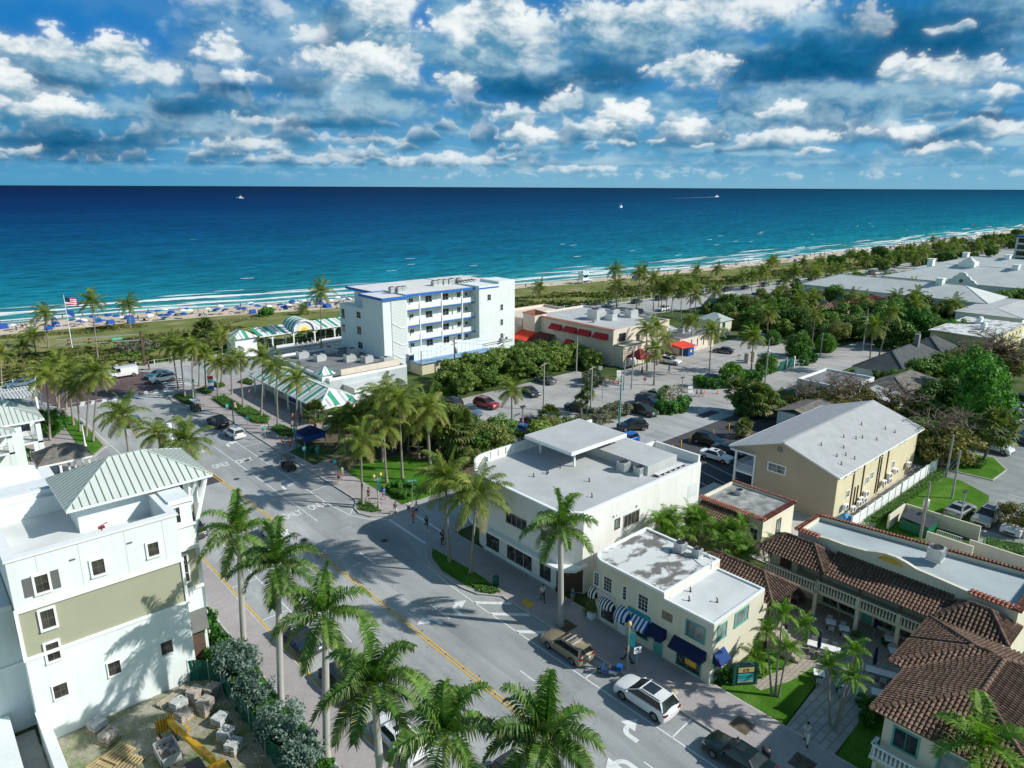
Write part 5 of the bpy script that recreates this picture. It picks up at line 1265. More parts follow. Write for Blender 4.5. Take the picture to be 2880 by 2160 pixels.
part(t,'block_annex',B().prism(rect(114.2,121.5,92.2,94.8),0,4.5),m_pink);part(t,'breeze_block_panel',B().box(114.5,117.4,92.14,92.2,.6,4.1),m_breeze);part(t,'annex_cap',parapet(rect(114.1,121.6,92.1,94.8),4.5,4.7,.2),m_roofd)
b=B();hp,ab_=hip(115.4,119.4,88.6,92.1,2.6,4.1)
for q in hp:flat_poly(b,q)
part(t,'entry_canopy',b,m_dkred,'maroon entry canopy');part(t,'canopy_valance',parapet(rect(115.4,119.4,88.6,92.1),2.2,2.6,.05),m_dkred)
for x in(115.6,119.2):part(t,'canopy_post',B().cyl(x,88.8,0,2.3,.06),m_trim)
part(t,'south_wing',B().prism(rect(133.5,147.5,91.6,99),0,3.6),m_pink);part(t,'south_wing_roof',B().box(133.4,147.6,91.5,99,3.6,3.8),m_roofd);awning(t,'-y',91.6,129.5,134.8,3.2,2.75,3.6,[m_redo],label='bright red canopy over the side entrance')
for x in(129.7,134.6):part(t,'awning_post',B().cyl(x,88.1,0,2.7,.06),m_trim)
for x in(138,140.5,143):part(t,'slot_window',B().box(x,x+.3,91.55,91.6,1,3),m_glass)
b=B();tiles(b,[(131,99.2,5.4),(136.4,99.2,5.4),(136.4,103.5,7.0),(131,103.5,7.0)],.5,.8);part(t,'corner_tile_roof',b,m_tile)
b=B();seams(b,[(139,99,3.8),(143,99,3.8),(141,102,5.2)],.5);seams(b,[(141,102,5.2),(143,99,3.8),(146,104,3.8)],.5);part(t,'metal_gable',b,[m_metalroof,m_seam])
for x,y,k,l in((122.5,107.5,'package_ac',1.9),(124.5,104.5,'package_ac',1.2),(128,107,'package_ac',1.4),(131,104,'package_ac',1.4),(127,112,'ac',1.4),(129,113,'ac',1.4),(131,99,'ac',1.3),(119,105,'ac',.8),(139.5,95.5,'ac',1.3),(142.5,95.8,'package_ac',1.0)):
 ac(k,x,y,7.43 if x<133 else 3.8,rnd.random()*.3,'grey rooftop machine on the peach restaurant','rooftop machines on the peach restaurant',l)
def kiosk(x0,x1,y0,y1,ze,zr,wm,label,tow=False):
 t=thing('kiosk',label,'kiosk',((x0+x1)/2,(y0+y1)/2,0));part(t,'wall',B().prism(rect(x0+.4,x1-.4,y0+.4,y1-.4),0,ze),wm)
 hp,ab_=hip(x0,x1,y0,y1,ze,zr);b=B()
 for q in hp:seams(b,q,.6)
 part(t,'metal_roof',b,[m_metalroof,m_seam]);win(t,'-y',y0+.4,x0+1.5,x0+2.6,ze-1.6,ze-.4,fr=m_green);win(t,'-x',x0+.4,y0+1.5,y0+2.8,ze-1.6,ze-.4,fr=m_green);return t
kiosk(157,163.2,95.8,103.2,4.1,5.8,m_creamw,'small pale house with metal hip roof and teal windows beside the driveway')
kiosk(193,204,116,123.6,3.8,5.4,M('aqua_stucco',(.16,.42,.45),.8,.08,.5),'turquoise kiosk with pale hip roof beside the parked cars')
def hipped(name,label,cat,x0,x1,y0,y1,ze,zr,wm,rm,chim=(),wins=0,inset=None,xw=()):
 t=thing(name,label,cat,((x0+x1)/2,(y0+y1)/2,0));part(t,'wall',B().prism(rect(x0+.5,x1-.5,y0+.5,y1-.5),0,ze),wm)
 hp,ab_=hip(x0,x1,y0,y1,ze,zr,inset);b=B()
 for q in hp:flat_poly(b,q)
 part(t,'roof',b,rm);b=B()
 for r_ in hip_ridges(x0,x1,y0,y1,ze+.03,ab_):b.bar(r_[0],r_[1],.35,.08)
 part(t,'ridge_cap',b,rm)
 for cx,cy,ch in chim:
  c=part(t,'chimney',B().box(cx-1.3,cx+1.3,cy-.9,cy+.9,ze,ch).box(cx-1.5,cx+1.5,cy-1.1,cy+1.1,ch,ch+.25),m_white)
 for i in range(wins):
  u=x0+1.5+(x1-x0-3)*i/max(1,wins-1)-.6;win(t,'-y',y0+.5,u,u+1.3,ze-2.2,ze-.7,shut=ze>5,grid=(2,2),shm=m_navy)
 for y,z in xw:win(t,'-x',x0+.5,y,y+1.6,z,z+1.4)
 return t
XW=lambda a,c,z:[(a+k*5.6,z)for k in range(int((c-a)/5.6))]
hipped('resort_wing','long white resort wing with pale grey hip roof nearest the orange tiled house','building',231,250.5,57,112,5.9,9.3,m_white,m_slate,[(240.8,73,10.6)],0,9,XW(60,110,3.6))
hipped('resort_wing','rear white resort wing with pale grey roof nearest the dunes','building',309,342,42,105,6.3,11.2,m_white,m_slate,[(325,91,12.4),(326,77,12.4)],0,16)
t=hipped('resort_main','main white resort building with curved gable and pale grey roof','building',274,306,30,103,6.1,10.8,m_white,m_slate,[(290,92,12),(290,65.5,12)],0,16,XW(33,70,3.6)+XW(83,101,3.6))
b=B();cg=[(71.6,0),(71.6,6.2),(72.4,6.5),(72.8,7.2),(73.8,7.5),(74.3,8.4),(75.2,8.7),(75.6,9.5),(76.7,9.9),(77.8,9.5),(78.2,8.7),(79.1,8.4),(79.6,7.5),(80.6,7.2),(81,6.5),(81.8,6.2),(81.8,0)]
b.add([(273.6,y,z)for y,z in cg]+[(274.6,y,z)for y,z in cg],[tuple(range(17))[::-1],tuple(range(17,34))]+[(i,i+1,18+i,17+i)for i in range(16)]);part(t,'curved_gable',b,m_white)
part(t,'round_window',B().add([(273.55,76.7+.65*math.cos(R(a)),6.9+.65*math.sin(R(a)))for a in range(0,360,30)],[tuple(range(12))]),m_glass)
part(t,'cupola_wall',B().box(288,293,77.5,82.5,9,12.1),m_white);b=B();hp,ab_=hip(288.5,292.5,78,82,12.2,13.8)
for q in hp:flat_poly(b,q)
part(t,'cupola_roof',b,m_slate)
t=thing('yellow_apartments','long yellow apartment block with white flat roof and drain pipes','building',(190,47,0))
part(t,'wall',B().prism(rect(176.5,202,41.8,53.8),0,5.8),M('lemon_stucco',(.64,.56,.30),.85,.06,.3,streak=.3));part(t,'roof_deck',B().box(176,202.4,41.4,54.2,5.8,6.05),m_worn)
for x in(178,181,184,187,190,193,196,199):win(t,'-y',41.8,x,x+.9,3.9,5.0,gl=m_glass);win(t,'-y',41.8,x,x+.9,1.2,2.4,gl=m_glass)
for x,y in((186,46),(194,49)):
 o=B().box(-.8,.8,-.5,.5,0,1.2).lathe(0,0,[(.8,1.2),(.6,1.6),(.01,1.75)],8).build('roof_vent',m_white);o.location=(x,y,6.05);tag(o,['white rounded roof vent nearer the tree on the yellow apartment roof','white rounded roof vent further back on the yellow apartment roof'][x>190],'roof vent')
hipped('flat_building','pale building with grey low roof at the right edge behind the yellow apartments','building',212,250,44,60,5.6,6.4,m_white,m_roofg,[],0)
t=hipped('bungalow','dark shingle roofed house with tall chimney among the trees','house',141,165,45.5,56,2.9,6.2,m_white,m_dshing,[],2);part(t,'chimney',B().box(156.5,157.4,49.6,50.5,4,8.2),m_roofd)
hipped('bungalow','dark shingle roofed house behind the tall chimney house','house',163,176,46,56,2.9,6.0,m_white,m_dshing,[])
hipped('bungalow','house with faded grey shingle roof in front of the dark roofed house','house',128,144,40.5,49,2.6,4.6,m_white,m_bshing,[],2)
t=thing('flat_house','white flat roofed house half hidden by brown tree branches','house',(127,54,0));part(t,'wall',B().prism(rect(121.5,133,48.5,57.5),0,3.2),m_white);part(t,'roof_deck',B().sheet(rect(121.8,132.7,48.8,57.2),3.22),m_roofd);part(t,'parapet',parapet(rect(121.5,133,48.5,57.5),3.2,3.6,.3),m_whitec)
t=thing('shed','low shed with white corrugated roof between the trees','shed',(126,42,0));part(t,'wall',B().prism(rect(122,131,40,46.2),0,2.6),m_white);b=B();seams(b,[(121.6,39.6,2.6),(131.4,39.6,2.6),(131.4,46.6,3.2),(121.6,46.6,3.2)],.5);part(t,'corrugated_roof',b,[m_roofw,m_alum])
t=thing('garage','small grey roofed garage behind the tan apartment house','garage',(107,48,0));part(t,'wall',B().prism(rect(102.4,111,45.5,51),0,3.0),m_white);b=B();flat_poly(b,[(102,45,3.0),(111.4,45,3.0),(111.4,48.2,3.9),(102,48.2,3.9)]);flat_poly(b,[(111.4,51.4,3.0),(102,51.4,3.0),(102,48.2,3.9),(111.4,48.2,3.9)]);part(t,'roof',b,m_bshing)
def tiled_house(x0,x1,y0,y1,ze,zr,label,wm=None):
 t=thing('house',label,'house',((x0+x1)/2,(y0+y1)/2,0));part(t,'wall',B().prism(rect(x0+.5,x1-.5,y0+.5,y1-.5),0,ze),wm or m_creamw);b=B();hp,ab_=hip(x0,x1,y0,y1,ze,zr)
 for q in hp:tiles(b,q,.7,1.2,.2)
 part(t,'tile_roof',b,m_tiler if 'orange' in label else m_tile);win(t,'-y',y0+.5,x0+2,x0+3,ze-1.8,ze-.6);return t
tiled_house(212,228,79,90,3.8,6.0,'house with bright orange tile roof beside the resort',M('lime_stucco',(.5,.55,.35),.8,.1,.5))
tiled_house(196,207,84,91,4.2,5.9,'house with brown tile roof hidden among the trees')
t=thing('condo_tower','white condominium tower with dark balconies at the far right edge','building',(446,100,0))
part(t,'wall',B().prism(rect(437,470,80,101),0,13.5),m_white);b=B()
for k in range(4):
 z=.8+k*3.2;b.box(436.9,437,81,100,z+.3,z+2.5);b.box(438,468,79.9,80,z+.3,z+2.5)
part(t,'balcony_opening',b,m_glass);part(t,'parapet',B().box(436.6,470.4,79.6,101.4,13.5,14.2),m_bcan)
for(x,y,s_,lb)in((208,190,1.0,'nearest white lifeguard tower with teal striped roof on the beach'),(400,168.5,.95,'middle lifeguard tower with teal roof among the umbrellas'),(566,157,1.0,'farthest lifeguard tower with teal roof on the right part of the beach')):
 t=thing('lifeguard_tower',lb,'lifeguard tower',(x,y,0))
 for dx in(-1.6,1.6):
  for dy in(-1.4,1.4):part(t,'leg',B().box(x+dx-.12,x+dx+.12,y+dy-.12,y+dy+.12,-.3,1.6),m_trim)
 part(t,'deck',B().box(x-2.8,x+2.8,y-2.4,y+2.4,1.6,1.8),m_trim);part(t,'railing',rail(rail(B(),(x-2.7,y-2.3),(x+2.7,y-2.3),1.8,2.7,.4),(x-2.7,y-2.3),(x-2.7,y+2.3),1.8,2.7,.4),m_trim)
 part(t,'cabin',B().box(x-1.5,x+1.5,y-1.3,y+1.3,1.8,3.9),m_trim);win(t,'-y',y-1.3,x-1.1,x+1.1,2.6,3.5,fr=m_green)
 b=B();hp,ab_=hip(x-2.7,x+2.7,y-2.4,y+2.4,3.8,5.4)
 for q in hp:stripes(b,q,.6,(1,0))
 part(t,'roof',b,[m_wcan,m_green]);part(t,'ramp',B().bar((x+2.6,y,1.7),(x+6,y,.1),1.0,.1),m_trim)
def leaf_mat(name,a,b,c_,tip=None,trans=.25,clump=.5,rough=.55,spec=.25):
 m,nt,p=new_mat(name)
 geo_=nn(nt,'ShaderNodeNewGeometry');rn=geo_.outputs['Random Per Island']
 oi=nn(nt,'ShaderNodeObjectInfo').outputs['Random']
 n1=noiset(nt,geo_.outputs['Position'],clump,3,.6).outputs[0]
 f=mathn(nt,'ADD',mathn(nt,'MULTIPLY',rn,.55),mathn(nt,'MULTIPLY_ADD',n1,.9,-.22))
 f=mathn(nt,'ADD',f,mathn(nt,'MULTIPLY_ADD',oi,.3,-.15))
 c=ramp(nt,f,[(.12,a),(.5,b),(.88,c_)])
 if tip:
  at=nn(nt,'ShaderNodeAttribute',attribute_name='tip').outputs['Fac']
  k=mathn(nt,'MULTIPLY',nn(nt,'ShaderNodeMapRange',inp={0:mathn(nt,'ADD',at,mathn(nt,'MULTIPLY',rn,.5)),1:.55,2:1.2}).outputs[0],.9)
  c=mixc(nt,k,c,tip)
 L(nt,c,p.inputs['Base Color']);p.inputs['Roughness'].default_value=rough;p.inputs['Specular IOR Level'].default_value=spec
 if trans:
  tr=nn(nt,'ShaderNodeBsdfTranslucent');L(nt,mixc(nt,1.,c,(1.3,1.5,.6),'MULTIPLY'),tr.inputs[0])
  mx=nn(nt,'ShaderNodeMixShader',inp={0:trans});L(nt,p.outputs[0],mx.inputs[1]);L(nt,tr.outputs[0],mx.inputs[2])
  o=[n for n in nt.nodes if n.type=='OUTPUT_MATERIAL'][0];L(nt,mx.outputs[0],o.inputs[0])
 return m
m_coco=leaf_mat('coconut_frond',(.06,.115,.016),(.15,.215,.03),(.31,.34,.08),(.30,.22,.09))
m_royal=leaf_mat('royal_frond',(.035,.10,.013),(.085,.19,.024),(.19,.32,.055),(.27,.20,.115),spec=.35)
m_sabal=leaf_mat('fan_frond',(.045,.09,.02),(.10,.15,.035),(.20,.22,.07),(.30,.23,.10))
m_areca=leaf_mat('areca_frond',(.045,.125,.014),(.12,.25,.024),(.22,.34,.05),(.28,.28,.06))
m_lime=leaf_mat('bright_leaf',(.025,.09,.012),(.055,.185,.022),(.13,.31,.05),clump=.7)
m_dgreen=leaf_mat('dark_leaf',(.028,.08,.016),(.09,.18,.032),(.21,.33,.07),clump=.5)
m_olive=leaf_mat('olive_leaf',(.07,.10,.024),(.165,.20,.05),(.29,.31,.10),clump=.6)
m_grape=leaf_mat('seagrape_leaf',(.045,.095,.016),(.125,.21,.034),(.28,.36,.09),clump=.5)
m_rust=leaf_mat('rusty_leaf',(.075,.07,.025),(.16,.145,.045),(.27,.25,.07),clump=.6)
m_silver=leaf_mat('silver_leaf',(.06,.11,.085),(.15,.225,.195),(.30,.385,.345),clump=1.2)
m_grey_l=leaf_mat('grey_leaf',(.09,.10,.06),(.18,.19,.13),(.30,.31,.23),clump=.8)
m_hedge=leaf_mat('hedge_leaf',(.035,.11,.012),(.085,.215,.022),(.17,.33,.045),clump=1.5)
m_boug=leaf_mat('bougainvillea',(.04,.08,.02),(.16,.08,.16),(.38,.06,.34),clump=1.5)
m_trunk=M('palm_trunk',(.27,.24,.20),.9,.25,2.5,bump=.5,bscale=6,coord='obj',spec=.15)
m_rtrunk=M('royal_trunk',(.40,.385,.355),.85,.14,1.2,bump=.2,bscale=5,coord='obj',spec=.15)
m_shaft=M('crown_shaft',(.14,.26,.045),.5,.2,2,coord='obj')
m_bark=M('tree_bark',(.17,.135,.105),.95,.3,3,bump=.5,coord='obj',spec=.1)
m_twig=M('twig_bark',(.22,.175,.14),.95,.3,2,coord='obj',spec=.1)
def leafmesh(name,mat,vs,fs,tips=None,smooth=False):
 me=bpy.data.meshes.new(name);me.from_pydata(vs,[],fs);me.materials.append(mat)
 if tips is not None:
  at=me.attributes.new('tip','FLOAT','POINT');at.data.foreach_set('value',tips)
 me.polygons.foreach_set('use_smooth',[smooth]*len(fs));me.update();return me
class Fr:
 def __init__(s):s.v=[];s.f=[];s.t=[]
 def frond(s,az,el,L_,droop,nl,ll,lw,rg,twist=0.,hang=.55,vee=.5,dry=0.,wind=(0,0)):
  d=Vector((math.cos(az)*math.cos(el),math.sin(az)*math.cos(el),math.sin(el)));p=Vector((0,0,0));n_=10;pts=[p.copy()];dirs=[d.copy()]
  for i in range(n_):
   d=(d+Vector((wind[0],wind[1],-droop*(.35+i/n_)))*(1.0/n_)).normalized();p=p+d*(L_/n_);pts.append(p.copy());dirs.append(d.copy())
  for i in range(n_):
   r0=.045*(1-i/n_)+.008;a=pts[i];c=pts[i+1];sd=dirs[i].cross(Vector((0,0,1)));sd=sd.normalized()if sd.length>1e-3 else Vector((1,0,0))
   o=len(s.v);s.v+=[a-sd*r0,a+sd*r0,c+sd*r0*.9,c-sd*r0*.9];s.f.append((o,o+1,o+2,o+3));s.t+=[dry]*4
  for i in range(nl):
   u=.10+.90*(i+.5)/nl;k=u*n_;j=min(n_-1,int(k));q=pts[j].lerp(pts[j+1],k-j);dd=dirs[j]
   sd=dd.cross(Vector((0,0,1)));sd=sd.normalized()if sd.length>1e-3 else Vector((1,0,0));up=sd.cross(dd)
   ln=ll*(.45+.55*math.sin(math.pi*min(1,(u*.9+.12))))*(.85+.3*rg.random())
   for sg in(-1,1):
    ld=(sd*sg*1.0+dd*(.45+.35*u)+up*(vee*(.6+.8*rg.random())-.2)).normalized()
    m1=q+ld*ln*.5-Vector((0,0,hang*ln*.12));e=m1+(ld*.8-Vector((0,0,hang*(.6+.8*rg.random())))).normalized()*ln*.55
    w=dd*lw*.5;o=len(s.v)
    s.v+=[q-w*.7,q+w*.7,m1+w,m1-w,e];s.f+=[(o,o+1,o+2,o+3),(o+3,o+2,o+4)]
    b0=dry+.25*max(0,u-.5);s.t+=[b0,b0,b0+.18,b0+.18,b0+.5]
 def mesh(s,name,mat):return leafmesh(name,mat,[tuple(v)for v in s.v],s.f,s.t)
def crown_coco(seed,nf=23,L_=3.2,nl=28,wind=(-.25,.1)):
 rg=random.Random(seed);f=Fr()
 for i in range(nf):
  az=i*2.39996+rg.random()*.5;k=i/nf;el=R(78-105*k+rg.uniform(-10,10));f.frond(az,el,L_*rg.uniform(.85,1.1),1.0+1.1*rg.random()+.5*(1-k),nl,.92,.085,rg,hang=.8+.3*k,vee=.25,dry=.55 if k>.85 else 0,wind=wind)
 return f.mesh('crown',m_coco)
def crown_royal(seed,nf=17,L_=3.7,nl=60):
 rg=random.Random(seed);f=Fr()
 for i in range(nf):
  az=i*2.39996+rg.random()*.4;k=i/nf;el=R(80-98*k+rg.uniform(-8,8));f.frond(az,el,L_*rg.uniform(.9,1.08),1.9+.9*rg.random(),nl,1.05,.085,rg,hang=1.0,vee=.8,dry=.25*k,wind=(-.2,.05))
 f.frond(.3,R(86),L_*.75,.2,20,.35,.06,rg,hang=.1,vee=.2)
 return f.mesh('crown',m_royal)
def crown_areca(seed):
 rg=random.Random(seed);f=Fr()
 for i in range(11):f.frond(i*2.39996+rg.random()*.5,R(80-85*i/11+rg.uniform(-8,8)),1.5*rg.uniform(.85,1.1),1.6+.6*rg.random(),22,.46,.062,rg,hang=.6,vee=.6,wind=(-.1,.05))
 return f.mesh('crown',m_areca)
def crown_fan(seed,nf=34,r=1.0,skirt=True):
 rg=random.Random(seed);vs=[];fs=[];ts=[]
 for i in range(nf):
  az=i*2.39996+rg.random()*.4;k=(i+.5)/nf;el=R(85-130*k+rg.uniform(-10,10));d=Vector((math.cos(az)*math.cos(el),math.sin(az)*math.cos(el),math.sin(el)))
  c=d*r*rg.uniform(.7,.95);sd=d.cross(Vector((0,0,1))).normalized();up=sd.cross(d);nb=13;dry=.75 if(k>.82 and skirt)else.1*rg.random()
  o=len(vs);vs+=[Vector((0,0,0)),sd*.02,c];fs.append((o,o+1,o+2));ts+=[dry]*3
  for q in range(nb):
   a=(q-(nb-1)/2)/nb*3.9;ld=(d*math.cos(a)+sd*math.sin(a)+up*.15*math.cos(2*a)).normalized();ln=r*.78*rg.uniform(.85,1.1);w=ld.cross(up)*.075*r
   m1=c+ld*ln*.55;e=m1+(ld-Vector((0,0,.7))).normalized()*ln*.5;o=len(vs);vs+=[c,m1-w,e,m1+w];fs.append((o,o+1,o+2,o+3));ts+=[dry,dry+.1,dry+.5,dry+.1]
 return leafmesh('crown',m_sabal,[tuple(v)for v in vs],fs,ts)
def trunk_mesh(kind,seed):
 rg=random.Random(seed);b=B();n_=9;bx,by=rg.uniform(-.05,.05),rg.uniform(-.05,.05);pts=[];rs=[]
 for i in range(n_):
  u=i/(n_-1);pts.append((bx*math.sin(math.pi*u),by*math.sin(math.pi*u),u))
  if kind=='royal':rs.append(.245*(1-.2*u+.12*math.sin(math.pi*u))+(.07 if i==0 else 0))
  elif kind=='sabal':rs.append(.21)
  else:rs.append(.155*(1-.35*u)+(.10 if i==0 else(.03 if i==1 else 0)))
 b.tube(pts,rs,8);return b.mesh('trunk',m_rtrunk if kind=='royal' else m_trunk)
PC={'coco':[crown_coco(s,wind=w)for s,w in((1,(-.3,.1)),(2,(-.15,.2)),(3,(-.5,.1)),(4,(-.3,-.1)),(5,(-.6,.2)))],
  'royal':[crown_royal(11),crown_royal(12,14),crown_royal(13,16),crown_royal(14,13)],'sabal':[crown_fan(21),crown_fan(22,30),crown_fan(23,40,1.0,False)],
  'small':[crown_areca(31),crown_areca(32),crown_areca(33)]}
PT={'coco':[trunk_mesh('coco',s)for s in(1,2,3)],'royal':[trunk_mesh('royal',s)for s in(4,5)],'sabal':[trunk_mesh('sabal',6)]}
PT['small']=PT['coco']
b=B();b.tube([(0,0,-.05),(0,0,.5),(0,0,1.15)],[.20,.18,.11],8);SHAFT=b.mesh('crown_shaft',m_shaft)
PI_=[0]
def palm(pos,h,kind,label,group,lean=(0,0),s=1.0,tr=1.0):
 i=PI_[0];PI_[0]+=1
 t=thing({'coco':'coconut_palm','royal':'royal_palm','sabal':'fan_palm','small':'young_palm'}[kind],label,'palm',pos,0,group)
 tm=PT[kind][i%len(PT[kind])];o=bpy.data.objects.new('trunk',tm);COL.objects.link(o);o.parent=t
 d=Vector((lean[0],lean[1],h));L_=d.length
 q=Vector((0,0,1)).rotation_difference(d.normalized());o.rotation_mode='QUATERNION';o.rotation_quaternion=q;o.scale=(tr,tr,L_)
 top=Vector((lean[0],lean[1],h));tz=0
 if kind=='royal':
  sh_=bpy.data.objects.new('crown_shaft',SHAFT);COL.objects.link(sh_);sh_.parent=t;sh_.location=top;sh_.scale=(tr,tr,tr);tz=1.0*tr
 c=bpy.data.objects.new('crown',PC[kind][(i*7+3)%len(PC[kind])]);COL.objects.link(c);c.parent=t;c.location=top+Vector((0,0,tz));c.scale=(s,s,s);c.rotation_euler=(0,0,(i*2.4)%6.28 if kind !='coco' else(i*.61)%.9)
 return t
def solve(c,bx,by,cx,cy):
 "base on the ground and the height at which the crown's sight line passes closest to the vertical through it"
 p=g(c,bx,by);best=(1e9,0,None)
 for k in range(4,400):
  z=k*.05;q=g(c,cx,cy,z);d=(q.x-p.x)**2+(q.y-p.y)**2
  if d<best[0]:best=(d,z,q)
 return p,best[1],(best[2].x-p.x,best[2].y-p.y)
def palm_px(c,bx,by,cx,cy,kind,label,group=None,s=None,dh=0,tr=1.0):
 p,h,ln=solve(c,bx,by,cx,cy)
 if kind=='royal':h-=1.0*tr
 return palm((p.x,p.y,0),max(.6,h+dh),kind,label,group,ln,s or 1.0,tr)
GR='royal palms along the left pavement'
palm_px(2,1900,750,1850,-150,'royal','royal palm nearest the white and sage building, its trunk behind the green shrub',GR)
palm_px(3,250,1190,215,95,'royal','tall royal palm second from the white building with silver shrub at its foot',GR)
palm_px(3,605,1590,585,470,'royal','royal palm in front of the parked navy car with thick pale trunk',GR)
palm((16.4,29.4,0),9.2,'royal','royal palm at the bottom centre hiding the white parked car',GR,(0,.3),1.02)
for(x,y),z,lb in(((1253,2075),9.6,'royal palm cut off by the bottom edge with only its crown in view'),((1530,2085),9.4,'royal palm at the bottom edge over the yellow line, rightmost of the left row')):
 q=G(x,y,z+.9);palm((q.x,q.y,0),z,'royal',lb,GR,(0,0),1.0)
palm_px(4,490,560,490,-200,'royal','royal palm with pale trunk on the pavement before the corner shop door',None,1.02,.0)
q=G(2760,2090,6.4);palm((q.x,q.y,0),6.2,'small','bright green palm in front of the big tile roof, bottom right',None,(0,0),2.1,1.2)
GN='palms around the far street corner'
for a in[(6,380,640,352,335,'palm standing against the sea left of the flagpole',1.05),(6,765,718,715,245,'tall palm right of the flagpole, crown over the surf',1.1),(6,1018,480,1000,265,'palm on the dune behind the traffic signal pole',1.15),(6,290,690,255,500,'palm left of the flagpole in front of the dune, below the sea palms',1.0),(6,15,900,5,650,'palm cut by the left edge beside the blue car',1.0),
   (6,390,1330,358,830,'curved palm with hanging dry frond behind the gazebo',1.1),(6,455,1075,470,740,'upright palm behind the curved palm at the corner pavement',1.0),(6,450,1055,395,770,'dark leaning palm at the corner of the brick intersection',.9),(6,625,1260,590,915,'short palm third from the crosswalk on the grass strip',.9),(6,572,1212,535,870,'palm at the crosswalk end of the grass strip',.85),(6,670,1302,700,840,'leaning palm on the grass strip left of the tallest one',1.0),(6,722,1342,755,800,'tallest palm on the grass strip leaning right over the street',1.1),(6,515,1090,520,760,'palm at the crosswalk behind the grass strip',.9),
   (6,170,700,180,600,'short dark palm in the shrubs left of the white camera box',.8)]:
 palm_px(a[0],a[1],a[2],a[3],a[4],'coco',a[5],GN,a[6])
for c6x,c6y,z,s_,lb in((955,1130,8.8,1.15,'palm in the near planter with arching fronds left of the white pole'),(1230,1270,9.6,.85,'low pale green palm behind the metal hip roof left of the cylindrical pole'),(1445,1330,10.6,1.05,'pale green palm behind the metal hip roof right of the cylindrical pole')):q=g(6,c6x,c6y,z);palm((q.x,q.y,0),z,'coco',lb,None,(0,0),s_)
GP='coconut palms in the plaza planters'
for k,a in enumerate([(6,1395,980,1330,570),(6,1440,1000,1400,620),(6,1500,1010,1495,590),(6,1550,905,1545,640),(6,1602,945,1590,650),(6,1695,985,1690,725),(6,1722,885,1725,520),(6,1805,970,1795,720),(6,1892,1085,1870,690),(6,2030,1150,2045,680),(6,2160,1225,2150,760),(10,372,1315,375,880)]):
 palm_px(a[0],a[1],a[2],a[3],a[4],'coco',['leftmost slim palm of the plaza row near the crosswalk','second slim palm of the plaza row near the crosswalk','third palm of the plaza row beside the golf cart','palm behind the plaza row by the sign board','palm in the round planter beside the sign board','palm between the two long plaza hedges, far end','tall palm behind the plaza beside the pavilion end','palm beside the green lamp in the middle of the plaza row','palm with hanging brown frond in the plaza row','tall palm at the near end of the long plaza hedge','palm in front of the striped roof beside the bicycles','nearest palm of the plaza row beside the blue tent'][k],GP,.92)
palm_px(6,1915,625,1912,545,'coco','small palm in front of the white board wall',None,.7);palm_px(6,1600,545,1600,470,'sabal','bushy fan palm left of the beach pavilion',None,2.3);palm_px(10,515,1335,512,1140,'sabal','fan palm with pale skirt beside the blue tent',None,1.5)
GK='palms on the park lawn'
for k,a in enumerate([(7,745,480,735,215),(7,885,890,870,395),(7,1072,722,1050,265),(7,1195,695,1165,60),(7,1412,630,1385,130),(7,1040,560,1040,30),(7,1240,470,1250,150),(7,830,500,850,190),(7,960,520,980,120),(7,1120,480,1130,210),(7,1320,520,1320,260),(7,1490,520,1480,230),(7,700,440,700,230)]):
 palm_px(a[0],a[1],a[2],a[3],a[4],'coco',['slim palm at the left end of the park lawn','palm in the small planted bulb beside the twin globe lamp','slender palm in the middle of the park lawn','tall palm on the park lawn with straight pale trunk','thick trunked tall palm at the right of the park lawn','dark palm behind the park lawn nearest the striped roof','dark palm deep in the park thicket','bushy palm in the park thicket behind the blue tent','palm in the park thicket between the two dark palms','low palm amid the park thicket behind the lawn','shaded palm at the back of the park lawn','palm beside the broad fan palm at the park edge','palm nearest the event tent at the park end'][k],GK,[1,1.05,1.1,1.15,1.2,1.1,1.0,1.0,1.1,1,1,1,.9][k],0,[1,1,1,1,1.5,1,1,1,1,1,1,1,1][k])
palm_px(7,1620,520,1620,300,'sabal','broad fan palm between park thicket and round olive tree',None,2.4)
palm_px(7,1562,1332,1530,680,'coco','palm in the corner grass strip, left of the pair',None,1.15);palm_px(7,1722,1432,1770,800,'coco','palm in the corner grass strip with dry hanging frond, right of the pair',None,1.2)
palm_px(10,562,640,560,195,'coco','palm rising behind the beach pavilion beside the hotel',None,1.2);palm_px(10,430,400,430,330,'coco','low palm on the sand behind the arched roof',None,.9);palm_px(10,2045,1240,2045,960,'coco','palm in the parking lot island by the red car',None,.95)
GE='windswept palms along the beach road'
for a in[(11,320,425,325,300),(11,925,462,915,165),(11,1078,468,1110,185),(11,1100,440,1125,190),(11,1210,475,1218,225),(11,1268,492,1285,310),(11,1350,505,1372,245),(11,1422,555,1432,320),(11,1490,545,1505,285),(11,940,440,930,270),(11,1545,225,1548,165),(11,1690,240,1712,155),(11,1905,265,1905,205),(11,2040,300,2065,185),(11,2135,160,2152,95),(11,1682,490,1690,330),(11,1310,500,1320,330),(11,1530,540,1545,360),(11,1250,470,1260,270),
   (12,150,592,180,445),(12,245,430,265,370),(12,345,642,355,520),(12,420,642,428,445),(12,595,612,600,470),(12,755,582,772,430),(12,875,602,890,495),(12,1022,642,1050,540),(12,1330,692,1340,575),(12,95,600,100,480),(12,1485,305,1505,205),(12,1655,292,1672,205),(12,1590,300,1600,250),(12,870,362,885,325),(12,1150,425,1168,350),(12,1265,330,1280,280),(12,1855,300,1860,255),(12,980,480,990,360),(12,1430,470,1440,300),(12,500,470,500,380)]:
 palm_px(a[0],a[1],a[2],a[3],a[4],'coco','windswept palm along the beach road and dune south of the hotel',GE,1.15)
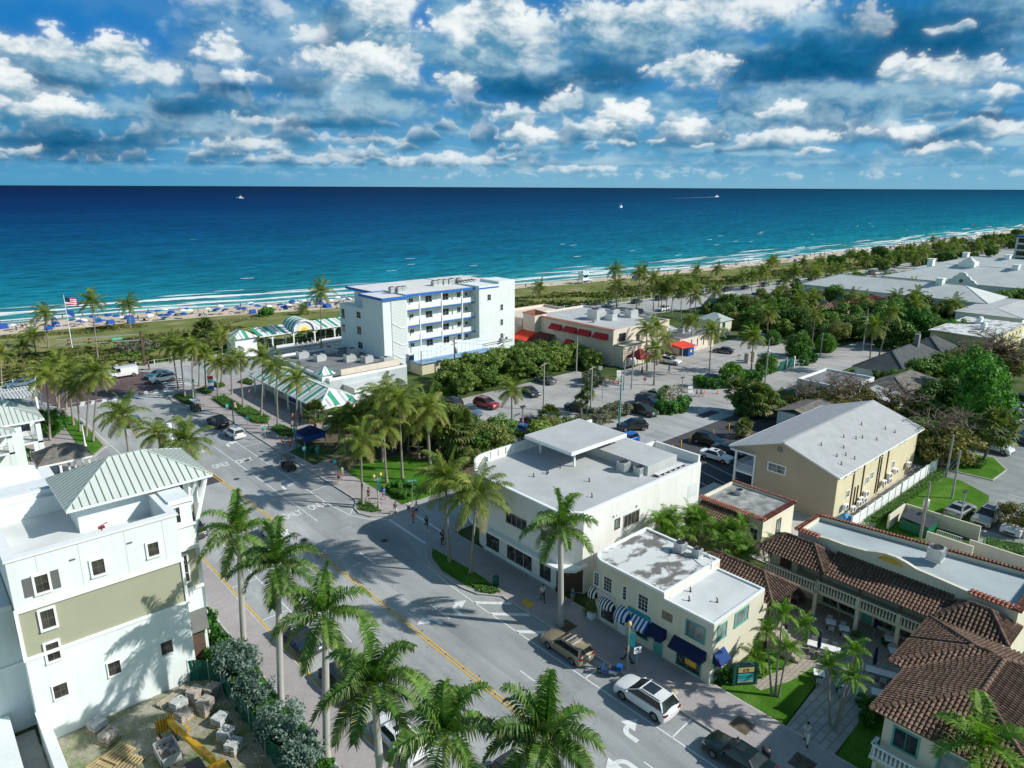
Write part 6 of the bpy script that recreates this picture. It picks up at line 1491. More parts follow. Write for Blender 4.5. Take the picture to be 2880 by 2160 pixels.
for a,lb,s in[((11,1160,950,1160,620),'palm before the peach restaurant left of the pair',1.0),((11,1240,905,1242,605),'palm before the peach restaurant right of the pair',1.0),((11,1290,860,1300,690),'short palm beside the orange canopy of the peach restaurant',.8),((11,1215,1060,1225,780),'palm at the junction before the maroon canopy',1.0),((11,1505,800,1512,560),'palm beside the blue bin of the peach restaurant',1.0),((11,1645,990,1662,640),'tall palm in the driveway island',1.05),((11,1970,962,1990,690),'palm beside the stone gate pillars',1.05),((11,2100,700,2100,500),'palm above the dark trees right of the driveway',1.05),
     ((12,215,965,222,790),'palm in the dark grove left of the round hedge',1.0),((12,400,900,455,690),'broad pale palm over the dark grove',1.1),((12,562,1010,590,790),'palm over the dark grove beside the light pole',1.0),((12,1000,1242,1042,890),'tall palm with brown skirt beside the utility pole',1.05),((12,1080,1122,1180,760),'leaning tall palm over the dark shingle roof',1.0),((12,1990,612,1995,575),'palm in front of the main resort wing',.9),((12,2130,625,2135,580),'palm right of the one before the main resort wing',.8)]:
 palm_px(*a,'coco',lb,None,s)
for a,lb,s in[((11,1870,1270,1865,1110),'fan palm at the yellow diamond sign',1.7),((11,2010,1310,2030,1180),'broad fan palm behind the diamond sign palm',2.3),((11,650,1290,645,1180),'small fan palm in the lot planter, left of two',1.0),((11,692,1290,700,1130),'small fan palm in the lot planter, right of two',1.0),((11,400,1390,400,1310),'low fan palm at the lot planter end',1.6),((11,1910,1465,1910,1400),'small fan palm between the new parking bays',1.1),((9,1890,700,1990,440),'fan palm with leaning trunk in the south lot island',2.2),((9,1950-1900,430,40,400),'small fan palm beside the tan apartment porch',.9),((9,335,345,335,290),'small bright fan palm behind the tan apartment roof',.9)]:
 palm_px(*a,'sabal',lb,None,s)
for a,lb in[((5,250,1105,210,600),'thin palm of the courtyard clump, left stem'),((5,275,1105,335,470),'thin palm of the courtyard clump, tallest stem'),((5,300,1115,375,730),'thin palm of the courtyard clump, right leaning stem'),((5,330,900,510,560),'thin palm at the back of the courtyard by the patio tables'),((5,700,1340,700,870),'thin palm of the lawn pair, left straight stem'),((5,735,1360,895,760),'thin palm of the lawn pair, tall right leaning stem'),((5,745,1365,880,960),'thin palm of the lawn pair, lower dry crown')]:
 palm_px(*a,'small',lb,'thin palms in the courtyard lawns',.92,0,.5)
palm((45.9,22.3,0),1.3,'small','fountain shaped palm behind the dark green sign board',None,(0,0),1.1)
def crown_leaf(seed,mat,rx,ry,rz,n,ls,clumps=40,shell=.55,flat=0.,name='crown',hole=0.):
 rg=random.Random(seed);vs=[];fs=[];cs=[]
 for i in range(clumps):
  while True:
   p=Vector((rg.uniform(-1,1),rg.uniform(-1,1),rg.uniform(-1,1)))
   if shell<p.length<1:break
  cs.append((p,rg.uniform(.22,.42)))
 for i in range(n):
  c,r=cs[rg.randrange(clumps)];d=Vector((rg.gauss(0,1),rg.gauss(0,1),rg.gauss(0,1))).normalized()*r*(.55+.45*rg.random())
  p=c+d;p=Vector((p.x*rx,p.y*ry,p.z*rz));nr=(d.normalized()*.8+Vector((rg.uniform(-1,1),rg.uniform(-1,1),rg.uniform(-.3,1.2)))*.7).normalized()
  a=nr.cross(Vector((rg.random()-.5,rg.random()-.5,rg.random()-.5))).normalized();b_=nr.cross(a);s=ls*rg.uniform(.6,1.3);o=len(vs)
  vs+=[p-a*s,p+b_*s*.55,p+a*s,p-b_*s*.55];fs.append((o,o+1,o+2,o+3))
 return leafmesh(name,mat,[tuple(v)for v in vs],fs)
def limbs(seed,h,spread,levels=4,r=.18,mat=None,up=.55,nb=3):
 rg=random.Random(seed);b=B()
 def grow(p,d,l,r_,k):
  q=p+d*l;mid=p.lerp(q,.5)+Vector((rg.uniform(-1,1),rg.uniform(-1,1),rg.uniform(-.5,.5)))*l*.08
  b.tube([p,mid,q],[r_,r_*.85,r_*.68],5 if r_>.05 else 4,False)
  if k==0:return
  for i in range(nb if k<levels else nb+1):
   a=rg.random()*6.28;nd=(d*up+Vector((math.cos(a),math.sin(a),rg.uniform(-.05,.5)))*spread).normalized()
   grow(q if i else p.lerp(q,.8),nd,l*rg.uniform(.62,.85),r_*.62,k-1)
 grow(Vector((0,0,0)),Vector((rg.uniform(-.1,.1),rg.uniform(-.1,.1),1)).normalized(),h*.33,r,levels)
 return b.mesh('trunk',mat or m_bark)
TR={}
def kind_tree(k,mats,rx,rz,n,ls,th,seeds=(1,2),clumps=44,shell=.5,trunk=True,r=.2):
 TR[k]=[(crown_leaf(s*13+hash(k)%7 if False else s*13+len(k),mats,rx,rx*.92,rz,n,ls,clumps,shell),limbs(s*7+len(k),th*1.25,.75,3,r)if trunk else None,th,rz)for s in seeds]
kind_tree('dense',m_dgreen,3.2,2.4,5200,.24,2.6,(1,2,3))
kind_tree('grape',m_grape,2.6,1.9,4200,.22,1.5,(1,2,3),40)
kind_tree('olive',m_olive,2.7,2.1,5200,.17,2.0,(1,2),46)
kind_tree('lime',m_lime,3.0,3.0,6200,.20,2.4,(1,2),50)
kind_tree('silver',m_silver,1.8,1.5,4200,.13,1.0,(1,2,3),60,.35)
kind_tree('rust',m_rust,3.2,1.7,2600,.20,2.6,(1,2),36,.5,True,.26)
kind_tree('grey',m_grey_l,1.8,1.0,3400,.13,.7,(1,2),40)
kind_tree('shrub',m_lime,1.0,.9,1400,.13,.5,(1,2),26,.4)
kind_tree('boug',m_boug,1.0,.9,1400,.10,.5,(1,),26,.4)
kind_tree('ball',m_hedge,1.5,1.5,5200,.12,.7,(1,2),120,.8)
kind_tree('bare',m_rust,1.8,1.0,260,.14,1.5,(1,2),26,.5,True,.09)
TI=[0]
BARE=[limbs(91,7.5,.85,5,.26,m_twig,.5,3),limbs(92,7.0,.9,5,.24,m_twig,.5,3)]
def tree(k,x,y,s,label,cat='tree',group=None,name=None,sz=None,zc=None,bare=False):
 i=TI[0];TI[0]+=1;cr,tr_,th,rz=TR[k][i%len(TR[k])]
 t=thing(name or{'dense':'broadleaf_tree','grape':'seagrape_bush','olive':'olive_green_tree','lime':'leafy_tree','silver':'silver_shrub','rust':'almond_tree','grey':'grey_shrub','shrub':'shrub','boug':'bougainvillea','ball':'clipped_bush','bare':'bare_tree'}[k],label,cat,(x,y,0),(i*1.7)%6.28,group,(s,s,sz or s))
 c=bpy.data.objects.new('crown',cr);COL.objects.link(c);c.parent=t;c.location.z=(th*.55+rz*.62)if zc is None else zc
 if bare or tr_:
  o=bpy.data.objects.new('trunk',BARE[i%2]if bare else tr_);COL.objects.link(o);o.parent=t
 return t
def tree_px(k,c,x,y,s,label,**kw):
 p=g(c,x,y);return tree(k,p.x,p.y,s,label,**kw)
for k,(x,y,s)in enumerate([(79.5,103,1.1),(82,99.5,1.0),(84,105,1.15),(86.5,100.5,1.2),(89,105.5,1.2),(91,100,1.1),(93.5,104.5,1.25),(96,100,1.15),(98.5,105,1.25),(101,100.5,1.2),(103,106,1.2),(105.5,101.5,1.1),(107.5,106.5,1.1),(109.5,102,1.0),(110.5,97.5,.9),(108,95.5,.8),(80,108,1.0),(87,110,1.0),(95,110,1.0),(102,111,1.0),(77,99,.9),(75.5,103,.9)]):
 tree('grape',x,y,s*1.05,'sea grape bush in the thicket between the hotel and the parking lot','bush','sea grape thicket behind the parking lot')
for k,(x,y,s)in enumerate([(62,92,.8),(60.5,86,.85),(63.5,84,.9),(60,80,.95),(63,79,.9),(57.5,96,.75),(60,97.5,.8),(66,92.5,.7),(58.5,90,.8),(56,92,.8),(54.5,89,.8),(57,86,.9),(55.5,82,.85),(58,77.5,.9),(61,75,.95),(64.5,74.5,.8),(56.5,74,.8),(53,92.5,.7),(50.5,94,.6),(64.5,88,.8),(52.5,84,.7),(59,71,.8),(62.5,71.5,.7),(55.5,70.5,.6),(51.5,97.5,.5)]):
 tree(['dense','grape','olive'][k%3],x,y,s,['dark tree','sea grape bush','olive green tree'][k%3]+' in the park thicket behind the lawn palms','tree','park thicket trees')
for k,(x,y,s)in enumerate([(62.5,66.5,.7),(65,72.5,.85),(68.5,71,.9),(71.5,71.5,.8),(60.5,68,.7),(75,71,.7)]):tree(['olive','grey','grape'][k%3],x,y,s,'mixed green tree behind the curved parapet of the corner shop','tree','trees behind the corner shop parapet')
tree_px('olive',7,1880,510,1.05,'round olive green tree behind the curved parapet of the corner shop');tree_px('shrub',7,2110,420,1.2,'bright green shrub right of the round olive tree',cat='shrub')
for x,y,s in((46,82,.8),(48.5,84.5,.9),(52,86,.9),(43.4,70.5,.9),(45.2,69,.8),(43.2,67.8,.7),(55,84,.9),(46.5,67.3,.8),(50,66.8,.7)):tree('shrub',x,y,s,'low green shrub on the park lawn edge','shrub','shrubs edging the park lawn')
for k,(x,y,s)in enumerate([(63.2,68.6,.75),(66,69.5,.9),(79,70.5,1.0),(82.5,71.2,1.05),(86,71.6,1.0),(89.5,72.0,.9),(99,87.3,1.0),(101,89.2,.9),(70,69.4,.8)]):tree('grey',x,y,s*1.2,'grey green shrub in the parking lot planting strip','shrub','grey shrubs in the parking lot strip')
for k,(x,y,s)in enumerate([(92.5,67.6,.7),(95,67.2,.8),(97.5,66.7,.8),(100,67.4,.7),(96,69.4,.8),(101.5,72.8,.8),(104,74.6,.7),(106.5,75.6,.7)]):tree('shrub',x,y,s,'low green shrub at the parking lot entrance island','shrub','shrubs on the lot entrance island')
for x,y,s in((102.5,72.2,1.0),(99.3,69.2,1.0),(106.5,72.5,.9),(74,78,.8)):tree('bare',x,y,s,'small bare branched tree in the parking lot island','tree','bare small trees in the parking lot')
for c,x,y,s,lb in[(11,1805,1065,1.55,'big round clipped bush at the driveway island, nearest'),(11,2085,960,1.35,'round clipped bush beside the gate pillars'),(12,455,1115,1.9,'large rounded clipped hedge bush beside the lane'),(12,665,1075,1.4,'round clipped bush at the lane mouth'),(12,250,1020,1.2,'low clipped bush left of the large rounded hedge'),(12,70,980,1.5,'grey green clipped bush behind the driveway')]:tree_px('ball',c,x,y,s,lb,cat='bush')
for k,(c,x,y)in enumerate([(11,1940,1040),(11,2000,1040),(11,2050,1000),(12,560,1160),(12,500,1180),(12,120,1320),(12,60,1310),(11,1620,1080),(11,1560,1070),(11,1700,1085),(11,1280,1270),(11,1340,1280),(11,1420,1270),(11,1450,1230)]):tree_px('shrub',c,x,y,1.3,'leafy green shrub along the driveway planting beds',cat='shrub',group='shrubs along the driveway')
for k,(c,x,y,s)in enumerate([(12,60,900,1.0),(12,140,900,1.1),(12,250,920,1.0),(12,330,950,1.0),(12,420,930,1.1),(12,300,850,1.2),(12,120,800,1.1),(12,500,880,1.1),(12,600,980,.9),(12,700,960,1.1),(12,760,1000,1.0),(12,640,880,1.2),(12,800,900,1.2),(12,880,980,1.0),(12,560,720,1.1),(12,680,680,1.1),(12,740,720,1.1),(12,470,760,1.0),(12,30,760,1.0),(12,200,760,1.0),(11,1800,500,1.0),(11,1760,560,.9),(11,1850,620,.9),(11,1960,520,1.0),(11,2060,560,1.0),(11,2150,600,1.0),(11,1900,480,.9),(11,1640,500,.8)]):
 tree_px(['dense','dense','olive','grape'][k%4],c,x,y,s*1.1,'tree in the dark grove between the driveway and the resort',group='grove between driveway and resort')
for k,(c,x,y,s)in enumerate([(12,920,930,1.2),(12,1050,1000,1.1),(12,1150,1050,1.2),(12,1250,1060,1.3),(12,1350,1000,1.25),(12,1430,980,1.1),(12,1300,930,1.2),(12,1180,930,1.2),(12,1050,880,1.2),(12,1560,1020,1.0),(12,1650,1040,1.0),(12,1740,1040,1.0)]):
 tree_px(['grape','lime','dense'][k%3],c,x,y,s*1.15,'big green tree beside the leaning palm and the dark shingle house',group='green trees beside the dark shingle house')
for k in range(9):palm((210+rnd.uniform(-6,18),62+k*5.5,0),rnd.uniform(5,7.5),'coco','palm in front of the long resort wing','palms before the long resort wing',(-.3,0),1.15)
for k in range(9):tree(['dense','grape','olive'][k%3],218+rnd.uniform(-6,4),58+k*6,rnd.uniform(.65,.85),'leafy tree below the long resort wing','tree','trees below the long resort wing')
for k in range(10):tree(['dense','rust'][k%2],262+rnd.uniform(-4,4),40+k*6,rnd.uniform(.8,1.1),'tree between the resort wings','tree','trees between the resort wings')
for k,(c,x,y,s)in enumerate([(12,1380,800,1.1),(12,1450,830,1.0),(12,1540,820,1.0),(12,1620,830,.9),(12,1700,860,.8),(12,1640,760,.9),(12,1770,790,.8),(12,1250,780,1.0),(12,1000,690,1.0),(12,2000,760,1.0),(12,2080,740,1.0),(12,2150,740,1.0),(12,1960,700,.9),(12,2060,690,.9)]):
 tree_px(['dense','grape','rust'][k%3]if k<9 else 'dense',c,x,y,s*1.15,'tree along the front of the white resort wings',group='trees in front of the resort')
for c,x,y,s,lb,kd in[(9,1560,720,1.35,'brown branched almond tree beside the tan apartment house','rust'),(9,1850,470,1.5,'tall bright green vine covered tree beside the south parking lot','lime'),(9,1500,330,1.1,'dark tree behind the end of the tan apartment house','dense'),(9,1640,330,1.2,'dark green tree between the vine covered tree and the shed','dense'),(9,1750,220,1.2,'green tree behind the vine covered tree','lime'),(9,1930,180,1.0,'green tree at the back of the south lot fence','lime'),(9,720,330,1.15,'brown bare almond tree behind the tan roof, left','rust'),(9,900,300,1.1,'brown almond tree behind the tan roof, right','rust'),(9,500,330,1.0,'thin brown almond tree over the white flat roofed house','rust'),(12,1750,1290,1.5,'wide brown almond tree right of the dark shingle house','rust'),(12,1950,1250,1.5,'wide rusty almond tree at the right edge','rust'),(12,2100,1290,1.4,'rusty almond tree cut by the right edge','rust'),(9,1230,430,1.2,'almond tree overhanging the far roof end','rust'),(9,160,330,1.0,'dark bush tree left of the tan roof','dense'),(9,60,330,.9,'dark shrub tree by the new parking lot','dense')]:
 tree_px(kd,c,x,y,s,lb,bare=kd=='rust',sz=s*(1.25 if kd=='lime' else 1))
for k,(c,x,y,s)in enumerate([(9,1400,430,.9),(9,1470,470,.9),(9,1380,560,.8),(9,1440,640,.8),(9,1520,620,.8),(9,1600,560,.8),(12,1400,1350,1.0),(12,1500,1330,1.1),(12,1600,1330,1.1),(12,1700,1340,1.1),(12,1250,1380,.8),(12,1100,1340,.6)]):tree_px('dense',c,x,y,s,'dark green tree in the row behind the tan apartment house',group='dark trees behind the tan apartment house')
tree_px('rust',9,2150,1230,.75,'loose twiggy tree over the white car at the right edge',bare=False)
def areca(x,y,n,h,s,label):
 t=thing('areca_palm_clump',label,'palm',(x,y,0));rg=random.Random(int(x*10));f=Fr();b=B()
 for i in range(n):
  a=rg.random()*6.28;rr=rg.random()*s;hh=h*rg.uniform(.6,1.05);px_,py_=math.cos(a)*rr,math.sin(a)*rr;b.tube([(px_*.5,py_*.5,0),(px_,py_,hh)],.05,5)
  sub=Fr()
  for k in range(8):sub.frond(k*2.4+rg.random(),R(rg.uniform(25,80)),rg.uniform(1.3,1.9),1.5+rg.random(),16,.45,.06,rg,hang=.5,vee=.6,wind=(-.1,0))
  o=len(f.v);f.v+=[v+Vector((px_,py_,hh))for v in sub.v];f.f+=[tuple(q+o for q in fc)for fc in sub.f];f.t+=sub.t
 o=bpy.data.objects.new('trunk',b.mesh('trunk',m_trunk));link(o,t);o=bpy.data.objects.new('crown',f.mesh('crown',m_areca));link(o,t)
areca(53.5,36.6,18,5.6,1.9,'tall feathery areca palm clump against the corner shop wall, left');areca(57.3,36.0,18,5.0,1.9,'feathery areca palm clump against the corner shop wall, right')
areca(59.8,33.4,15,3.6,1.8,'areca palm clump before the tile edged courtyard house');areca(57.5,31.2,14,3.4,1.8,'areca palm clump behind the worn white roof');areca(61.5,29.5,10,2.4,1.3,'low areca palm clump by the arcade building')
for x,y,s,lb in((15.1,49.0,1.0,'large silver leaved shrub beside the green fence, farthest'),(15.0,45.2,.85,'silver leaved shrub beside the green fence, second'),(14.9,40.4,.95,'silver leaved shrub between the royal palm trunks'),(15.1,37.2,.8,'silver leaved shrub beside the second royal palm'),(15.3,32.6,.85,'silver leaved shrub near the bottom edge'),(17.3,30.6,.7,'silver shrub under the bottom royal palm')):tree('silver',x,y,s,lb,'shrub')
tree('shrub',14.9,54.2,1.5,'upright bright green shrub at the corner of the white building','shrub',sz=2.0)
for x,y,s in((14.5,52.2,.7),(15.7,51.8,.7),(15.9,47.6,.7),(15.9,43.9,.7),(15.9,39.2,.8),(15.8,35.2,.8),(14.6,42.8,.8),(16.0,38.0,.6),(14.8,47.2,.8),(15.2,43.0,.7),(14.9,34.8,.8),(15.6,53.2,.8),(15.3,50.9,.7)):tree('shrub',x,y,s,'low yellow green shrub in the strip beside the green fence','shrub','low shrubs beside the green fence')
tree_px('lime',6,400,1290,.62,'dense green bush behind the gazebo',cat='bush');tree_px('lime',6,330,1240,.55,'dense green bush beside the balcony house',cat='bush');tree_px('lime',6,470,1240,.5,'dense green bush at the grass strip',cat='bush');tree_px('shrub',6,190,1490,1.1,'low bush left of the gazebo',cat='bush');tree_px('shrub',6,60,1530,1.1,'low bush at the left edge below the gazebo',cat='bush')
tree_px('boug',5,400,400,1.1,'purple flowering bougainvillea beside the tile porch',cat='shrub')
for c,x,y,s in((5,170,900,.7),(5,220,840,.6),(5,60,950,.5),(5,-10,960,.6),(5,1000,1330,.7),(5,1040,1250,.7),(5,960,1180,.6),(4,1760,990,.6),(4,1740,920,.5)):tree_px('shrub',c,x,y,s,'small garden shrub around the courtyard lawns',cat='shrub',group='garden shrubs around the courtyard')
tree_px('olive',4,728,470,.28,'small potted tree in a pale square planter by the rounded corner',cat='plant');o=B().prism(rect(-.3,.3,-.3,.3),0,.55).build('planter',m_white);p=g(4,728,500);o.location=(p.x,p.y,KH);tag(o,'pale square planter under the potted tree by the striped awnings','planter')
for c,x,y,lb in((5,905,640,'flower pot by the arcade column, left'),(5,1130,700,'yellow flower pot beside the patio tables, right')):tree_px('shrub',c,x,y,.4,lb,cat='plant',zc=.6)
def hedge(pts,h,label,dens=60,mat=None,ls=.085):
 rg=random.Random(int(abs(pts[0][0]*7+pts[0][1]*3)));t=thing('hedge',label,'hedge',(pts[0][0],pts[0][1],0));P_=[Vector(p)for p in pts];n_=len(P_)
 c=sum((Vector(p)for p in pts),Vector((0,0)))/n_;ins=[p+(c-p)*.12 for p in P_]
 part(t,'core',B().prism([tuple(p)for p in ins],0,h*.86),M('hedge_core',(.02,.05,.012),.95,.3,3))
 vs=[];fs=[];xs=[p.x for p in P_];ys=[p.y for p in P_]
 def inside(x,y):
  r_=False
  for i in range(n_):
   a,b_=P_[i],P_[i-1]
   if(a.y>y)!=(b_.y>y)and x<(b_.x-a.x)*(y-a.y)/(b_.y-a.y)+a.x:r_=not r_
  return r_
 ar=abs(sum(P_[i].x*P_[i-1].y-P_[i-1].x*P_[i].y for i in range(n_)))/2;per=sum((P_[i]-P_[i-1]).length for i in range(n_))
 def leaf(p,nr):
  nr=(nr+Vector((rg.uniform(-1,1),rg.uniform(-1,1),rg.uniform(-.6,1)))*.9).normalized();a=nr.cross(Vector((rg.random()-.5,rg.random()-.5,rg.random()-.5))).normalized();b_=nr.cross(a);s=ls*rg.uniform(.7,1.4);o=len(vs);vs.extend([tuple(p-a*s),tuple(p+b_*s*.6),tuple(p+a*s),tuple(p-b_*s*.6)]);fs.append((o,o+1,o+2,o+3))
 k=0
 while k<ar*dens:
  x,y=rg.uniform(min(xs),max(xs)),rg.uniform(min(ys),max(ys))
  if inside(x,y):leaf(Vector((x,y,h*(.82+.2*rg.random()))),Vector((0,0,1)));k+=1
 for i in range(n_):
  a,b_=P_[i-1],P_[i];d=b_-a;nr=Vector((d.y,-d.x,0)).normalized()
  for _ in range(int(d.length*h*dens)):q=a+d*rg.random();leaf(Vector((q.x,q.y,h*rg.random())),nr)
 o=bpy.data.objects.new('leaves',leafmesh('leaves',mat or m_hedge,vs,fs));link(o,t,'world')
def hpx(c,pts,h,label):hedge([tuple(g(c,x,y)[:2])for x,y in pts],h,label)
hpx(6,[(1350,985),(1440,975),(1510,1010),(1515,1060),(1440,1050)],.6,'rounded hedge bed by the crosswalk on the plaza kerb');hpx(6,[(1530,940),(1600,915),(1660,955),(1610,975)],.5,'small oval hedge bed at the sign board');hpx(6,[(1660,900),(1730,885),(1755,905),(1700,925)],.45,'small hedge bed beside the dark litter bin')
hpx(6,[(1650,1005),(1740,985),(1900,1080),(1870,1110),(1760,1080)],.6,'long plaza hedge in the middle of the row');hpx(6,[(1840,1110),(1930,1070),(2100,1160),(2080,1205),(1990,1200)],.6,'long plaza hedge next to the bicycles');hpx(7,[(170,300),(240,275),(350,320),(350,365),(260,360)],.6,'plaza hedge beside the blue tent');hpx(6,[(1850,880),(1920,850),(1975,875),(1960,900)],.5,'hedge along the pavilion wall')
hpx(7,[(850,860),(930,870),(1035,945),(960,955),(850,930)],.3,'low grassy planting in the corner bulb beside the twin lamp');hpx(3,[(1720,240),(1830,235),(1960,300),(1900,318),(1790,300)],.35,'low flowering plants at the end of the corner grass strip')
hpx(7,[(1070,760),(1200,720),(1270,760),(1260,850),(1130,830)],.8,'broad leaf planting bed behind the pedestrians on the park corner');hpx(9,[(975,1180),(1560,770),(1600,790),(1060,1195)],.8,'long clipped hedge beside the white panel fence');hpx(9,[(1800,720),(1850,680),(1920,700),(1880,750),(1820,745)],.7,'round hedge patch in the south lot island')
hpx(9,[(1890,1330),(2212,1380),(2212,1460),(1890,1420)],1.0,'dark hedge behind the iron fence at the right edge')
rg=random.Random(5);vs=[];fs=[]
for i in range(66000):
 u=rg.random();x=-30+u*u*560+rg.random()*30 if rg.random()<.55 else rg.uniform(-40,140);a,e=DL(x)+1,S(x)-BW(x)-1;y=a+(e-a)*rg.random();f_=(y-a)/(e-a)
 if noise.noise(Vector((x*.06,y*.10,3)))<(-.10 if f_<.75 else.12):continue
 h=(.5+.5*rg.random())*(1.0 if f_<.5 else.65);w=h*rg.uniform(.5,.9);an=rg.random()*6.28;dx,dy=math.cos(an)*w,math.sin(an)*w;z=.3+.5*f_*(1-f_)*3;o=len(vs)
 vs+=[(x-dx,y-dy,z-.25),(x+dx,y+dy,z-.25),(x+dx*.8+rg.uniform(-.2,.2),y+dy*.8,z+h*.7),(x-dx*.8,y-dy*.8+rg.uniform(-.2,.2),z+h*.8)];fs.append((o,o+1,o+2,o+3))
m_duneleaf=leaf_mat('dune_leaf',(.06,.08,.02),(.16,.17,.055),(.33,.30,.13),clump=.12)
o=bpy.data.objects.new('dune_grass',leafmesh('dune_grass',m_duneleaf,vs,fs));COL.objects.link(o);tag(o,kind='stuff',label='dry grass and sea oats covering the dune',cat='grass')
vs=[];fs=[]
for i in range(30000):
 x=rg.uniform(-40,62)if rg.random()<.72 else rg.uniform(62,330);a=DL(x)+(4 if x<60 else 1);e=a+((S(x)-BW(x)-2-a)*.42);y=a+(e-a)*rg.random()
 if noise.noise(Vector((x*.08,y*.12,9)))<-.12:continue
 z=.25+.55*rg.random()+.3*noise.noise(Vector((x*.3,y*.3,1)));nr=Vector((rg.uniform(-1,1),rg.uniform(-1,1),rg.uniform(.2,1.2))).normalized();a_=nr.cross(Vector((rg.random()-.5,rg.random()-.5,.3))).normalized();b_=nr.cross(a_);s=rg.uniform(.2,.42);p=Vector((x,y,z));o=len(vs)
 vs+=[tuple(p-a_*s),tuple(p+b_*s*.7),tuple(p+a_*s),tuple(p-b_*s*.7)];fs.append((o,o+1,o+2,o+3))
o=bpy.data.objects.new('dune_shrubs',leafmesh('dune_shrubs',m_grape,vs,fs));COL.objects.link(o);tag(o,kind='stuff',label='low sea grape scrub covering the landward dune',cat='shrubs')
for k in range(90):
 x=330+rg.random()*380;y=DL(x)+rg.uniform(-20,24);tree(['dense','grape','olive','dense'][k%4],x,y,rg.uniform(.8,1.3),'shrubby tree behind the beach south of the resort','tree','trees behind the southern beach')
for k in range(46):
 x=280+rg.random()*420;y=DL(x)+rg.uniform(-16,14);palm((x,y,0),rg.uniform(4,7),'coco','distant palm behind the southern beach','distant palms behind the southern beach',(rg.uniform(-.6,.2),0),1.2)
for k in range(30):
 x=rg.uniform(205,330);y=RC(x)-rg.uniform(11,22);tree(['dense','olive','grape'][k%3],x,y,rg.uniform(.6,1.0),'bushy tree along the boulevard before the resort','tree','trees along the boulevard')
for(c,x,y,s)in((6,1080,640,1.4),(6,1180,620,1.2),(6,980,650,1.2)):tree_px('grey',c,x,y,s*1.1,'silvery shrub behind the traffic signal pole',cat='shrub',group='silvery dune shrubs')
for(c,x,y)in((10,150,400),(6,2090,370),(10,120,410)):tree_px('shrub',c,x,y,1.8,'green bush on the sand by the beach pavilion',cat='shrub',group='bushes by the beach pavilion')
PAINT={}
def paint(name,col,met=.0):
 if name in PAINT:return PAINT[name]
 m,nt,p=new_mat('car_paint_'+name)
 v=nn(nt,'ShaderNodeTexCoord').outputs['Object'];z=nn(nt,'ShaderNodeSeparateXYZ',inp={0:v}).outputs[2]
 dirt=mathn(nt,'MULTIPLY',nn(nt,'ShaderNodeMapRange',inp={0:z,1:.75,2:.2}).outputs[0],noiset(nt,v,4,4,.6).outputs[0])
 L(nt,mixc(nt,mathn(nt,'MULTIPLY',dirt,.55),col,(.22,.20,.17)),p.inputs['Base Color']);p.inputs['Metallic'].default_value=met;p.inputs['Roughness'].default_value=.32
 p.inputs['Coat Weight'].default_value=.6;p.inputs['Coat Roughness'].default_value=.06;PAINT[name]=m;return m
WHT=paint('white',(.74,.75,.76));BLK=paint('black',(.012,.012,.014));GLD=paint('gold',(.34,.28,.19),.3);GRY=paint('grey',(.12,.13,.14),.3);SIL=paint('silver',(.42,.44,.45),.4);NVY=paint('navy',(.010,.030,.09),.2);BLU=paint('blue',(.015,.13,.45),.2);RED=paint('red',(.30,.015,.025),.2);GRN=paint('darkgreen',(.005,.013,.011),.1);LBL=paint('steelblue',(.18,.30,.38),.4);TEA=paint('tealblue',(.06,.22,.30),.3);CHA=paint('charcoal',(.05,.055,.06),.3);TAN=paint('champagne',(.42,.39,.33),.3)
m_tyre=M('tyre_rubber',(.018,.018,.019),.85,.2,3,coord='obj');m_rim=M('alloy_rim',(.42,.43,.44),.35,.1,3,metal=.7,coord='obj');m_autog=glass_mat('car_glass',(.016,.020,.023),.6)
m_hl=M('headlight_glass',(.62,.66,.68),.15,.1,4,coord='obj');m_tl=M('taillight_red',(.20,.010,.014),.25,.1,4,coord='obj');m_plate=M('number_plate',(.62,.62,.60),.6,.05,4,coord='obj')
def finish(me,ang=32):
 me.polygons.foreach_set('use_smooth',[True]*len(me.polygons));me.set_sharp_from_angle(angle=R(ang));return me
def wheel_meshes(r,w):
 b=B();pr=[(-w/2,r*.62),(-w/2,r*.93),(-w*.36,r),(w*.36,r),(w/2,r*.93),(w/2,r*.62)];n_=18
 vs=[(x,q*math.cos(2*math.pi*j/n_),q*math.sin(2*math.pi*j/n_))for x,q in pr for j in range(n_)]
 b.add(vs,[(i*n_+j,i*n_+(j+1)%n_,(i+1)*n_+(j+1)%n_,(i+1)*n_+j)for i in range(5)for j in range(n_)],True);ty=b.mesh('wheel',m_tyre)
 b=B()
 for sg in(-1,1):
  x=sg*w*.40;b.add([(x*.5,r*.60*math.cos(2*math.pi*j/n_),r*.60*math.sin(2*math.pi*j/n_))for j in range(n_)],[tuple(range(n_))])
  for k in range(5):
   a=2*math.pi*k/5
   for da in(-.12,.12):b.bar((x,.03*math.cos(a),.03*math.sin(a)),(x*1.1,r*.62*math.cos(a+da),r*.62*math.sin(a+da)),.05,.05,(1,0,0))
  for j in range(n_):
   a0,a1=2*math.pi*j/n_,2*math.pi*(j+1)/n_;b.quad((x*1.15,r*.62*math.cos(a0),r*.62*math.sin(a0)),(x*1.15,r*.62*math.cos(a1),r*.62*math.sin(a1)),(x*1.15,r*.54*math.cos(a1),r*.54*math.sin(a1)),(x*1.15,r*.54*math.cos(a0),r*.54*math.sin(a0)))
 return ty,b.mesh('rim',m_rim)
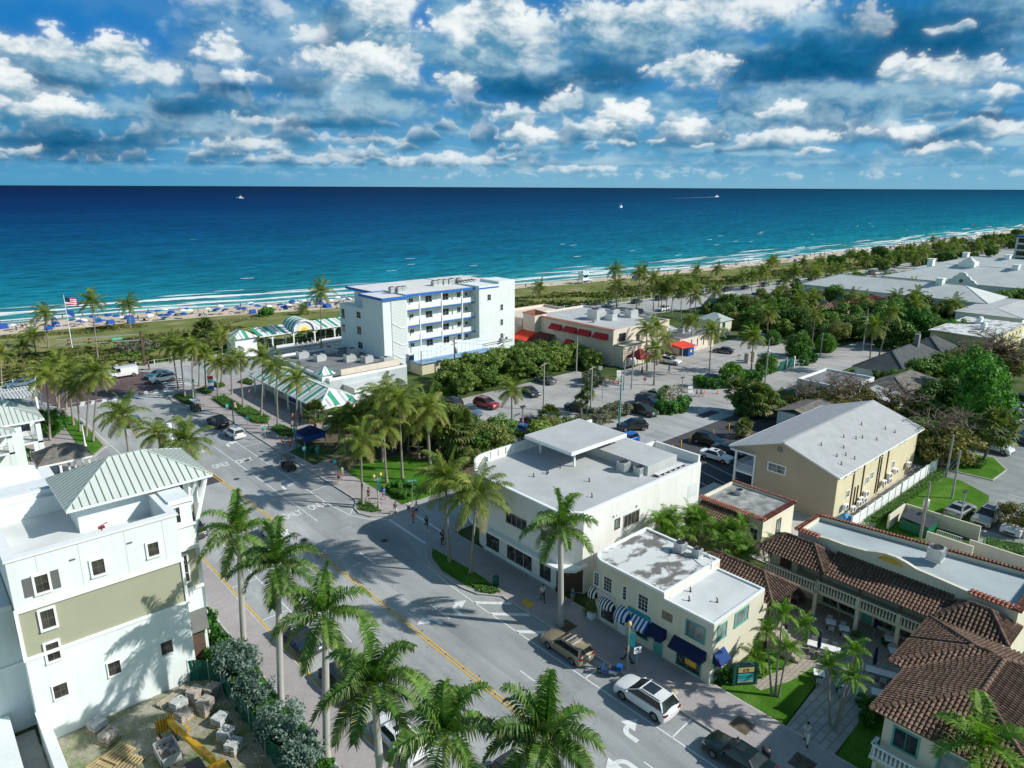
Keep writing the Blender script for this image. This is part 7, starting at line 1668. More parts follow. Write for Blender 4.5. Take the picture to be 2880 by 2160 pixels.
def car_kind(key,L_,W_,top,zb,wr,axf,axr,belt,roof,hw,zr,extras=(),glass=True):
 """top: (y, z) points along hood, belt and tail from front to back; belt: (front y, z), (rear y, z); roof: front y, rear y; hw: half width of roof"""
 b=B();hl=L_/2
 def archp(cy):return[(cy+wr*1.16*math.cos(R(a)),wr+wr*1.16*math.sin(R(a)))for a in range(170,9,-20)]
 bot=[(-hl+.02,zb+.12),(-hl+.15,zb)]+[(y,max(z,zb))for y,z in archp(axr)]+[(y,max(z,zb))for y,z in archp(axf)]+[(hl-.2,zb),(hl-.02,zb+.1)]
 prof=list(top)+bot;n_=len(prof);cz=.62
 st=[]
 for x,e,lift in((-1,.055,0),(-.965,.016,.0),(-.82,-.003,.012),(-.4,-.012,.03),(0,-.016,.036),(.4,-.012,.03),(.82,-.003,.012),(.965,.016,0),(1,.055,0)):
  row=[]
  for i,(y,z)in enumerate(prof):
   plan=1-(.05*abs(x)**3 if abs(y)>hl-.5 else 0)
   istop=i<len(top)
   row.append((x*W_/2*(1-.03*max(0,(z-.75))*1),y*plan*(1-(e if istop else 0)*.5),z-(e*.9 if istop else 0)+(lift if istop and z>.7 else 0)))
  st.append(row)
 for k in range(len(st)-1):b.add(st[k]+st[k+1],[(i,(i+1)%n_,n_+(i+1)%n_,n_+i)for i in range(n_)])
 b.add(st[0],[tuple(range(n_))[::-1]]);b.add(st[-1],[tuple(range(n_))])
 (yf,zf),(yr,zrr)=belt;ra,rb=roof;hb=W_/2-.075
 def rp(x,y,z):return(x,y,z)
 nx=5;grid_=[[(hw*(2*i/(nx-1)-1),ra+(rb-ra)*j/4,zr+.05*(1-(2*i/(nx-1)-1)**2)-.035*abs(2*j/4-1)**2)for i in range(nx)]for j in range(5)]
 vs=[p for r_ in grid_ for p in r_];b.add(vs,[(j*nx+i,j*nx+i+1,(j+1)*nx+i+1,(j+1)*nx+i)for j in range(4)for i in range(nx-1)])
 for sg in(-1,1):
  b.bar((sg*hw,ra+.05,zr-.03),(sg*hw,rb-.05,zr-.03),.09,.07)
  b.bar((sg*hb,yf-.05,zf),(sg*hw,ra,zr-.02),.055,.05);b.bar((sg*hb,yr+.12,zrr),(sg*hw,rb,zr-.02),.12,.06)
  if key=='van':b.bar((sg*(hb+.005),.4,zf),(sg*(hw+.01),.4,zr-.03),.1,.05)
 b.bar((-hw,ra,zr-.02),(hw,ra,zr-.02),.08,.05);b.bar((-hw,rb,zr-.02),(hw,rb,zr-.02),.1,.06)
 body=finish(b.mesh('body',WHT))
 b=B();lo=[(-hb,yf,zf-.03),(hb,yf,zf-.03),(hb,yr,zrr-.03),(-hb,yr,zrr-.03)];hi=[(-hw,ra,zr-.01),(hw,ra,zr-.01),(hw,rb,zr-.01),(-hw,rb,zr-.01)]
 b.add(lo+hi,[(0,1,5,4),(1,2,6,5),(2,3,7,6),(3,0,4,7)]);gl=b.mesh('windows',m_autog)
 ty,rm=wheel_meshes(wr,.24)
 parts=[('body',body)]
 if glass:parts.append(('windows',gl))
 for sx_ in(-1,1):
  for ay in(axf,axr):parts.append(('wheel',ty,[('rim',rm)],(sx_*(W_/2-.13),ay,wr)))
 zt=[p for p in top if p[0]>hl-.35];zh=.74 if key !='van' else.9
 for sg in(-1,1):
  b=B();x0=sg*(W_/2-.48);x1=sg*(W_/2-.07);b.add([(x0,hl-.01,zh-.06),(x1,hl-.12,zh-.08),(x1,hl-.2,zh+.06),(x0,hl-.06,zh+.08)],[(0,1,2,3)]);b.add([(x1,hl-.12,zh-.08),(sg*(W_/2+.002),hl-.42,zh),(sg*(W_/2-.01),hl-.42,zh+.08),(x1,hl-.2,zh+.06)],[(0,1,2,3)]);parts.append(('headlight',b.mesh('headlight',m_hl)))
  b=B();z1=.92 if key not in('van','pickup')else 1.0;b.box(sg*(W_/2-.40),sg*(W_/2-.09),-hl+.012,-hl+.2,z1-.08,z1+.03);b.box(sg*(W_/2-.12),sg*(W_/2-.02),-hl+.07,-hl+.34,z1-.07,z1+.03);parts.append(('taillight',b.mesh('taillight',m_tl)))
  b=B();b.box(sg*(W_/2-.02),sg*(W_/2+.17),yf-.42,yf-.3,zf-.02,zf+.13);parts.append(('mirror',finish(b.mesh('mirror',WHT))))
 b=B();b.box(-.26,.26,-hl-.012,-hl+.02,.70,.83);parts.append(('number_plate',b.mesh('number_plate',m_plate)))
 b=B();b.box(-.55,.55,hl-.06,hl+.004,.40,.62);parts.append(('grille',b.mesh('grille',m_dmetal)))
 for nm,me in extras:parts.append((nm,me))
 KIND[key]=parts
def rails_(hw,a,c,z):
 b=B()
 for sg in(-1,1):b.bar((sg*hw*.93,a,z),(sg*hw*.93,c,z),.04,.04)
 return b.mesh('roof_rail',m_dmetal)
def sunroof(hw,a,c,z):return B().box(-hw*.62,hw*.62,a,c,z,z+.012).mesh('sunroof',m_autog)
def xbars(hw,ys,z):
 b=B()
 for y in ys:b.bar((-hw*1.02,y,z),(hw*1.02,y,z),.07,.05)
 return b.mesh('roof_bar',m_alum)
car_kind('suv',4.9,2.0,[(2.43,.52),(2.41,.74),(2.30,.90),(2.05,.98),(1.25,1.08),(1.0,1.10),(-1.0,1.13),(-2.15,1.16),(-2.33,1.08),(-2.42,.85),(-2.45,.5)],.24,.37,1.47,-1.47,((1.30,1.05),(-2.30,1.14)),(.10,-1.80),.74,1.70,[('sunroof',sunroof(.80,-.05,-1.05,1.752)),('roof_rail',rails_(.76,.0,-1.7,1.735))])
car_kind('wagon',4.75,1.82,[(2.36,.52),(2.30,.74),(2.1,.86),(1.0,.98),(.8,1.0),(-1.0,1.02),(-2.15,1.02),(-2.3,.92),(-2.37,.7),(-2.37,.45)],.22,.33,1.36,-1.36,((1.0,.96),(-2.2,1.0)),(.1,-1.95),.62,1.50,[('sunroof',sunroof(.62,-.05,-.7,1.535)),('roof_rail',rails_(.62,.05,-1.8,1.56)),('roof_bar',xbars(.62,(-.45,-1.1),1.60))])
car_kind('sedan',4.8,1.85,[(2.38,.50),(2.33,.70),(2.15,.80),(1.05,.93),(.9,.95),(-1.0,1.0),(-1.6,1.02),(-2.25,1.02),(-2.38,.9),(-2.40,.45)],.20,.33,1.40,-1.40,((1.05,.92),(-1.75,1.0)),(.2,-1.0),.58,1.44,[('sunroof',sunroof(.58,.1,-.4,1.478))])
car_kind('hatch',4.3,1.8,[(2.13,.52),(2.08,.74),(1.9,.86),(1.0,.99),(.85,1.0),(-1.0,1.04),(-1.95,1.05),(-2.08,.95),(-2.15,.7),(-2.15,.45)],.22,.34,1.28,-1.28,((1.0,.97),(-2.0,1.03)),(.2,-1.65),.62,1.58,[])
car_kind('van',5.6,2.02,[(2.78,.6),(2.74,.95),(2.6,1.1),(1.95,1.22),(1.8,1.24),(-1.0,1.24),(-2.7,1.24),(-2.78,1.2),(-2.8,.7),(-2.8,.5)],.28,.36,1.75,-1.75,((1.9,1.2),(-2.78,1.22)),(1.2,-2.68),.86,2.08,[('cargo_side',finish(B().add([(s*(.94-.075*k),y,1.2+.85*k)for s in(-1,1)for k in(0,1)for y in(.35,-2.74)],[(0,1,3,2),(4,6,7,5)]).mesh('cargo_side',WHT)))])
b=B();b.box(-.85,.85,-2.55,-.55,.72,.78);b.box(-.92,-.84,-2.6,-.5,.72,1.15);b.box(.84,.92,-2.6,-.5,.72,1.15);b.box(-.9,.9,-2.66,-2.58,.72,1.15)
car_kind('pickup',5.5,1.98,[(2.74,.6),(2.70,.95),(2.55,1.05),(1.35,1.16),(1.2,1.18),(-.45,1.2),(-.55,.80),(-2.55,.80),(-2.74,.78),(-2.75,.5)],.32,.39,1.75,-1.75,((1.3,1.15),(-.5,1.18)),(.6,-.4),.70,1.88,[('cargo_bed',finish(b.mesh('cargo_bed',WHT)))])
PM=lambda m:{'body':m,'mirror':m,'cargo_bed':m,'cargo_side':m}
def car(kind,pos,hd,label,m,group=None,cat='car',name=None,sc_=1):
 return stamp(kind,name or{'suv':'parked_car','wagon':'parked_car','sedan':'parked_car','hatch':'parked_car','van':'van','pickup':'pickup_truck'}[kind],label,cat,(pos[0],pos[1],pos[2]if len(pos)>2 else 0),hd,sc_,group,PM(m))
def carp(kind,c,fx,fy,rx,ry,label,m,group=None,cat='car',hd=None):
 "front and rear seen on the ground"
 a,b_=g(c,fx,fy),g(c,rx,ry);d=a-b_;h=math.atan2(-d.x,d.y)if hd is None else hd
 return car(kind,((a.x+b_.x)/2,(a.y+b_.y)/2,0),h,label,m,group,cat)
KS='cars parked along the right kerb';KL='cars parked along the left kerb'
car('wagon',(36.75,34.1),0,'gold estate car with roof bars parked by the kerb near the store palm',GLD,KS);car('suv',(36.75,26.0),0,'white car with large black sunroof parked by the lamp post with teal banner',WHT,KS);car('sedan',(36.85,18.4),0,'very dark green saloon car parked at the bottom right kerb',GRN,KS)
carp('suv',6,1625,1190,1770,1225,'black car parked by the plaza kerb in front of the white one',BLK,KS,hd=0);carp('hatch',6,1760,1290,1895,1300,'white hatchback with black roof glass parked behind the black car by the plaza kerb',WHT,KS,hd=.05)
car('hatch',(26.0,120.0),0,'steel blue hatchback driving toward the intersection',LBL);car('sedan',(27.0,68.6),math.pi,'white saloon car driving toward the camera beside the double yellow line, half hidden by palms',WHT)
car('suv',(20.6,75.8),math.pi,'charcoal car parked at the left kerb behind the first royal palm',CHA,KL);car('wagon',(20.75,49.4),math.pi,'navy car parked at the left kerb among the royal palms',NVY,KL);car('sedan',(20.7,42.2),math.pi,'black saloon car parked behind the navy one, under palm fronds',BLK,KL);car('sedan',(20.9,34.6),math.pi,'white saloon car parked at the left kerb under the bottom palm',WHT,KL);car('suv',(24.5,26.2),math.pi,'dark car at the bottom edge under the palm fronds',CHA,None)
carp('van',6,850,830,1062,830,'white cargo van crossing the intersection on the beach road',WHT,None,'van',hd=math.pi/2+.02);carp('sedan',6,50,905,275,905,'pale blue saloon car on the beach road at the left edge',LBL,None,hd=math.pi/2)
carp('suv',6,1185,880,1350,850,'white car turning at the intersection crosswalk',WHT);carp('sedan',6,1150,850,1300,815,'teal blue car beside the white car turning at the intersection',TEA)
GL_='cars in the central parking lot'
carp('pickup',10,1780,1180,1640,1130,'grey blue pickup truck in the parking lot beside the red car',paint('slate',(.13,.19,.26),.3),GL_,'pickup truck');carp('suv',10,1920,1110,1775,1075,'red car parked under the sea grape trees',RED,GL_);carp('sedan',10,1640,1205,1530,1180,'silver car half hidden by park palms beside the grey blue pickup',SIL,GL_)
carp('sedan',11,300,1160,215,1110,'charcoal car parked near the sea grape hedge',CHA,GL_);carp('hatch',11,760,1045,690,1010,'small blue car beside the sign at the hedge end',NVY,GL_)
carp('sedan',11,1110,1130,1300,1170,'champagne grey saloon car at the top of the angled row',TAN,GL_);carp('suv',11,1260,1230,1085,1190,'dark blue car in the angled row, second from top',NVY,GL_);carp('suv',11,1230,1310,1050,1260,'charcoal grey car in the angled row nearest the planting bed',CHA,GL_);carp('suv',11,965,1410,1125,1400,'black car with roof rails beside the utility pole',BLK,GL_);carp('hatch',11,945,1530,1050,1500,'bright blue hatchback just behind the roof canopy',BLU,GL_)
carp('sedan',11,690,1270,560,1250,'dark car behind the grey shrubs of the lot planter',CHA,GL_);carp('sedan',11,330,1400,220,1360,'dark red car by the low fan palm',RED,GL_);carp('sedan',11,280,1450,140,1420,'blue saloon car by the lot light pole near the round olive tree',BLU,GL_);carp('sedan',8,510,470,410,450,'pale car mostly hidden behind the corner shop parapet',SIL,GL_)
carp('suv',11,1415,905,1270,880,'white car driving out past the maroon canopy',WHT);carp('sedan',11,1690,800,1815,815,'black saloon car parked in the driveway by the peach restaurant',BLK);carp('sedan',11,1560,1030,1730,1020,'dark blue car behind the driveway island trees',NVY)
for k,(x,y,kd,m,l)in enumerate(((66.5,69.6,'suv',CHA,'charcoal car in the angled row just behind the corner shop, left'),(72.8,69.8,'sedan',SIL,'silver car in the angled row behind the grey shrubs'),(78.2,69.6,'hatch',WHT,'white hatchback in the angled row left of the bright blue one'),(65,94.5,'sedan',WHT,'white car against the hedge at the back of the lot, left'),(70.5,94.6,'suv',BLK,'black car against the hedge at the back of the lot'),(93.5,94.6,'sedan',GRY,'grey car against the hedge at the back of the lot, right'))):car(kd,(x,y,0),-.28 if y<80 else 0,l,m,GL_)
GD='cars in the newly paved parking lot'
carp('suv',11,1750,1550,1530,1490,'black green car in the newly paved lot beside the yellow bollards',GRN,GD);carp('sedan',11,1810,1670,1590,1610,'white saloon car in the newly paved lot next to the tan apartment porch',WHT,GD);carp('sedan',11,1850,1610,1730,1580,'black car in the newly paved lot behind the white saloon',BLK,GD)
GA='cars parked along the beach road'
for k in range(30):
 x=150+k*5.9+rnd.uniform(-.8,.8)
 if 186<x<196 or 214<x<220:continue
 car(['suv','sedan','hatch','suv','pickup'][k%5],(x,RC(x)-8.6 if k%2 else RC(x)+6.9,0),(math.pi/2 if k%2 else-math.pi/2)+.08,'car in the row parked along the beach road',[BLK,CHA,GRY,NVY,SIL,WHT,BLK,CHA][k%8],GA)
for k in range(6):carp('suv',12,990+k*32,480-k*2,1030+k*32,478-k*2,'small distant car parked before the white resort',[CHA,WHT,SIL][k%3],'cars before the resort')
GS='cars in the south parking lot'
carp('suv',9,2110,640,1850,570,'white car parked behind the leaning fan palm',WHT,GS);carp('sedan',9,1770,1060,1650,1130,'silver saloon car parked with its tail to the small lawn',SIL,GS);carp('suv',9,1860,1200,1975,1110,'champagne car with an open door in the south lot',TAN,GS);carp('suv',9,2090,1275,2212,1180,'white car at the right edge under the twiggy tree',WHT,GS)
for k,(x,y,m,l)in enumerate(((2150,520,NVY,'navy'),(2170,425,WHT,'white'),(2160,355,RED,'red'),(2200,300,WHT,'silver white'),(2215,235,BLK,'black'))):carp('suv',9,x+75,y+30,x-55,y-5,l+' car in the row at the top right edge of the south lot',m,GS)
def golf_cart(pos,label,mb,mr):
 t=thing('golf_cart',label,'golf cart',pos,0);P_=lambda nm,b,m:link(bpy.data.objects.new(nm,b.mesh(nm,m)),t)
 b=B();b.prism([(-.58,-1.2),(.58,-1.2),(.58,1.25),(.35,1.4),(-.35,1.4),(-.58,1.25)],.28,.42);b.box(-.56,.56,.85,1.3,.42,.8);b.box(-.58,.58,-1.25,-.3,.42,.68);P_('body',b,mb)
 b=B();b.box(-.54,.54,-.25,.2,.68,.8);b.box(-.54,.54,-.35,-.22,.8,1.2);b.box(-.54,.54,-1.0,-.6,.7,.82);b.box(-.54,.54,-.5,-.38,.8,1.2);P_('seat',b,m_tan_seat)
 for x in(-.54,.54):
  for y in(.95,-1.0):P_('post',B().bar((x,y,.6),(x*.96,y*.85,1.85),.05),m_dmetal)
 P_('roof',B().box(-.62,.62,-1.15,1.0,1.85,1.92),mr)
 ty,rm=wheel_meshes(.25,.2)
 for x in(-.5,.5):
  for y in(.85,-.85):
   w=bpy.data.objects.new('wheel',ty);link(w,t);w.location=(x,y,.25);link(bpy.data.objects.new('rim',rm),w)
 b=B();b.tube([(-.25,.8,.8),(-.25,.55,1.05)],.02);b.tube([(-.25+.17*math.cos(a*.5),.55,1.05+.17*math.sin(a*.5))for a in range(14)],.018);P_('steering_wheel',b,m_dmetal)
m_tan_seat=M('seat_vinyl',(.10,.08,.07),.6,.1,3,coord='obj')
p=g(7,370,590);golf_cart((36.6,p.y,0),'black golf cart parked at the kerb beside the park',BLK,BLK);p=g(6,1550,1085);golf_cart((36.0,p.y,0),'golf cart with white roof parked at the far plaza kerb',CHA,WHT)
t=thing('scooter','blue and white motor scooter with top box parked at the kerb between two cars','scooter',(37.1,30.05,0),.5);P_=lambda nm,b,m:link(bpy.data.objects.new(nm,b.mesh(nm,m)),t)
b=B();b.box(-.2,.2,.35,.45,.3,1.0);b.box(-.19,.19,-.1,.4,.25,.33);b.box(-.2,.2,-.85,-.1,.38,.72);finish(b.mesh('x',BLU));P_('body',b,BLU);P_('side_panel',B().box(-.22,.22,-.82,-.2,.35,.6),WHT);P_('seat',B().box(-.16,.16,-.75,-.1,.72,.82),m_tan_seat);P_('top_box',B().box(-.24,.24,-1.15,-.75,.75,1.12),BLU)
P_('handlebar',B().tube([(-.33,.32,1.08),(0,.38,1.02),(.33,.32,1.08)],.02).tube([(0,.38,1.0),(0,.62,.3)],.03),m_dmetal)
ty,rm=wheel_meshes(.23,.1)
for y in(.62,-.62):w=bpy.data.objects.new('wheel',ty);link(w,t);w.location=(0,y,.23);link(bpy.data.objects.new('rim',rm),w)
for k in range(3):
 t=thing('bicycle','silver bicycle in the row parked beside the plaza hedge','bicycle',tuple(g(6,2070+k*28,1140+k*14)),.9,'bicycles beside the plaza hedge');P_=lambda nm,b,m:link(bpy.data.objects.new(nm,b.mesh(nm,m)),t)
 for y in(-.52,.52):P_('wheel',B().tube([(0,y+.33*math.cos(a*.35),.33+.33*math.sin(a*.35))for a in range(19)],.018,5),m_tyre)
 b=B()
 for a,c in(((-.52,.33),(-.12,.3)),((-.52,.33),(-.2,.8)),((-.2,.8),(-.12,.3)),((-.2,.75),(.38,.8)),((-.12,.3),(.38,.75)),((.38,.85),(.52,.33))):b.tube([(0,*a),(0,*c)],.02,5)
 P_('frame',b,m_alum);P_('saddle',B().box(-.07,.07,-.32,-.08,.85,.9),m_dmetal);P_('handlebar',B().tube([(-.28,.3,.98),(0,.38,.95),(.28,.3,.98)],.015),m_dmetal)
m_skin=M('skin',(.46,.27,.19),.6,.06,3,coord='obj');m_skin2=M('tanned_skin',(.30,.16,.10),.6,.06,3,coord='obj')
m_hair=M('dark_hair',(.03,.02,.015),.8,.2,5,coord='obj');m_hair2=M('fair_hair',(.30,.22,.13),.8,.2,5,coord='obj')
def cloth(n,c):return M('cloth_'+n,c,.85,.08,3,coord='obj')
CW,CB,CBL,CRD,CGN,COR,CPK,CGY,CNV,CKH=cloth('white',(.72,.73,.73)),cloth('black',(.015,.015,.018)),cloth('blue',(.02,.12,.42)),cloth('red',(.45,.03,.04)),cloth('green',(.06,.38,.10)),cloth('orange',(.62,.13,.05)),cloth('pink',(.60,.20,.26)),cloth('grey',(.22,.22,.24)),cloth('navy',(.015,.03,.09)),cloth('khaki',(.34,.28,.19))
def skin_mesh(name,chains,mat,sub=1):
 me=bpy.data.meshes.new(name);vs=[];es=[];rs=[];idx={}
 for ch in chains:
  prev=None
  for p,r in ch:
   k=tuple(round(q,4)for q in p)
   if k not in idx:idx[k]=len(vs);vs.append(p);rs.append(r)
   if prev is not None and prev !=idx[k]:es.append((prev,idx[k]))
   prev=idx[k]
 me.from_pydata(vs,es,[]);o=bpy.data.objects.new(name,me);COL.objects.link(o)
 o.modifiers.new('skin','SKIN')
 for i,r in enumerate(rs):me.skin_vertices[0].data[i].radius=r if hasattr(r,'__len__')else(r,r)
 me.skin_vertices[0].data[0].use_root=True
 s=o.modifiers.new('sub','SUBSURF');s.levels=sub;s.render_levels=sub
 bpy.context.view_layer.update();out_=bpy.data.meshes.new_from_object(o.evaluated_get(bpy.context.evaluated_depsgraph_get()));out_.name=name
 bpy.data.objects.remove(o);out_.materials.clear();out_.materials.append(mat);out_.polygons.foreach_set('use_smooth',[True]*len(out_.polygons));return out_
def person_kind(key,legs,arms,lean=0.,sit=False):
 """legs: (hip swing, knee bend) left, right in degrees; arms: (shoulder swing, elbow bend)"""
 hz=.93;P0=Vector((0,0,hz));ch=Vector((0,lean*.5,1.28));nk=Vector((0,lean*.75,1.47));hd=Vector((0,lean*.8+.01,1.60));tp=Vector((0,lean*.8,1.70))
 b=[[(P0,(.145,.105)),(Vector((0,lean*.25,1.1)),(.125,.095)),(ch,(.165,.115)),(nk,(.055,.055)),(Vector((0,lean*.8+.015,1.555)),(.068,.078)),(hd+Vector((0,0,.03)),(.078,.095)),(tp,(.05,.06))]]
 face=[[(hd+Vector((0,.09,.0)),(.012,.012)),(hd+Vector((0,.118,-.012)),(.009,.009))]]
 leg_c,arm_c,shoe=[],[],[]
 for s,(sw,kn)in zip((-1,1),legs):
  h=P0+Vector((s*.095,0,-.06));a=R(sw);k_=h+Vector((0,math.sin(a),-math.cos(a)))*.42;a2=R(sw-kn);f=k_+Vector((0,math.sin(a2),-math.cos(a2)))*.42;toe=f+Vector((0,.17*math.cos(a2*.5),-.03+.17*math.sin(a2*.5)*.3))
  b.append([(P0,(.145,.105)),(h,(.088,.092)),(h.lerp(k_,.5),(.072,.078)),(k_,(.054,.056)),(k_.lerp(f,.35),(.054,.058)),(f,(.034,.038)),(toe,(.04,.028))]);leg_c.append((h,k_,f));shoe.append((f,toe))
 for s,(sw,el)in zip((-1,1),arms):
  sh=ch+Vector((s*.19,0,.11));a=R(sw);e=sh+Vector((s*.05,math.sin(a),-math.cos(a)))*.29;a2=R(sw+el);w=e+Vector((-s*.01,math.sin(a2),-math.cos(a2)))*.25;dn=(w-e).normalized();hp_=w+dn*.08
  b.append([(ch,(.165,.115)),(sh,(.058,.06)),(sh.lerp(e,.5),(.045,.047)),(e,(.036,.038)),(w,(.025,.026)),(hp_,(.034,.018))]);arm_c.append((sh,e,w))
  fw=dn.cross(Vector((1,0,0))).normalized()
  for q in range(4):o_=hp_+fw*(.027-.018*q);l_=(.078,.085,.08,.062)[q];b.append([(hp_,(.034,.018)),(o_+dn*l_*.5,(.0085,.0085)),(o_+dn*l_+Vector((-s*.02,0,0)),(.0075,.0075))])
  b.append([(w.lerp(hp_,.6),(.03,.017)),(w.lerp(hp_,.8)+fw*.045,(.009,.009)),(hp_+fw*.06+dn*.02,(.008,.008))])
 body=skin_mesh('body',b,m_skin)
 up=[[(P0+Vector((0,0,-.02)),(.158,.118)),(Vector((0,lean*.25,1.1)),(.140,.11)),(ch,(.180,.128)),(nk-Vector((0,0,.05)),(.085,.075))]]
 for sh,e,w in arm_c:up.append([(ch,(.180,.128)),(sh,(.072,.074)),(sh.lerp(e,.75),(.060,.062))])
 shirt=skin_mesh('shirt',up,CW)
 def legs_(k,r0,r1):return[[(P0+Vector((0,0,.05)),(.155,.117)),(h,(.105,.108)),(h.lerp(k_,.5),(.094,.098))]+([(k_,(r0,r0))]if k>.8 else[(h.lerp(k_,.85),(.09,.092))])+([(f+(k_-f)*.12,(r1,r1))]if k>1.2 else[])for h,k_,f in leg_c]
 shorts=skin_mesh('shorts',legs_(.5,.08,.06),CB);trousers=skin_mesh('trousers',legs_(2,.072,.055),CB)
 bb=B();c=hd+Vector((0,-.012,.035));prof=[(.105,-.06),(.112,.0),(.100,.055),(.065,.09),(.001,.102)];n_=12
 bb.add([(c.x+r*.86*math.cos(2*math.pi*j/n_),c.y+r*math.sin(2*math.pi*j/n_)-(.02 if z<.03 else 0),c.z+z+(.045 if z<0 and math.sin(2*math.pi*j/n_)>.2 else 0))for r,z in prof for j in range(n_)],[(i*n_+j,i*n_+(j+1)%n_,(i+1)*n_+(j+1)%n_,(i+1)*n_+j)for i in range(4)for j in range(n_)],True);hair=bb.mesh('hair',m_hair)
 bs=B()
 for f,toe in shoe:bs.prism([(f.x-.05,f.y-.08),(f.x+.05,f.y-.08),(f.x+.052,toe.y),(f.x+.03,toe.y+.08),(f.x-.03,toe.y+.08),(f.x-.052,toe.y)],min(f.z,toe.z)-.05,min(f.z,toe.z)+.04)
 bf=B();c=hd
 for s in(-1,1):bf.box(c.x+s*.034-.014,c.x+s*.034+.014,c.y+.082,c.y+.092,c.z+.02,c.z+.034)
 bf.box(c.x-.026,c.x+.026,c.y+.078,c.y+.088,c.z-.052,c.z-.042)
 bn_=B();bn_.add([(c.x-.014,c.y+.085,c.z-.018),(c.x+.014,c.y+.085,c.z-.018),(c.x,c.y+.112,c.z-.014),(c.x,c.y+.088,c.z+.024)],[(0,1,2),(0,2,3),(1,3,2)])
 for s in(-1,1):bn_.box(c.x+s*.074,c.x+s*.092,c.y-.02,c.y+.015,c.z-.025,c.z+.03)
 sk=bn_.mesh('nose_and_ears',m_skin)
 KIND[key+'_s']=[('body',body),('shirt',shirt),('shorts',shorts),('hair',hair),('shoes',bs.mesh('shoes',CW)),('face',bf.mesh('face',CB)),('nose_and_ears',sk)]
 KIND[key+'_t']=[('body',body),('shirt',shirt),('trousers',trousers),('hair',hair),('shoes',bs.mesh('shoes',CB)),('face',bf.mesh('face',CB)),('nose_and_ears',sk)]
 KIND[key+'_far']=[('body',body),('shirt',shirt),('shorts',shorts),('hair',hair)]
person_kind('walk',((24,8),(-20,14)),((-22,18),(24,25)),.04);person_kind('stride',((-26,22),(30,4)),((26,30),(-24,15)),.06);person_kind('stand',((2,2),(-2,3)),((4,12),(6,55)),0.)
PZ={'walk':-.04,'stride':-.06,'stand':0.0}
def person(pose,c,x,y,hd,label,shirt,low,lowk='s',skin=None,hair=None,z=KH,group=None):
 p=g(c,x,y,z);mt={'shirt':shirt,'shorts':low,'trousers':low}
 if skin:mt['body']=skin;mt['nose_and_ears']=skin
 if hair:mt['hair']=hair
 t=stamp(pose+'_'+lowk,'person',label,'person',(p.x,p.y,z+PZ[pose]),hd,.98+.04*rnd.random(),group,mt);return t
person('walk',8,625,1628,2.6,'person in white top and dark leggings walking past the corner shop window',CW,CNV,'t');person('stand',8,855,1650,3.0,'person in blue shirt and grey shorts standing at the corner shop door',CBL,CGY)
person('stride',4,1010,830,.4,'person in black striding behind the lamp post with the teal banner',CB,CB,'t');person('walk',5,515,1460,2.0,'person in pale blue shirt walking on the slab path by the dark lawn',cloth('pale',(.45,.52,.66)),CW,'t',z=.1)
person('stand',7,728,678,3.4,'person in green shirt standing on the pavement by the park',CGN,CKH);person('stand',7,702,710,.3,'person in pink top beside the person in green',CPK,CNV,hair=m_hair2);person('stride',7,932,845,3.6,'person in black carrying a blue bag under the corner palm',CB,CB);person('walk',7,1052,842,3.1,'person in all blue clothes walking by the twin globe lamp',CBL,CBL,hair=m_hair2)
person('walk',7,1142,965,5.2,'person in dark top and white shorts with backpack at the street corner',CGY,CW,z=.0);person('stand',7,1242,955,3.0,'person in white shirt and blue shorts at the street corner',CW,CBL,z=.0);person('walk',7,1278,1010,2.3,'person in orange clothes crossing the side street',COR,COR,'t',z=0);person('walk',7,1305,965,2.5,'person in white hat and pale top behind the person in orange',CW,CBL,z=0)
person('walk',7,1382,1075,2.9,'person in black top and navy shorts crossing the side street',CB,CNV,z=0);person('stand',7,1505,1190,2.8,'person in black standing under the globe lamp at the corner',CB,CB,'t');person('stand',7,322,455,3.2,'person in pink red dress on the plaza pavement',CRD,CPK);person('stand',7,270,450,3.0,'person in black at the plaza kerb beside the person in pink red',CB,CGY);person('walk',7,340,300,3.3,'person in grey top and dark trousers behind the blue tent',CGY,CNV,'t');person('walk',7,345,240,.2,'person in dark red top walking along the pavilion',cloth('maroon',(.22,.04,.06)),CRD);person('stand',7,400,240,3.0,'person in black beside the pavilion wall',CB,CB,'t')
person('walk',7,112,330,3.0,'person in white shirt and dark shorts near the bus sign, left of a pair',CW,CB);person('walk',7,150,325,3.1,'person in white and pale trousers near the bus sign, right of a pair',CW,CKH,'t');person('walk',6,1832,1090,.3,'person in pale pink walking by the plaza hedge',CPK,CW);person('walk',6,1945,990,3.2,'person in peach top in the pavilion shadow',COR,CPK,skin=m_skin);person('stand',6,2125,640,3.0,'person in pale top by the beach shelter, left',CW,CNV,'t');person('stand',6,2145,640,3.0,'person in violet top by the beach shelter, right',cloth('violet',(.25,.16,.40)),CGY)
person('stand',6,1160,770,2.8,'person in blue jacket at the corner beside the signal pole',CNV,CNV,'t');person('walk',11,1330,962,2.6,'person in blue jacket crossing the driveway by the white car',CBL,CNV,'t',z=0);person('walk',11,1545,1150,3.4,'person in dark red top at the white board sign, left of a pair',cloth('maroon',(.22,.04,.06)),CB,z=0);person('walk',11,1578,1148,3.4,'person in black at the white board sign, right of a pair',CB,CNV,'t',z=0);person('stand',11,1120,975,3.0,'person in dark vest by the maroon canopy',CGY,CB,'t',z=0)
rg=random.Random(99)
def beach_spot(lo,hi):x=rg.uniform(lo,hi);return x,S(x)+rg.uniform(1-BW(x),-3)
SH=[CW,CB,CBL,CRD,CPK,m_skin,CNV,COR,m_skin2]
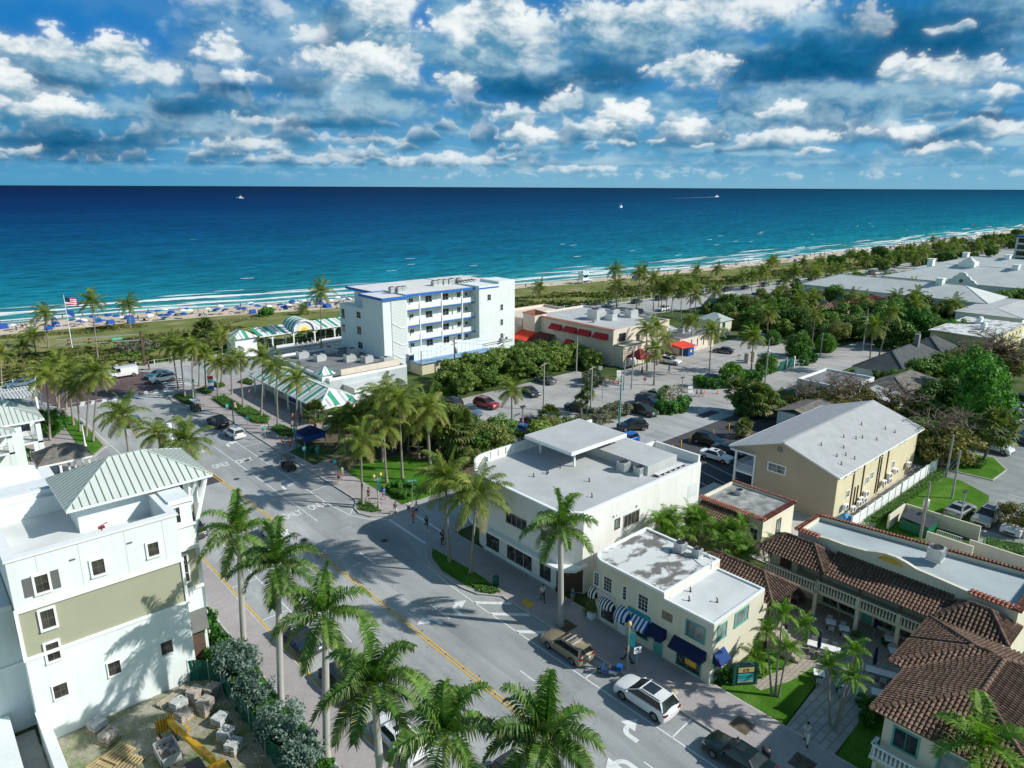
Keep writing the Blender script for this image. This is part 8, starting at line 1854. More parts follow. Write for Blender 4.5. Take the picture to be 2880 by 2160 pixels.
for k in range(130):
 x,y=beach_spot(8,130)if k<70 else(beach_spot(165,260)if k<80 else beach_spot(300,620))
 if rg.random()<.3:y=S(x)+rg.uniform(-3,2)
 m1,m2=rg.choice(SH),rg.choice(SH)
 stamp(rg.choice(['walk','stand','stride'])+'_far','person','small figure of a beachgoer standing on the sand among the umbrellas','person',(x,y,.05),rg.random()*6.28,1.03,'beachgoers on the sand',{'body':rg.choice([m_skin,m_skin2]),'shirt':m1,'shorts':m2})
b=B();n_=8
b.add([(1.25*math.cos(2*math.pi*j/n_),1.25*math.sin(2*math.pi*j/n_),1.75)for j in range(n_)]+[(.7*math.cos(2*math.pi*j/n_),.7*math.sin(2*math.pi*j/n_),2.12)for j in range(n_)]+[(0,0,2.28)],[(j,(j+1)%n_,n_+(j+1)%n_,n_+j)for j in range(n_)]+[(n_+j,n_+(j+1)%n_,2*n_)for j in range(n_)])
um_c=b.mesh('canopy',m_bcan);um_p=B().cyl(0,0,-.2,2.4,.035,6).mesh('pole',m_trim);KIND['umbrella']=[('canopy',um_c),('pole',um_p)]
b=B();b.add([(-.95,-.1,0),(.95,-.1,0),(.95,1.3,0),(-.95,1.3,0),(-.85,.5,1.45),(.85,.5,1.45),(.9,-.1,1.1),(-.9,-.1,1.1)],[(0,3,4,7),(1,6,5,2),(3,2,5,4),(7,4,5,6)]);KIND['cabana']=[('hood',b.mesh('hood',m_bcan)),('frame',B().box(-.95,.95,-.9,.5,.28,.36).mesh('frame',m_trim))]
b=B();b.box(-.32,.32,-.9,.5,.28,.36);b.bar((0,.5,.33),(0,1.05,.8),.64,.07);KIND['lounger']=[('mattress',b.mesh('mattress',m_bcan)),('frame',B().box(-.34,.34,-.85,.5,.2,.27).box(-.3,-.25,-.8,.4,0,.2).box(.25,.3,-.8,.4,0,.2).mesh('frame',m_trim))]
for k in range(290):
 if k<150:x=3+128*((k+.5)/150)+rg.uniform(-1,1);lo,hi=-15.5,-4
 elif k<160:x=rg.uniform(170,265);lo,hi=-13,-4
 else:x=300+(k-160)/130.*420+rg.uniform(-2,2);lo,hi=-14,-3
 y=S(x)+max(rg.uniform(lo,hi),1-BW(x));r_=rg.random()
 if r_<.50:
  wh=rg.random()<.42;stamp('umbrella','beach_umbrella',('white' if wh else 'blue')+' beach umbrella planted on the sand','umbrella',(x,y,0),rg.random(),rg.uniform(.78,1.0),('white' if wh else 'blue')+' umbrellas along the beach',{'canopy':m_wcan}if wh else None,tilt=(rg.uniform(-.15,.15),rg.uniform(-.15,.15)))
 elif r_<.64:stamp('cabana','beach_cabana','blue hooded beach cabana facing the sea','cabana',(x,y,0),math.pi+rg.uniform(-.2,.2),1,'blue cabanas along the beach')
 else:
  wh=rg.random()<.5;stamp('lounger','beach_lounger',('white' if wh else 'blue')+' beach lounger on the sand','lounger',(x,y,0),math.pi+rg.uniform(-.3,.3),1,('white' if wh else 'blue')+' loungers along the beach',{'mattress':m_wcan}if wh else None)
def boat(x,y,z,L_,hd,label,kind,name='motor_boat'):
 p=G(x,y,0);t=thing(name,label,'boat',(p.x,p.y,-.3),hd,None,L_/10.);P_=lambda nm,b,m:link(bpy.data.objects.new(nm,b.mesh(nm,m)),t)
 b=B();lo=[(-1.3,-5),(1.3,-5),(1.5,1),(0,5),(-1.5,1)];hi=[(-1.7,-5),(1.7,-5),(1.9,1.5),(0,6),(-1.9,1.5)]
 b.add([(x_,y_,-.3)for x_,y_ in lo]+[(x_,y_,1.6+.5*(y_>2))for x_,y_ in hi],[(0,1,6,5),(1,2,7,6),(2,3,8,7),(3,4,9,8),(4,0,5,9),(5,6,7,8,9)]);P_('hull',b,WHT)
 P_('cabin',B().add([(-1.3,-2.5,1.6),(1.3,-2.5,1.6),(1.1,2,1.6),(-1.1,2,1.6),(-1.1,-2.2,3.2),(1.1,-2.2,3.2),(.9,.8,3.2),(-.9,.8,3.2)],[(0,1,5,4),(1,2,6,5),(2,3,7,6),(3,0,4,7),(4,5,6,7)]),WHT);P_('windshield',B().add([(-1.0,1.75,2.0),(1.0,1.75,2.0),(.85,1.0,3.0),(-.85,1.0,3.0)],[(0,1,2,3)]),m_autog)
 P_('tower',B().bar((-1,-1.5,3.2),(-.8,-1,5),.1).bar((1,-1.5,3.2),(.8,-1,5),.1).box(-1.1,1.1,-1.8,.2,5,5.15),m_trim)
 return t
boat(676,558,0,20,1.2,'white boat far out on the left side of the sea','motor');boat(1746,584,0,14,-1.3,'white motor boat nearest, right of centre on the sea','motor');t=boat(2016,554,0,20,-1.9,'white speed boat with a long white wake','motor');boat(2832,529.2,0,130,1.4,'white boat on the horizon at the right','sail')
p=G(2016,554);q=G(1880,558);b=B();n_=24
for i in range(n_):a,c=p.lerp(q,i/n_),p.lerp(q,(i+1)/n_);d=(c-a).normalized();w0,w1=5*(1-i/n_)+.6,5*(1-(i+1)/n_)+.6;b.add([(a.x-d.y*w0,a.y+d.x*w0,-.22),(a.x+d.y*w0,a.y-d.x*w0,-.22),(c.x+d.y*w1,c.y-d.x*w1,-.22),(c.x-d.y*w1,c.y+d.x*w1,-.22)],[(0,1,2,3)])
b.build('boat_wake',M('foam',(.75,.80,.82),.8,.2,.05),kind='structure')
for x,y in((0,500),):pass
def obj(nm,b,m,par,lab=None):o=link(bpy.data.objects.new(nm,b.mesh(nm,m)),par);return tag(o,lab)if lab else o
m_screen=M('green_screen',(.012,.12,.075),.8,.25,.8,bump=.3,bscale=4);m_yell=M('machine_yellow',(.62,.34,.015),.45,.12,2);m_stone=M('stone_pack',(.40,.36,.32),.9,.35,2.2,bump=.8,bscale=7);m_stone2=M('grey_stone_pack',(.48,.50,.50),.9,.3,2.5,bump=.8,bscale=8)
t=thing('screened_fence','green fabric screened fence around the building yard','fence',(13.6,44,0));pl=[(12.3,51),(13.5,50),(13.75,48),(13.7,45.5),(13.85,43),(13.7,40),(13.9,37),(13.8,33)];b=B();n_=0
pts=[]
for a,c in zip(pl,pl[1:]):
 for k in range(6):u=k/6;pts.append((a[0]+(c[0]-a[0])*u+.07*math.sin(n_*1.7)+.04*math.sin(n_*4.1),a[1]+(c[1]-a[1])*u));n_+=1
for i in range(len(pts)-1):
 for z0,z1,d0,d1 in((.02,.9,0,.10),(.9,1.85,.10,0)):b.quad((pts[i][0]+d0,pts[i][1],z0),(pts[i+1][0]+d0*.5,pts[i+1][1],z0),(pts[i+1][0]+d1,pts[i+1][1],z1+.05*math.sin(i)),(pts[i][0]+d1*.5,pts[i][1],z1+.05*math.sin(i-1)))
b.build('fabric',m_screen,t)
for q in pl:b=B().cyl(q[0]-.06,q[1],0,1.95,.04,6);b.build('post',m_alum,t)
def pallet_mesh(n=6):
 b=B()
 for i in range(n):y=-.5+1.0*i/(n-1);b.box(-.6,.6,y-.05,y+.05,.11,.14)
 for x in(-.52,0,.52):b.box(x-.05,x+.05,-.53,.53,.02,.11)
 for y in(-.45,0,.45):b.box(-.6,.6,y-.05,y+.05,0,.02)
 return b.mesh('pallet',m_pallet)
PAL=pallet_mesh()
def stone_load(seed,m,sx=1.0,sy=.9,h=.85):
 rg=random.Random(seed);b=B();z=.15
 while z<h:
  hh=rg.uniform(.10,.2);y=-sy/2
  while y<sy/2-.05:
   w=rg.uniform(.25,.5);x=-sx/2
   while x<sx/2-.05:l=rg.uniform(.3,.6);j=rg.uniform(-.05,.05);b.box(x+j,min(sx/2,x+l)+j-.02,y+j,min(sy/2,y+w)+j-.02,z,z+hh*rg.uniform(.85,1));x+=l
   y+=w
  z+=hh
 return b.mesh('stone_stack',m)
for k,(c,x,y,m,lb,rz)in enumerate([(2,1390,1165,m_stone2,'pallet of pale wrapped stone beside the plank pile',.3),(2,1520,1105,m_stone,'pallet of brown stone nearest the white wall',.5),(2,1650,1075,m_stone,'pallet of brown stone in the fence corner',.4),(2,1430,1250,m_stone,'pallet of flat brown stone behind the yellow boom',.35),(2,1600,1195,m_stone,'tall pallet of brown stone beside the green fence',.45),(2,1715,1290,m_stone2,'crate of grey stone by the green fence, upper',.5),(2,1760,1400,m_stone2,'crate of white blocks by the green fence, middle',.5),(2,1820,1490,m_stone2,'crate of grey blocks by the green fence, lower',.5),(2,760,1330,m_stone2,'pallet of white pipes and blocks against the white wall',.4),(2,845,1415,m_stone,'pallet of pinkish wrapped stone on the grass',.5)]):
 p=g(c,x,y,.3);t=thing('stone_pallet',lb,'pallet',(p.x,p.y,.03),rz);link(bpy.data.objects.new('pallet',PAL),t);link(bpy.data.objects.new('stone_stack',stone_load(k,m,h=[.6,.95,.9,.6,1.05,.6,.55,.6,.7,.7][k])),t)
p=g(2,1350,1085,.3);t=thing('plank_pile','pile of weathered planks lying along the white wall','planks',(p.x,p.y,.03),.35);b=B()
for k in range(7):b.bar((-1.3,-.4+k*.13,.1+.05*(k%3)),(1.2,-.35+k*.12,.12+.06*(k%2)),.16,.07)
obj('planks',b,M('old_planks',(.36,.32,.25),.9,.3,2),t)
for k,(x,y,z,rz)in enumerate(((880,1590,0,.4),(930,1570,.16,.45),(1000,1640,0,.6),(800,1640,0,.3))):
 p=g(2,x,y);o=bpy.data.objects.new('wooden_pallet',PAL);COL.objects.link(o);o.location=(p.x,p.y,z+.03);o.rotation_euler=(0,0,rz);o.scale=(1.3,1.3,1);tag(o,'empty yellow wooden pallet lying in the yard at the bottom','pallet','empty pallets in the yard')
t=thing('telehandler','yellow telescopic handler with raised boom and fork carriage in the building yard','forklift',(9.8,40.5,0));P_=lambda nm,b,m:b.build(nm,m,t)
P_('boom',B().bar((10.05,39.0,2.55),(9.75,41.9,2.0),.36,.42).bar((9.78,41.6,2.0),(9.55,44.4,1.55),.27,.32),m_yell);P_('boom_head',B().bar((9.55,44.2,1.6),(9.45,45.9,1.35),.42,.36).bar((9.45,45.7,1.4),(9.5,46.3,.7),.3,.3).box(8.6,9.75,46.1,46.25,.5,1.5).box(9.95,10.15,44.0,44.5,1.0,1.5),m_yell);b=B()
for k in range(7):b.box(8.55+k*.18,8.58+k*.18,46.05,46.1,.5,1.7)
P_('carriage_guard',b,m_dmetal);b=B()
for x in(8.7,9.5):b.box(x-.06,x+.06,44.6,46.1,.45,.52)
P_('fork',b,m_dmetal);P_('hydraulic_ram',B().tube([(9.95,40.6,1.7),(9.45,44.6,1.3)],.06).tube([(9.85,42.6,2.2),(9.6,44.9,1.85)],.05),m_alum)
P_('body',B().prism([(9.0,35.5),(11.2,35.8),(10.9,40.0),(9.1,39.8)],.7,1.5),m_yell);P_('cab',B().prism([(8.7,38.0),(9.6,38.1),(9.5,40.0),(8.7,39.9)],1.2,2.3),m_autog);P_('cab_roof',B().prism([(8.65,37.9),(9.65,38.0),(9.55,40.1),(8.65,40.0)],2.3,2.4),m_dmetal)
for x,y in((8.9,36.4),(11.1,36.6),(8.9,39.6),(11.0,39.7)):P_('wheel',B().tube([(x-.22,y,.6),(x+.22,y,.6)],.6,16),m_tyre)
t=thing('skip_tray','white steel tray of rubble held beside the yellow boom','skip',(8.6,43.8,0));b=B();b.box(8.0,9.3,43.0,45.0,.25,.3);b.box(8.0,8.05,43.0,45,.3,.9);b.box(9.25,9.3,43.0,45,.3,.9);b.box(8.0,9.3,43.0,43.05,.3,.9);b.box(8.0,9.3,44.95,45,.3,.9);b.build('tray',m_alum,t);rg=random.Random(3);b=B()
for k in range(14):x,y=rg.uniform(8.1,8.9),rg.uniform(43.1,44.6);b.box(x,x+.3,y,y+.25,.3,.5+.2*rg.random())
b.build('rubble',m_stone,t)
m_pole=M('grey_pole',(.33,.34,.33),.7,.15,2);m_gpole=M('green_pole',(.010,.11,.08),.6,.1,2);m_tpole=M('teal_pole',(.10,.30,.30),.6,.1,2);m_globe=M('amber_globe',(.66,.48,.20),.3,.1,4);m_sign=M('sign_green',(.01,.36,.20),.5,.05,2);m_wpole=M('weathered_wood_pole',(.30,.27,.23),.9,.2,2);m_ban=M('teal_banner',(.05,.42,.46),.8,.15,2)
def lamp(c,x,y,h,label,arms=1,banner=None,m=None,z=KH):
 p=g(c,x,y,z);t=thing('street_lamp',label,'lamp post',(p.x,p.y,z));m=m or m_tpole;obj('pole',B().lathe(0,0,[(.2,0),(.2,.25),(.1,.5),(.075,h*.7),(.06,h-.4)],10),M('lamp_pole',(.36,.33,.26),.7,.2,2)if arms else m,t)
 sp=[(0,0)]if arms<2 else[(-.45,0),(.45,0)]
 if arms==2:obj('crossarm',B().bar((-.5,0,h-.65),(.5,0,h-.65),.07).bar((-.5,0,h-.8),(.5,0,h-.9),.05),m_tpole,t)
 for sx_,sy_ in sp:
  if arms:obj('globe',B().lathe(sx_,sy_,[(.07,h-.45),(.17,h-.33),(.19,h-.18),(.13,h-.05),(.05,h),(.001,h+.1)],10),m_globe,t)
  else:obj('lantern',B().lathe(0,0,[(.06,h-.5),(.22,h-.42),(.24,h-.2),(.12,h-.05),(.001,h+.12)],10),m_gpole,t)
 if banner:obj('bracket',B().bar((0,0,h-.85),(.05,-.65,h-.85),.04),m_tpole,t);obj('banner',B().add([(0,-.08,h-.9),(.03,-.36,h-.9),(0,-.64,h-.9),(-.03,-.08,h-2.1),(.02,-.36,h-2.15),(.05,-.62,h-2.0)],[(0,1,4,3),(1,2,5,4)]),m_ban,t)
 return t
lamp(4,1005,890,4.35,'street lamp with amber globe and teal banner before the navy awning',1,True);lamp(7,1010,905,4.35,'street lamp with twin amber globes and pale teal banner at the park corner',2,True);lamp(7,1515,1185,4.2,'street lamp with single amber globe among the corner palms',1)
lamp(7,372,480,3.9,'green lantern post beside the blue tent',0,None,m_gpole);lamp(6,1818,1190,3.9,'green lantern post by the long plaza hedge',0,None,m_gpole);lamp(6,665,1370,3.9,'pale post with green lantern on the left grass strip',0,None,m_trim);lamp(6,1520,1010,3.9,'green lantern post near the crosswalk',0,None,m_gpole)
def pole(c,x,y,h,label,arms=0,m=None,trans=0,r=.15,name='utility_pole',z=0):
 p=g(c,x,y,z);t=thing(name,label,'pole',(p.x,p.y,z));obj('shaft',B().cyl(0,0,0,h,r,8,r*.7),m or m_pole,t)
 for k in range(arms):obj('crossarm',B().bar((-1.1,-.4,h-.35-k*.9),(1.1,.4,h-.35-k*.9),.12,.14),m_wpole,t)
 for k in range(trans):a=k*1.9+.3;obj('transformer',B().lathe(.5*math.cos(a),.5*math.sin(a),[(.001,h-3.3),(.3,h-3.3),(.3,h-2.2),(.22,h-2.1),(.001,h-2.1)],10),m_alum,t)
 return Vector((p.x,p.y,z+h))
U={}
for k,a in{'a':(11,1040,1090,8.2,'grey concrete utility pole carrying transformers before the maroon canopy',1,None,3),'b':(11,720,1320,9.0,'concrete utility pole with crossarm in the lot planter',1),'c':(11,355,1250,8.4,'grey utility pole at the palm end of the parking lot',1),'d':(11,942,1410,9.0,'green tinted utility pole behind the roof canopy',2,m_tpole),'e':(11,610,960,7.5,'concrete utility pole at the sea grape hedge end',0),'f':(11,978,1100,6.0,'slim concrete pole left of the transformer pole',0),'g':(12,195,1340,9.2,'utility pole with grey drum by the driveway hedge',0,None,1),'h':(12,955,1070,10,'utility pole with transformer beside the brown skirted palm',0,None,1),'i':(12,625,1115,5.6,'short pale pole at the lane hedge',0),'j':(12,1480,700,7.4,'dark wooden pole before the resort roofs',0,m_wood),'k':(9,1400,1310,7.0,'wooden utility pole with white transformer behind the arcade roof',0,m_wpole,1),'l':(10,1345,850,5.2,'slim pole beside the hotel annex',0,m_wpole),'m':(10,1602,830,7.5,'dark utility pole with crossarms before the hotel tower',2,m_wood,1),'n':(12,2010,1590,5.8,'grey pole at the end of the south lot fence',0),'o':(9,1648,975,6.4,'tall white concrete pole on the small lawn, nearer',0),'p':(9,1605,808,6.0,'white concrete pole at the hedge end, farther',0),'q':(12,1300,780,4.2,'pale pole beside the orange roofed house',0)}.items():U[k]=pole(*a)
def wire(a,c,sag=.6,n=10):return[a.lerp(c,i/n)-Vector((0,0,sag*4*(i/n)*(1-i/n)))for i in range(n+1)]
for a,c,s in(('c','b',.5),('b','a',.4),('a','g',.8),('d','g',.9),('e','a',1.2),('g','h',.8),('h','i',.5),('b','d',.3),('l','m',.7),('m','e',.7),('h','q',.9),('j','q',.6),('k','o',.5)):
 b=B()
 for dz in(-.15,-1.0):b.tube(wire(U[a]+Vector((0,0,dz)),U[c]+Vector((0,0,dz)),s),.018,3,False)
 o=b.build('overhead_wire',m_dmetal);tag(o,'thin dark overhead cables strung between utility poles','cable','overhead cables')
for c,x,y,h,l in((11,190,1440,4.5,'slim lot light with flat head beside the small blue car'),(11,815,1160,3.2,'slim lot light above the grey shrubs'),(11,1425,1195,4.6,'slim lot light at the entrance planting bed'),(11,1868,925,2.7,'slim lot light in the driveway by the stone gate'),(9,1700,1215,4.6,'grey light pole with flat head between the south lot cars'),(10,2132,1305,4.4,'slim light pole at the lot edge behind the round olive tree'),(10,1758,880,3.6,'pale pole carrying a blue box in the sea grapes')):
 p=g(c,x,y);t=thing('lot_light',l,'lamp post',(p.x,p.y,0));obj('pole',B().cyl(0,0,0,h,.07,6),m_pole,t);obj('lamp_head',B().box(-.45,.45,-.15,.15,h,h+.12),m_bcan if 'box' in l else m_dmetal,t)
q=g(6,1312,1190,11.4);t=thing('antenna_pole','white pole with thick cylindrical top behind the metal hip roof','pole',(q.x,q.y,0));obj('pole',B().cyl(0,0,0,9.0,.14,8),m_pole,t);obj('antenna',B().cyl(0,0,9.0,11.4,.26,12),m_trim,t)
p=g(6,1130,745);t=thing('traffic_signal','dark traffic signal mast with double arms and green street sign at the intersection','traffic light',(p.x,p.y,0));obj('pole',B().box(-.2,.2,-.2,.2,0,7.6),m_wood,t)
for z in(6.9,5.7):obj('mast_arm',B().bar((0,0,z),(-14.5,5.0,z),.16,.16),m_pole,t)
for k,u in enumerate((.62,.86)):
 s=obj('signal_head',B().box(-14.5*u-.2,-14.5*u+.2,5*u-.3,5*u,5.85,6.85),m_dmetal,t)
 for i,m in enumerate((m_red,m_yel,m_gpole)):l_=B().box(-14.5*u-.12,-14.5*u+.12,5*u-.33,5*u-.3,6.55-i*.32,6.78-i*.32);obj('signal_lens',l_,m,s)
obj('street_sign',B().box(-5.3,-3.2,1.3,1.36,6.0,6.6),m_sign,t);o=text_obj('sign_lettering','Ocean Blvd',.42,m_wcan,None,(0,0,0),(R(90),0,0),sx=.85);o.parent=t;o.location=(-4.25,1.27,6.3)
p=g(6,570,650);t=thing('flagpole','white flagpole with striped flag and a blue flag below it','flagpole',(p.x,p.y,0));obj('pole',B().cyl(0,0,0,13.4,.12,8,.06),m_trim,t);m_fr=M('flag_red',(.55,.03,.05),.8,.05,2)
b=B()
for i in range(7):
 b.cur=i%2
 for k in range(4):w0,w1=.12*math.sin(k*1.4),.12*math.sin((k+1)*1.4);b.quad((.1+k*.55,w0,12.9-i*.22-.12*k),(.65+k*.55,w1,12.9-i*.22-.12*(k+1)),(.65+k*.55,w1,12.68-i*.22-.12*(k+1)),(.1+k*.55,w0,12.68-i*.22-.12*k))
b.cur=2;b.quad((.1,-.03,12.92),(1.1,.05,12.7),(1.1,.05,11.8),(.1,-.03,12.02));obj('striped_flag',b,[m_fr,m_wcan,m_navy],t,'red and white striped flag with a navy corner');obj('blue_flag',B().quad((.1,0,10.4),(1.5,.2,9.6),(1.4,.2,8.2),(.1,0,9.1)),m_bcan,t)
def signpost(c,x,y,h,label,w,hh,m,txt=None,tm=None,ts=.2,z=KH,rz=0.,disc=False,mp=None,name='sign'):
 p=g(c,x,y,z);t=thing(name,label,'sign',(p.x,p.y,z),rz);obj('post',B().cyl(0,0,0,h,.035,6),mp or m_pole,t)
 obj('panel',B().add([(w/2*math.cos(R(a)),-.05,h-hh/2+hh/2*math.sin(R(a)))for a in range(22,382,45 if disc else 90)],[tuple(range(8 if disc else 4))[::-1]])if disc else B().box(-w/2,w/2,-.06,-.04,h-hh,h),m,t)
 if txt:o=text_obj('sign_lettering',txt,ts,tm or m_wcan,None,(0,0,0),(R(90),0,0));o.parent=t;o.location=(0,-.07,h-hh/2)
 return t
t=signpost(4,1075,915,2.35,'white meter sign with blue round emblem beside the lamp post',.62,.58,m_wcan,'METER',CB,.16,rz=-.45);obj('emblem',B().add([(.12*math.cos(R(a)),-.065,2.2+.12*math.sin(R(a)))for a in range(0,360,30)],[tuple(range(12))[::-1]]),m_bcan,t);obj('arrow',B().add([(-.15,-.065,1.86),(.06,-.065,1.86),(.06,-.065,1.82),(.18,-.065,1.88),(.06,-.065,1.94),(.06,-.065,1.9),(-.15,-.065,1.9)],[tuple(range(7))]),CB,t)
signpost(11,1140,1075,2.0,'red stop sign at the lot entrance',.75,.75,m_red,'STOP',m_wcan,.24,disc=True,rz=-.6,z=0);signpost(11,795,1010,2.6,'red and white do not enter sign at the hedge end',.7,.75,m_wcan,'DO NOT\nENTER',m_red,.16,rz=-.6,z=0)
signpost(7,1275,890,3.4,'green street name sign post at the park corner with orange sign',1.3,.3,m_sign,'Gleason St',m_wcan,.22,rz=-.5);p=g(11,1865,1255);t=thing('warning_sign','yellow diamond warning sign before the fan palms','sign',(p.x,p.y,0),-.6);obj('post',B().cyl(0,0,0,2.2,.04,6),m_pole,t);obj('panel',B().add([(-.45,-.05,2.1),(0,-.05,1.65),(.45,-.05,2.1),(0,-.05,2.55)],[(0,1,2,3)]),m_yel,t)
for c,x,y,l in((6,1775,1140,'pale green parking sign by the long plaza hedge'),(6,1930,1240,'pale green parking sign by the bicycles'),(7,672,650,'pale green parking sign by the park'),(7,437,545,'pale parking sign beside the black golf cart'),(7,130,375,'pale parking sign at the plaza kerb before the tent')):signpost(c,x,y,2.2,l,.45,.6,m_ban,'P',m_wcan,.3,rz=-.3)
for c,x,y,l,tx in((11,940,990,'white folding board sign at the parking entrance','PARK'),(11,1495,1115,'white folding board sign with red arrow near the planting bed','PARKING')):
 p=g(c,x,y);t=thing('board_sign',l,'sign',(p.x,p.y,0),-.6);obj('panel',B().add([(-.45,-.3,0),(.45,-.3,0),(.45,0,1.25),(-.45,0,1.25)],[(0,1,2,3)]).add([(.45,.3,0),(-.45,.3,0),(-.45,0,1.25),(.45,0,1.25)],[(0,1,2,3)]),m_wcan,t);o=text_obj('sign_lettering',tx,.2,m_red,None,(0,0,0),(R(77),0,0));o.parent=t;o.location=(0,-.17,.62)
p=g(4,1915,1010,.1);t=thing('sign_board','dark green monument sign board with yellow and teal panels on the lawn','sign',(p.x,p.y,.1),-.62);obj('board',B().add([(x,y,z)for y in(-.1,.1)for x,z in((-.95,.1),(.95,.1),(.95,1.75),(.5,1.82),(.25,2.05),(-.25,2.05),(-.5,1.82),(-.95,1.75))],[tuple(range(8)),tuple(range(8,16))[::-1]]+[(i,8+i,8+(i+1)%8,(i+1)%8)for i in range(8)]),M('board_green',(.012,.06,.06),.6,.1,2),t)
obj('yellow_panel',B().box(-.62,.62,-.13,-.1,1.2,1.6),m_globe,t);o=text_obj('emblem','(O)',.34,CB,None,(0,0,0),(R(90),0,0));o.parent=t;o.location=(0,-.14,1.4)
for k in range(4):obj('name_panel',B().box(-.62,.62,-.13,-.1,.9-k*.2,1.06-k*.2),[m_ban,m_teal,m_ban,m_alum][k],t)
for k in(-1,1):obj('post',B().box(k*.9-.08,k*.9+.08,-.12,.12,0,1.95),m_gpole,t)
b=B();b.lathe(0,0,[(.001,0),(.27,0),(.31,.85),(.33,.9),(.26,1.0),(.1,1.05),(.001,1.05)],12);BIN=b.mesh('bin',m_gpole)
for c,x,y,l in((3,1920,240,'dark green litter bin at the end of the corner grass strip'),(7,490,480,'green litter bin beside the blue tent'),(7,535,490,'teal litter bin right of the green one by the tent'),(4,1362,1150,'pale litter bin behind the white car'),(4,2080,1600,'dark litter bin in a square bed by the dark green car'),(6,1672,905,'dark litter bin on the far plaza')):
 p=g(c,x,y,KH);o=bpy.data.objects.new('litter_bin',BIN);COL.objects.link(o);o.location=(p.x,p.y,KH);tag(o,l,'bin');o.material_slots[0].link='OBJECT';o.material_slots[0].material=M('pale_bin',(.42,.36,.24),.6,.1,2)if 'pale' in l else m_tpole if 'teal' in l else m_dmetal if l.startswith('dark litter')else m_gpole
for x,y in((40.1,20.0),(39.2,36.5),(40,15.5)):B().box(x-.7,x+.7,y-.7,y+.7,KH,KH+.012).build('planting_bed',m_mulch,kind='structure')
p=g(7,480,420,KH);t=thing('event_tent','blue pop up tent on the plaza','tent',(p.x,p.y,KH));hp,ab_=hip(-1.7,1.7,-1.6,1.6,2.15,3.1);b=B()
for q in hp:flat_poly(b,q)
obj('canopy',b,m_navy,t);obj('side_wall',B().box(-1.7,1.7,-1.62,-1.58,1.3,2.14).box(1.66,1.7,-1.6,1.6,1.0,2.14).box(-1.7,-1.66,-1.6,1.6,1.7,2.14),m_bcan,t)
for x in(-1.62,1.62):
 for y in(-1.52,1.52):obj('leg',B().box(x-.04,x+.04,y-.04,y+.04,0,2.15),m_alum,t)
t=thing('plaza_banner','tall colourful red white and blue banner sign on the far plaza','sign',tuple(g(6,1645,935,KH)),-.3)
for k,(m,z0,z1)in enumerate(((m_red,2.2,2.8),(m_ban,1.5,2.2),(m_wcan,.9,1.5),(m_bcan,.0,.9))):obj('banner_panel',B().box(-.5,.5,-.08,.08,z0,z1),m,t)
p=g(11,1475,825);t=thing('blue_bin','large blue recycling bin with yellow emblem beside the orange canopy','bin',(p.x,p.y,0),0);obj('bin',B().prism(rect(-1.1,1.1,-.9,.9),0,2.0),m_bcan,t);obj('emblem',B().add([(.35*math.cos(R(a)),-.91,1.1+.35*math.sin(R(a)))for a in range(0,360,30)],[tuple(range(12))[::-1]]),m_sun,t)
m_cone=M('cone_orange',(.75,.12,.02),.7,.1,3)
for c,x,y in((11,835,1025),(11,870,1030),(11,903,1040),(11,938,1045),(11,1605,1130),(11,1708,1125)):
 p=g(c,x,y);o=B().lathe(0,0,[(.2,0),(.2,.04),(.13,.05),(.05,.7),(.001,.72)],8).build('traffic_cone',m_cone);o.location=p;tag(o,'orange traffic cone on the parking lot driveway','cone','traffic cones on the driveway')
for c,x,y in((8,1632,470),(8,1700,435),(8,1768,400),(8,1950,350),(8,2072,298)):
 p=g(c,x,y);o=B().lathe(0,0,[(.11,0),(.11,1.0),(.07,1.08),(.001,1.1)],8).build('bollard',m_yell);o.location=p;tag(o,'yellow bollard at the head of a bay in the newly paved lot','bollard','yellow bollards in the new lot')
t=thing('stone_gate','pair of weathered gate pillars by the driveway','gate',tuple(g(11,1960,880)));
for x in(-1.2,1.2):obj('pillar',B().box(x-.5,x+.5,-.5,.5,0,2.2),m_stone,t)
p=g(12,365,1210);t=thing('metal_gate','dark green panel gate with pale posts at the lane','gate',(p.x,p.y,0));obj('panel',B().box(-3.2,3.0,-.05,.05,.1,2.0),m_gpole,t)
for x in(-.2,3.1):obj('post',B().box(x-.15,x+.15,-.15,.15,0,2.3),m_trim,t)
t=thing('rope_fence','rope and post fence along the landward edge of the dune','fence',(60,160,0));b=B();prev=None
for k in range(85):
 x=-10+k*3.6;y=DL(x)-.3;b.box(x-.06,x+.06,y-.06,y+.06,0,1.15)
 if prev:b.tube(wire(Vector((prev[0],prev[1],1.0)),Vector((x,y,1.0)),.16,3),.03,3,False)
 prev=(x,y)
b.build('posts_and_rope',m_trim,t)
t=thing('iron_fence','black iron fence behind the cream rubbish enclosure at the right edge','fence',(86,12,0));obj('bars',rail(B(),(80.3-86,8-12),(88-86,13-12),.05,1.5,.18),m_dmetal,t)
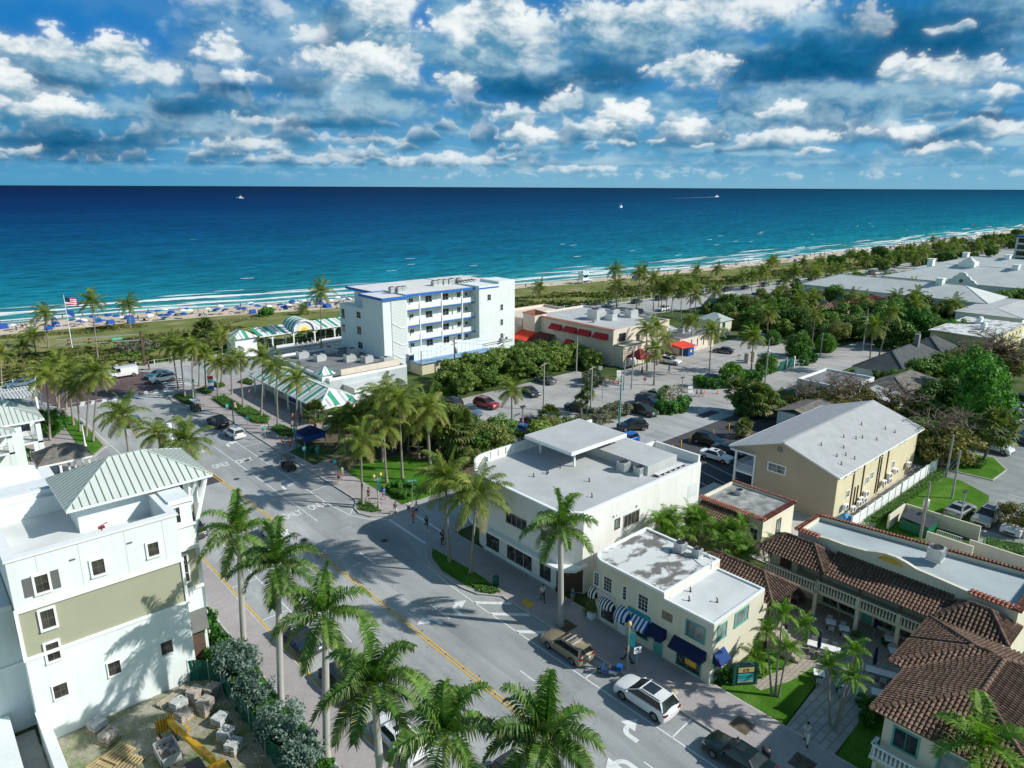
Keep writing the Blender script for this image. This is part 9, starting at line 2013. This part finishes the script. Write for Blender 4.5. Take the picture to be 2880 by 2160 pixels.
b=B();b.box(-.4,.4,-.4,.4,.70,.75);TT=b.mesh('tabletop',m_wcan);TB=B().cyl(0,0,0,.7,.05,6).box(-.28,.28,-.28,.28,0,.04).mesh('pedestal',m_dmetal);LT=B().box(-.4,.4,-1.25,1.25,.70,.75).mesh('tabletop',m_wcan);LB=B().box(-.25,.25,-.95,-.85,0,.7).box(-.25,.25,.85,.95,0,.7).mesh('pedestal',m_dmetal)
CS=B().box(-.22,.22,-.22,.22,.43,.47).mesh('seat',m_alum);CBk=B().box(-.22,.22,.19,.23,.5,.85).mesh('backrest',m_alum);CL=[B().box(x-.018,x+.018,y-.018,y+.018,0,.43).mesh('leg',m_alum)for x in(-.2,.2)for y in(-.2,.2)]
def chair(x,y,rz):
 t=thing('patio_chair','grey metal chair at a dining table on the patio','chair',(x,y,.1),rz,'chairs on the dining patio')
 for n_,m in[('seat',CS),('backrest',CBk)]+[('leg',q)for q in CL]:link(bpy.data.objects.new(n_,m),t)
for k,(px_,py_,lg,lb)in enumerate(((710,525,0,'white table nearest the blue mural shopfront'),(815,575,0,'white table second from the mural shopfront'),(655,715,1,'long white table with chairs by the thin palms'),(1170,655,0,'white table under the balcony by the flower pot'),(1205,750,0,'white table beside the villa eave'),(1120,920,1,'long table beside the tile roof edge'),(620,920,0,'white table at the head of the slab path'),(790,1000,0,'white table by the pair of thin palms'),(1070,1070,0,'white table in the villa shadow'))):
 p=g(5,px_,py_,.8);rz=.35 if lg else.5;t=thing('dining_table',lb,'table',(p.x,p.y,.1),rz);link(bpy.data.objects.new('tabletop',LT if lg else TT),t);link(bpy.data.objects.new('pedestal',LB if lg else TB),t)
 for s in(-1,1):
  for o_ in((-.8,0,.8)if lg else(0,)):ca,sa=math.cos(rz),math.sin(rz);chair(p.x+s*.68*ca-o_*sa,p.y+s*.68*sa+o_*ca,rz-s*math.pi/2)
for x,y,l in((1040,640,'closed blue umbrella beside the arcade column'),(605,800,'closed blue umbrella over the long white table'),(775,480,'closed blue umbrella before the mural shopfront'),(1035,930,'closed blue umbrella beside the villa')):
 p=g(5,x,y,.1);t=thing('patio_umbrella',l,'umbrella',(p.x,p.y,.1));obj('pole',B().cyl(0,0,0,2.6,.03,6),m_alum,t);obj('canopy',B().lathe(0,0,[(.1,.9),(.17,1.2),(.1,2.3),(.02,2.6)],8),m_navy,t)
for x,y in((5,0),):pass
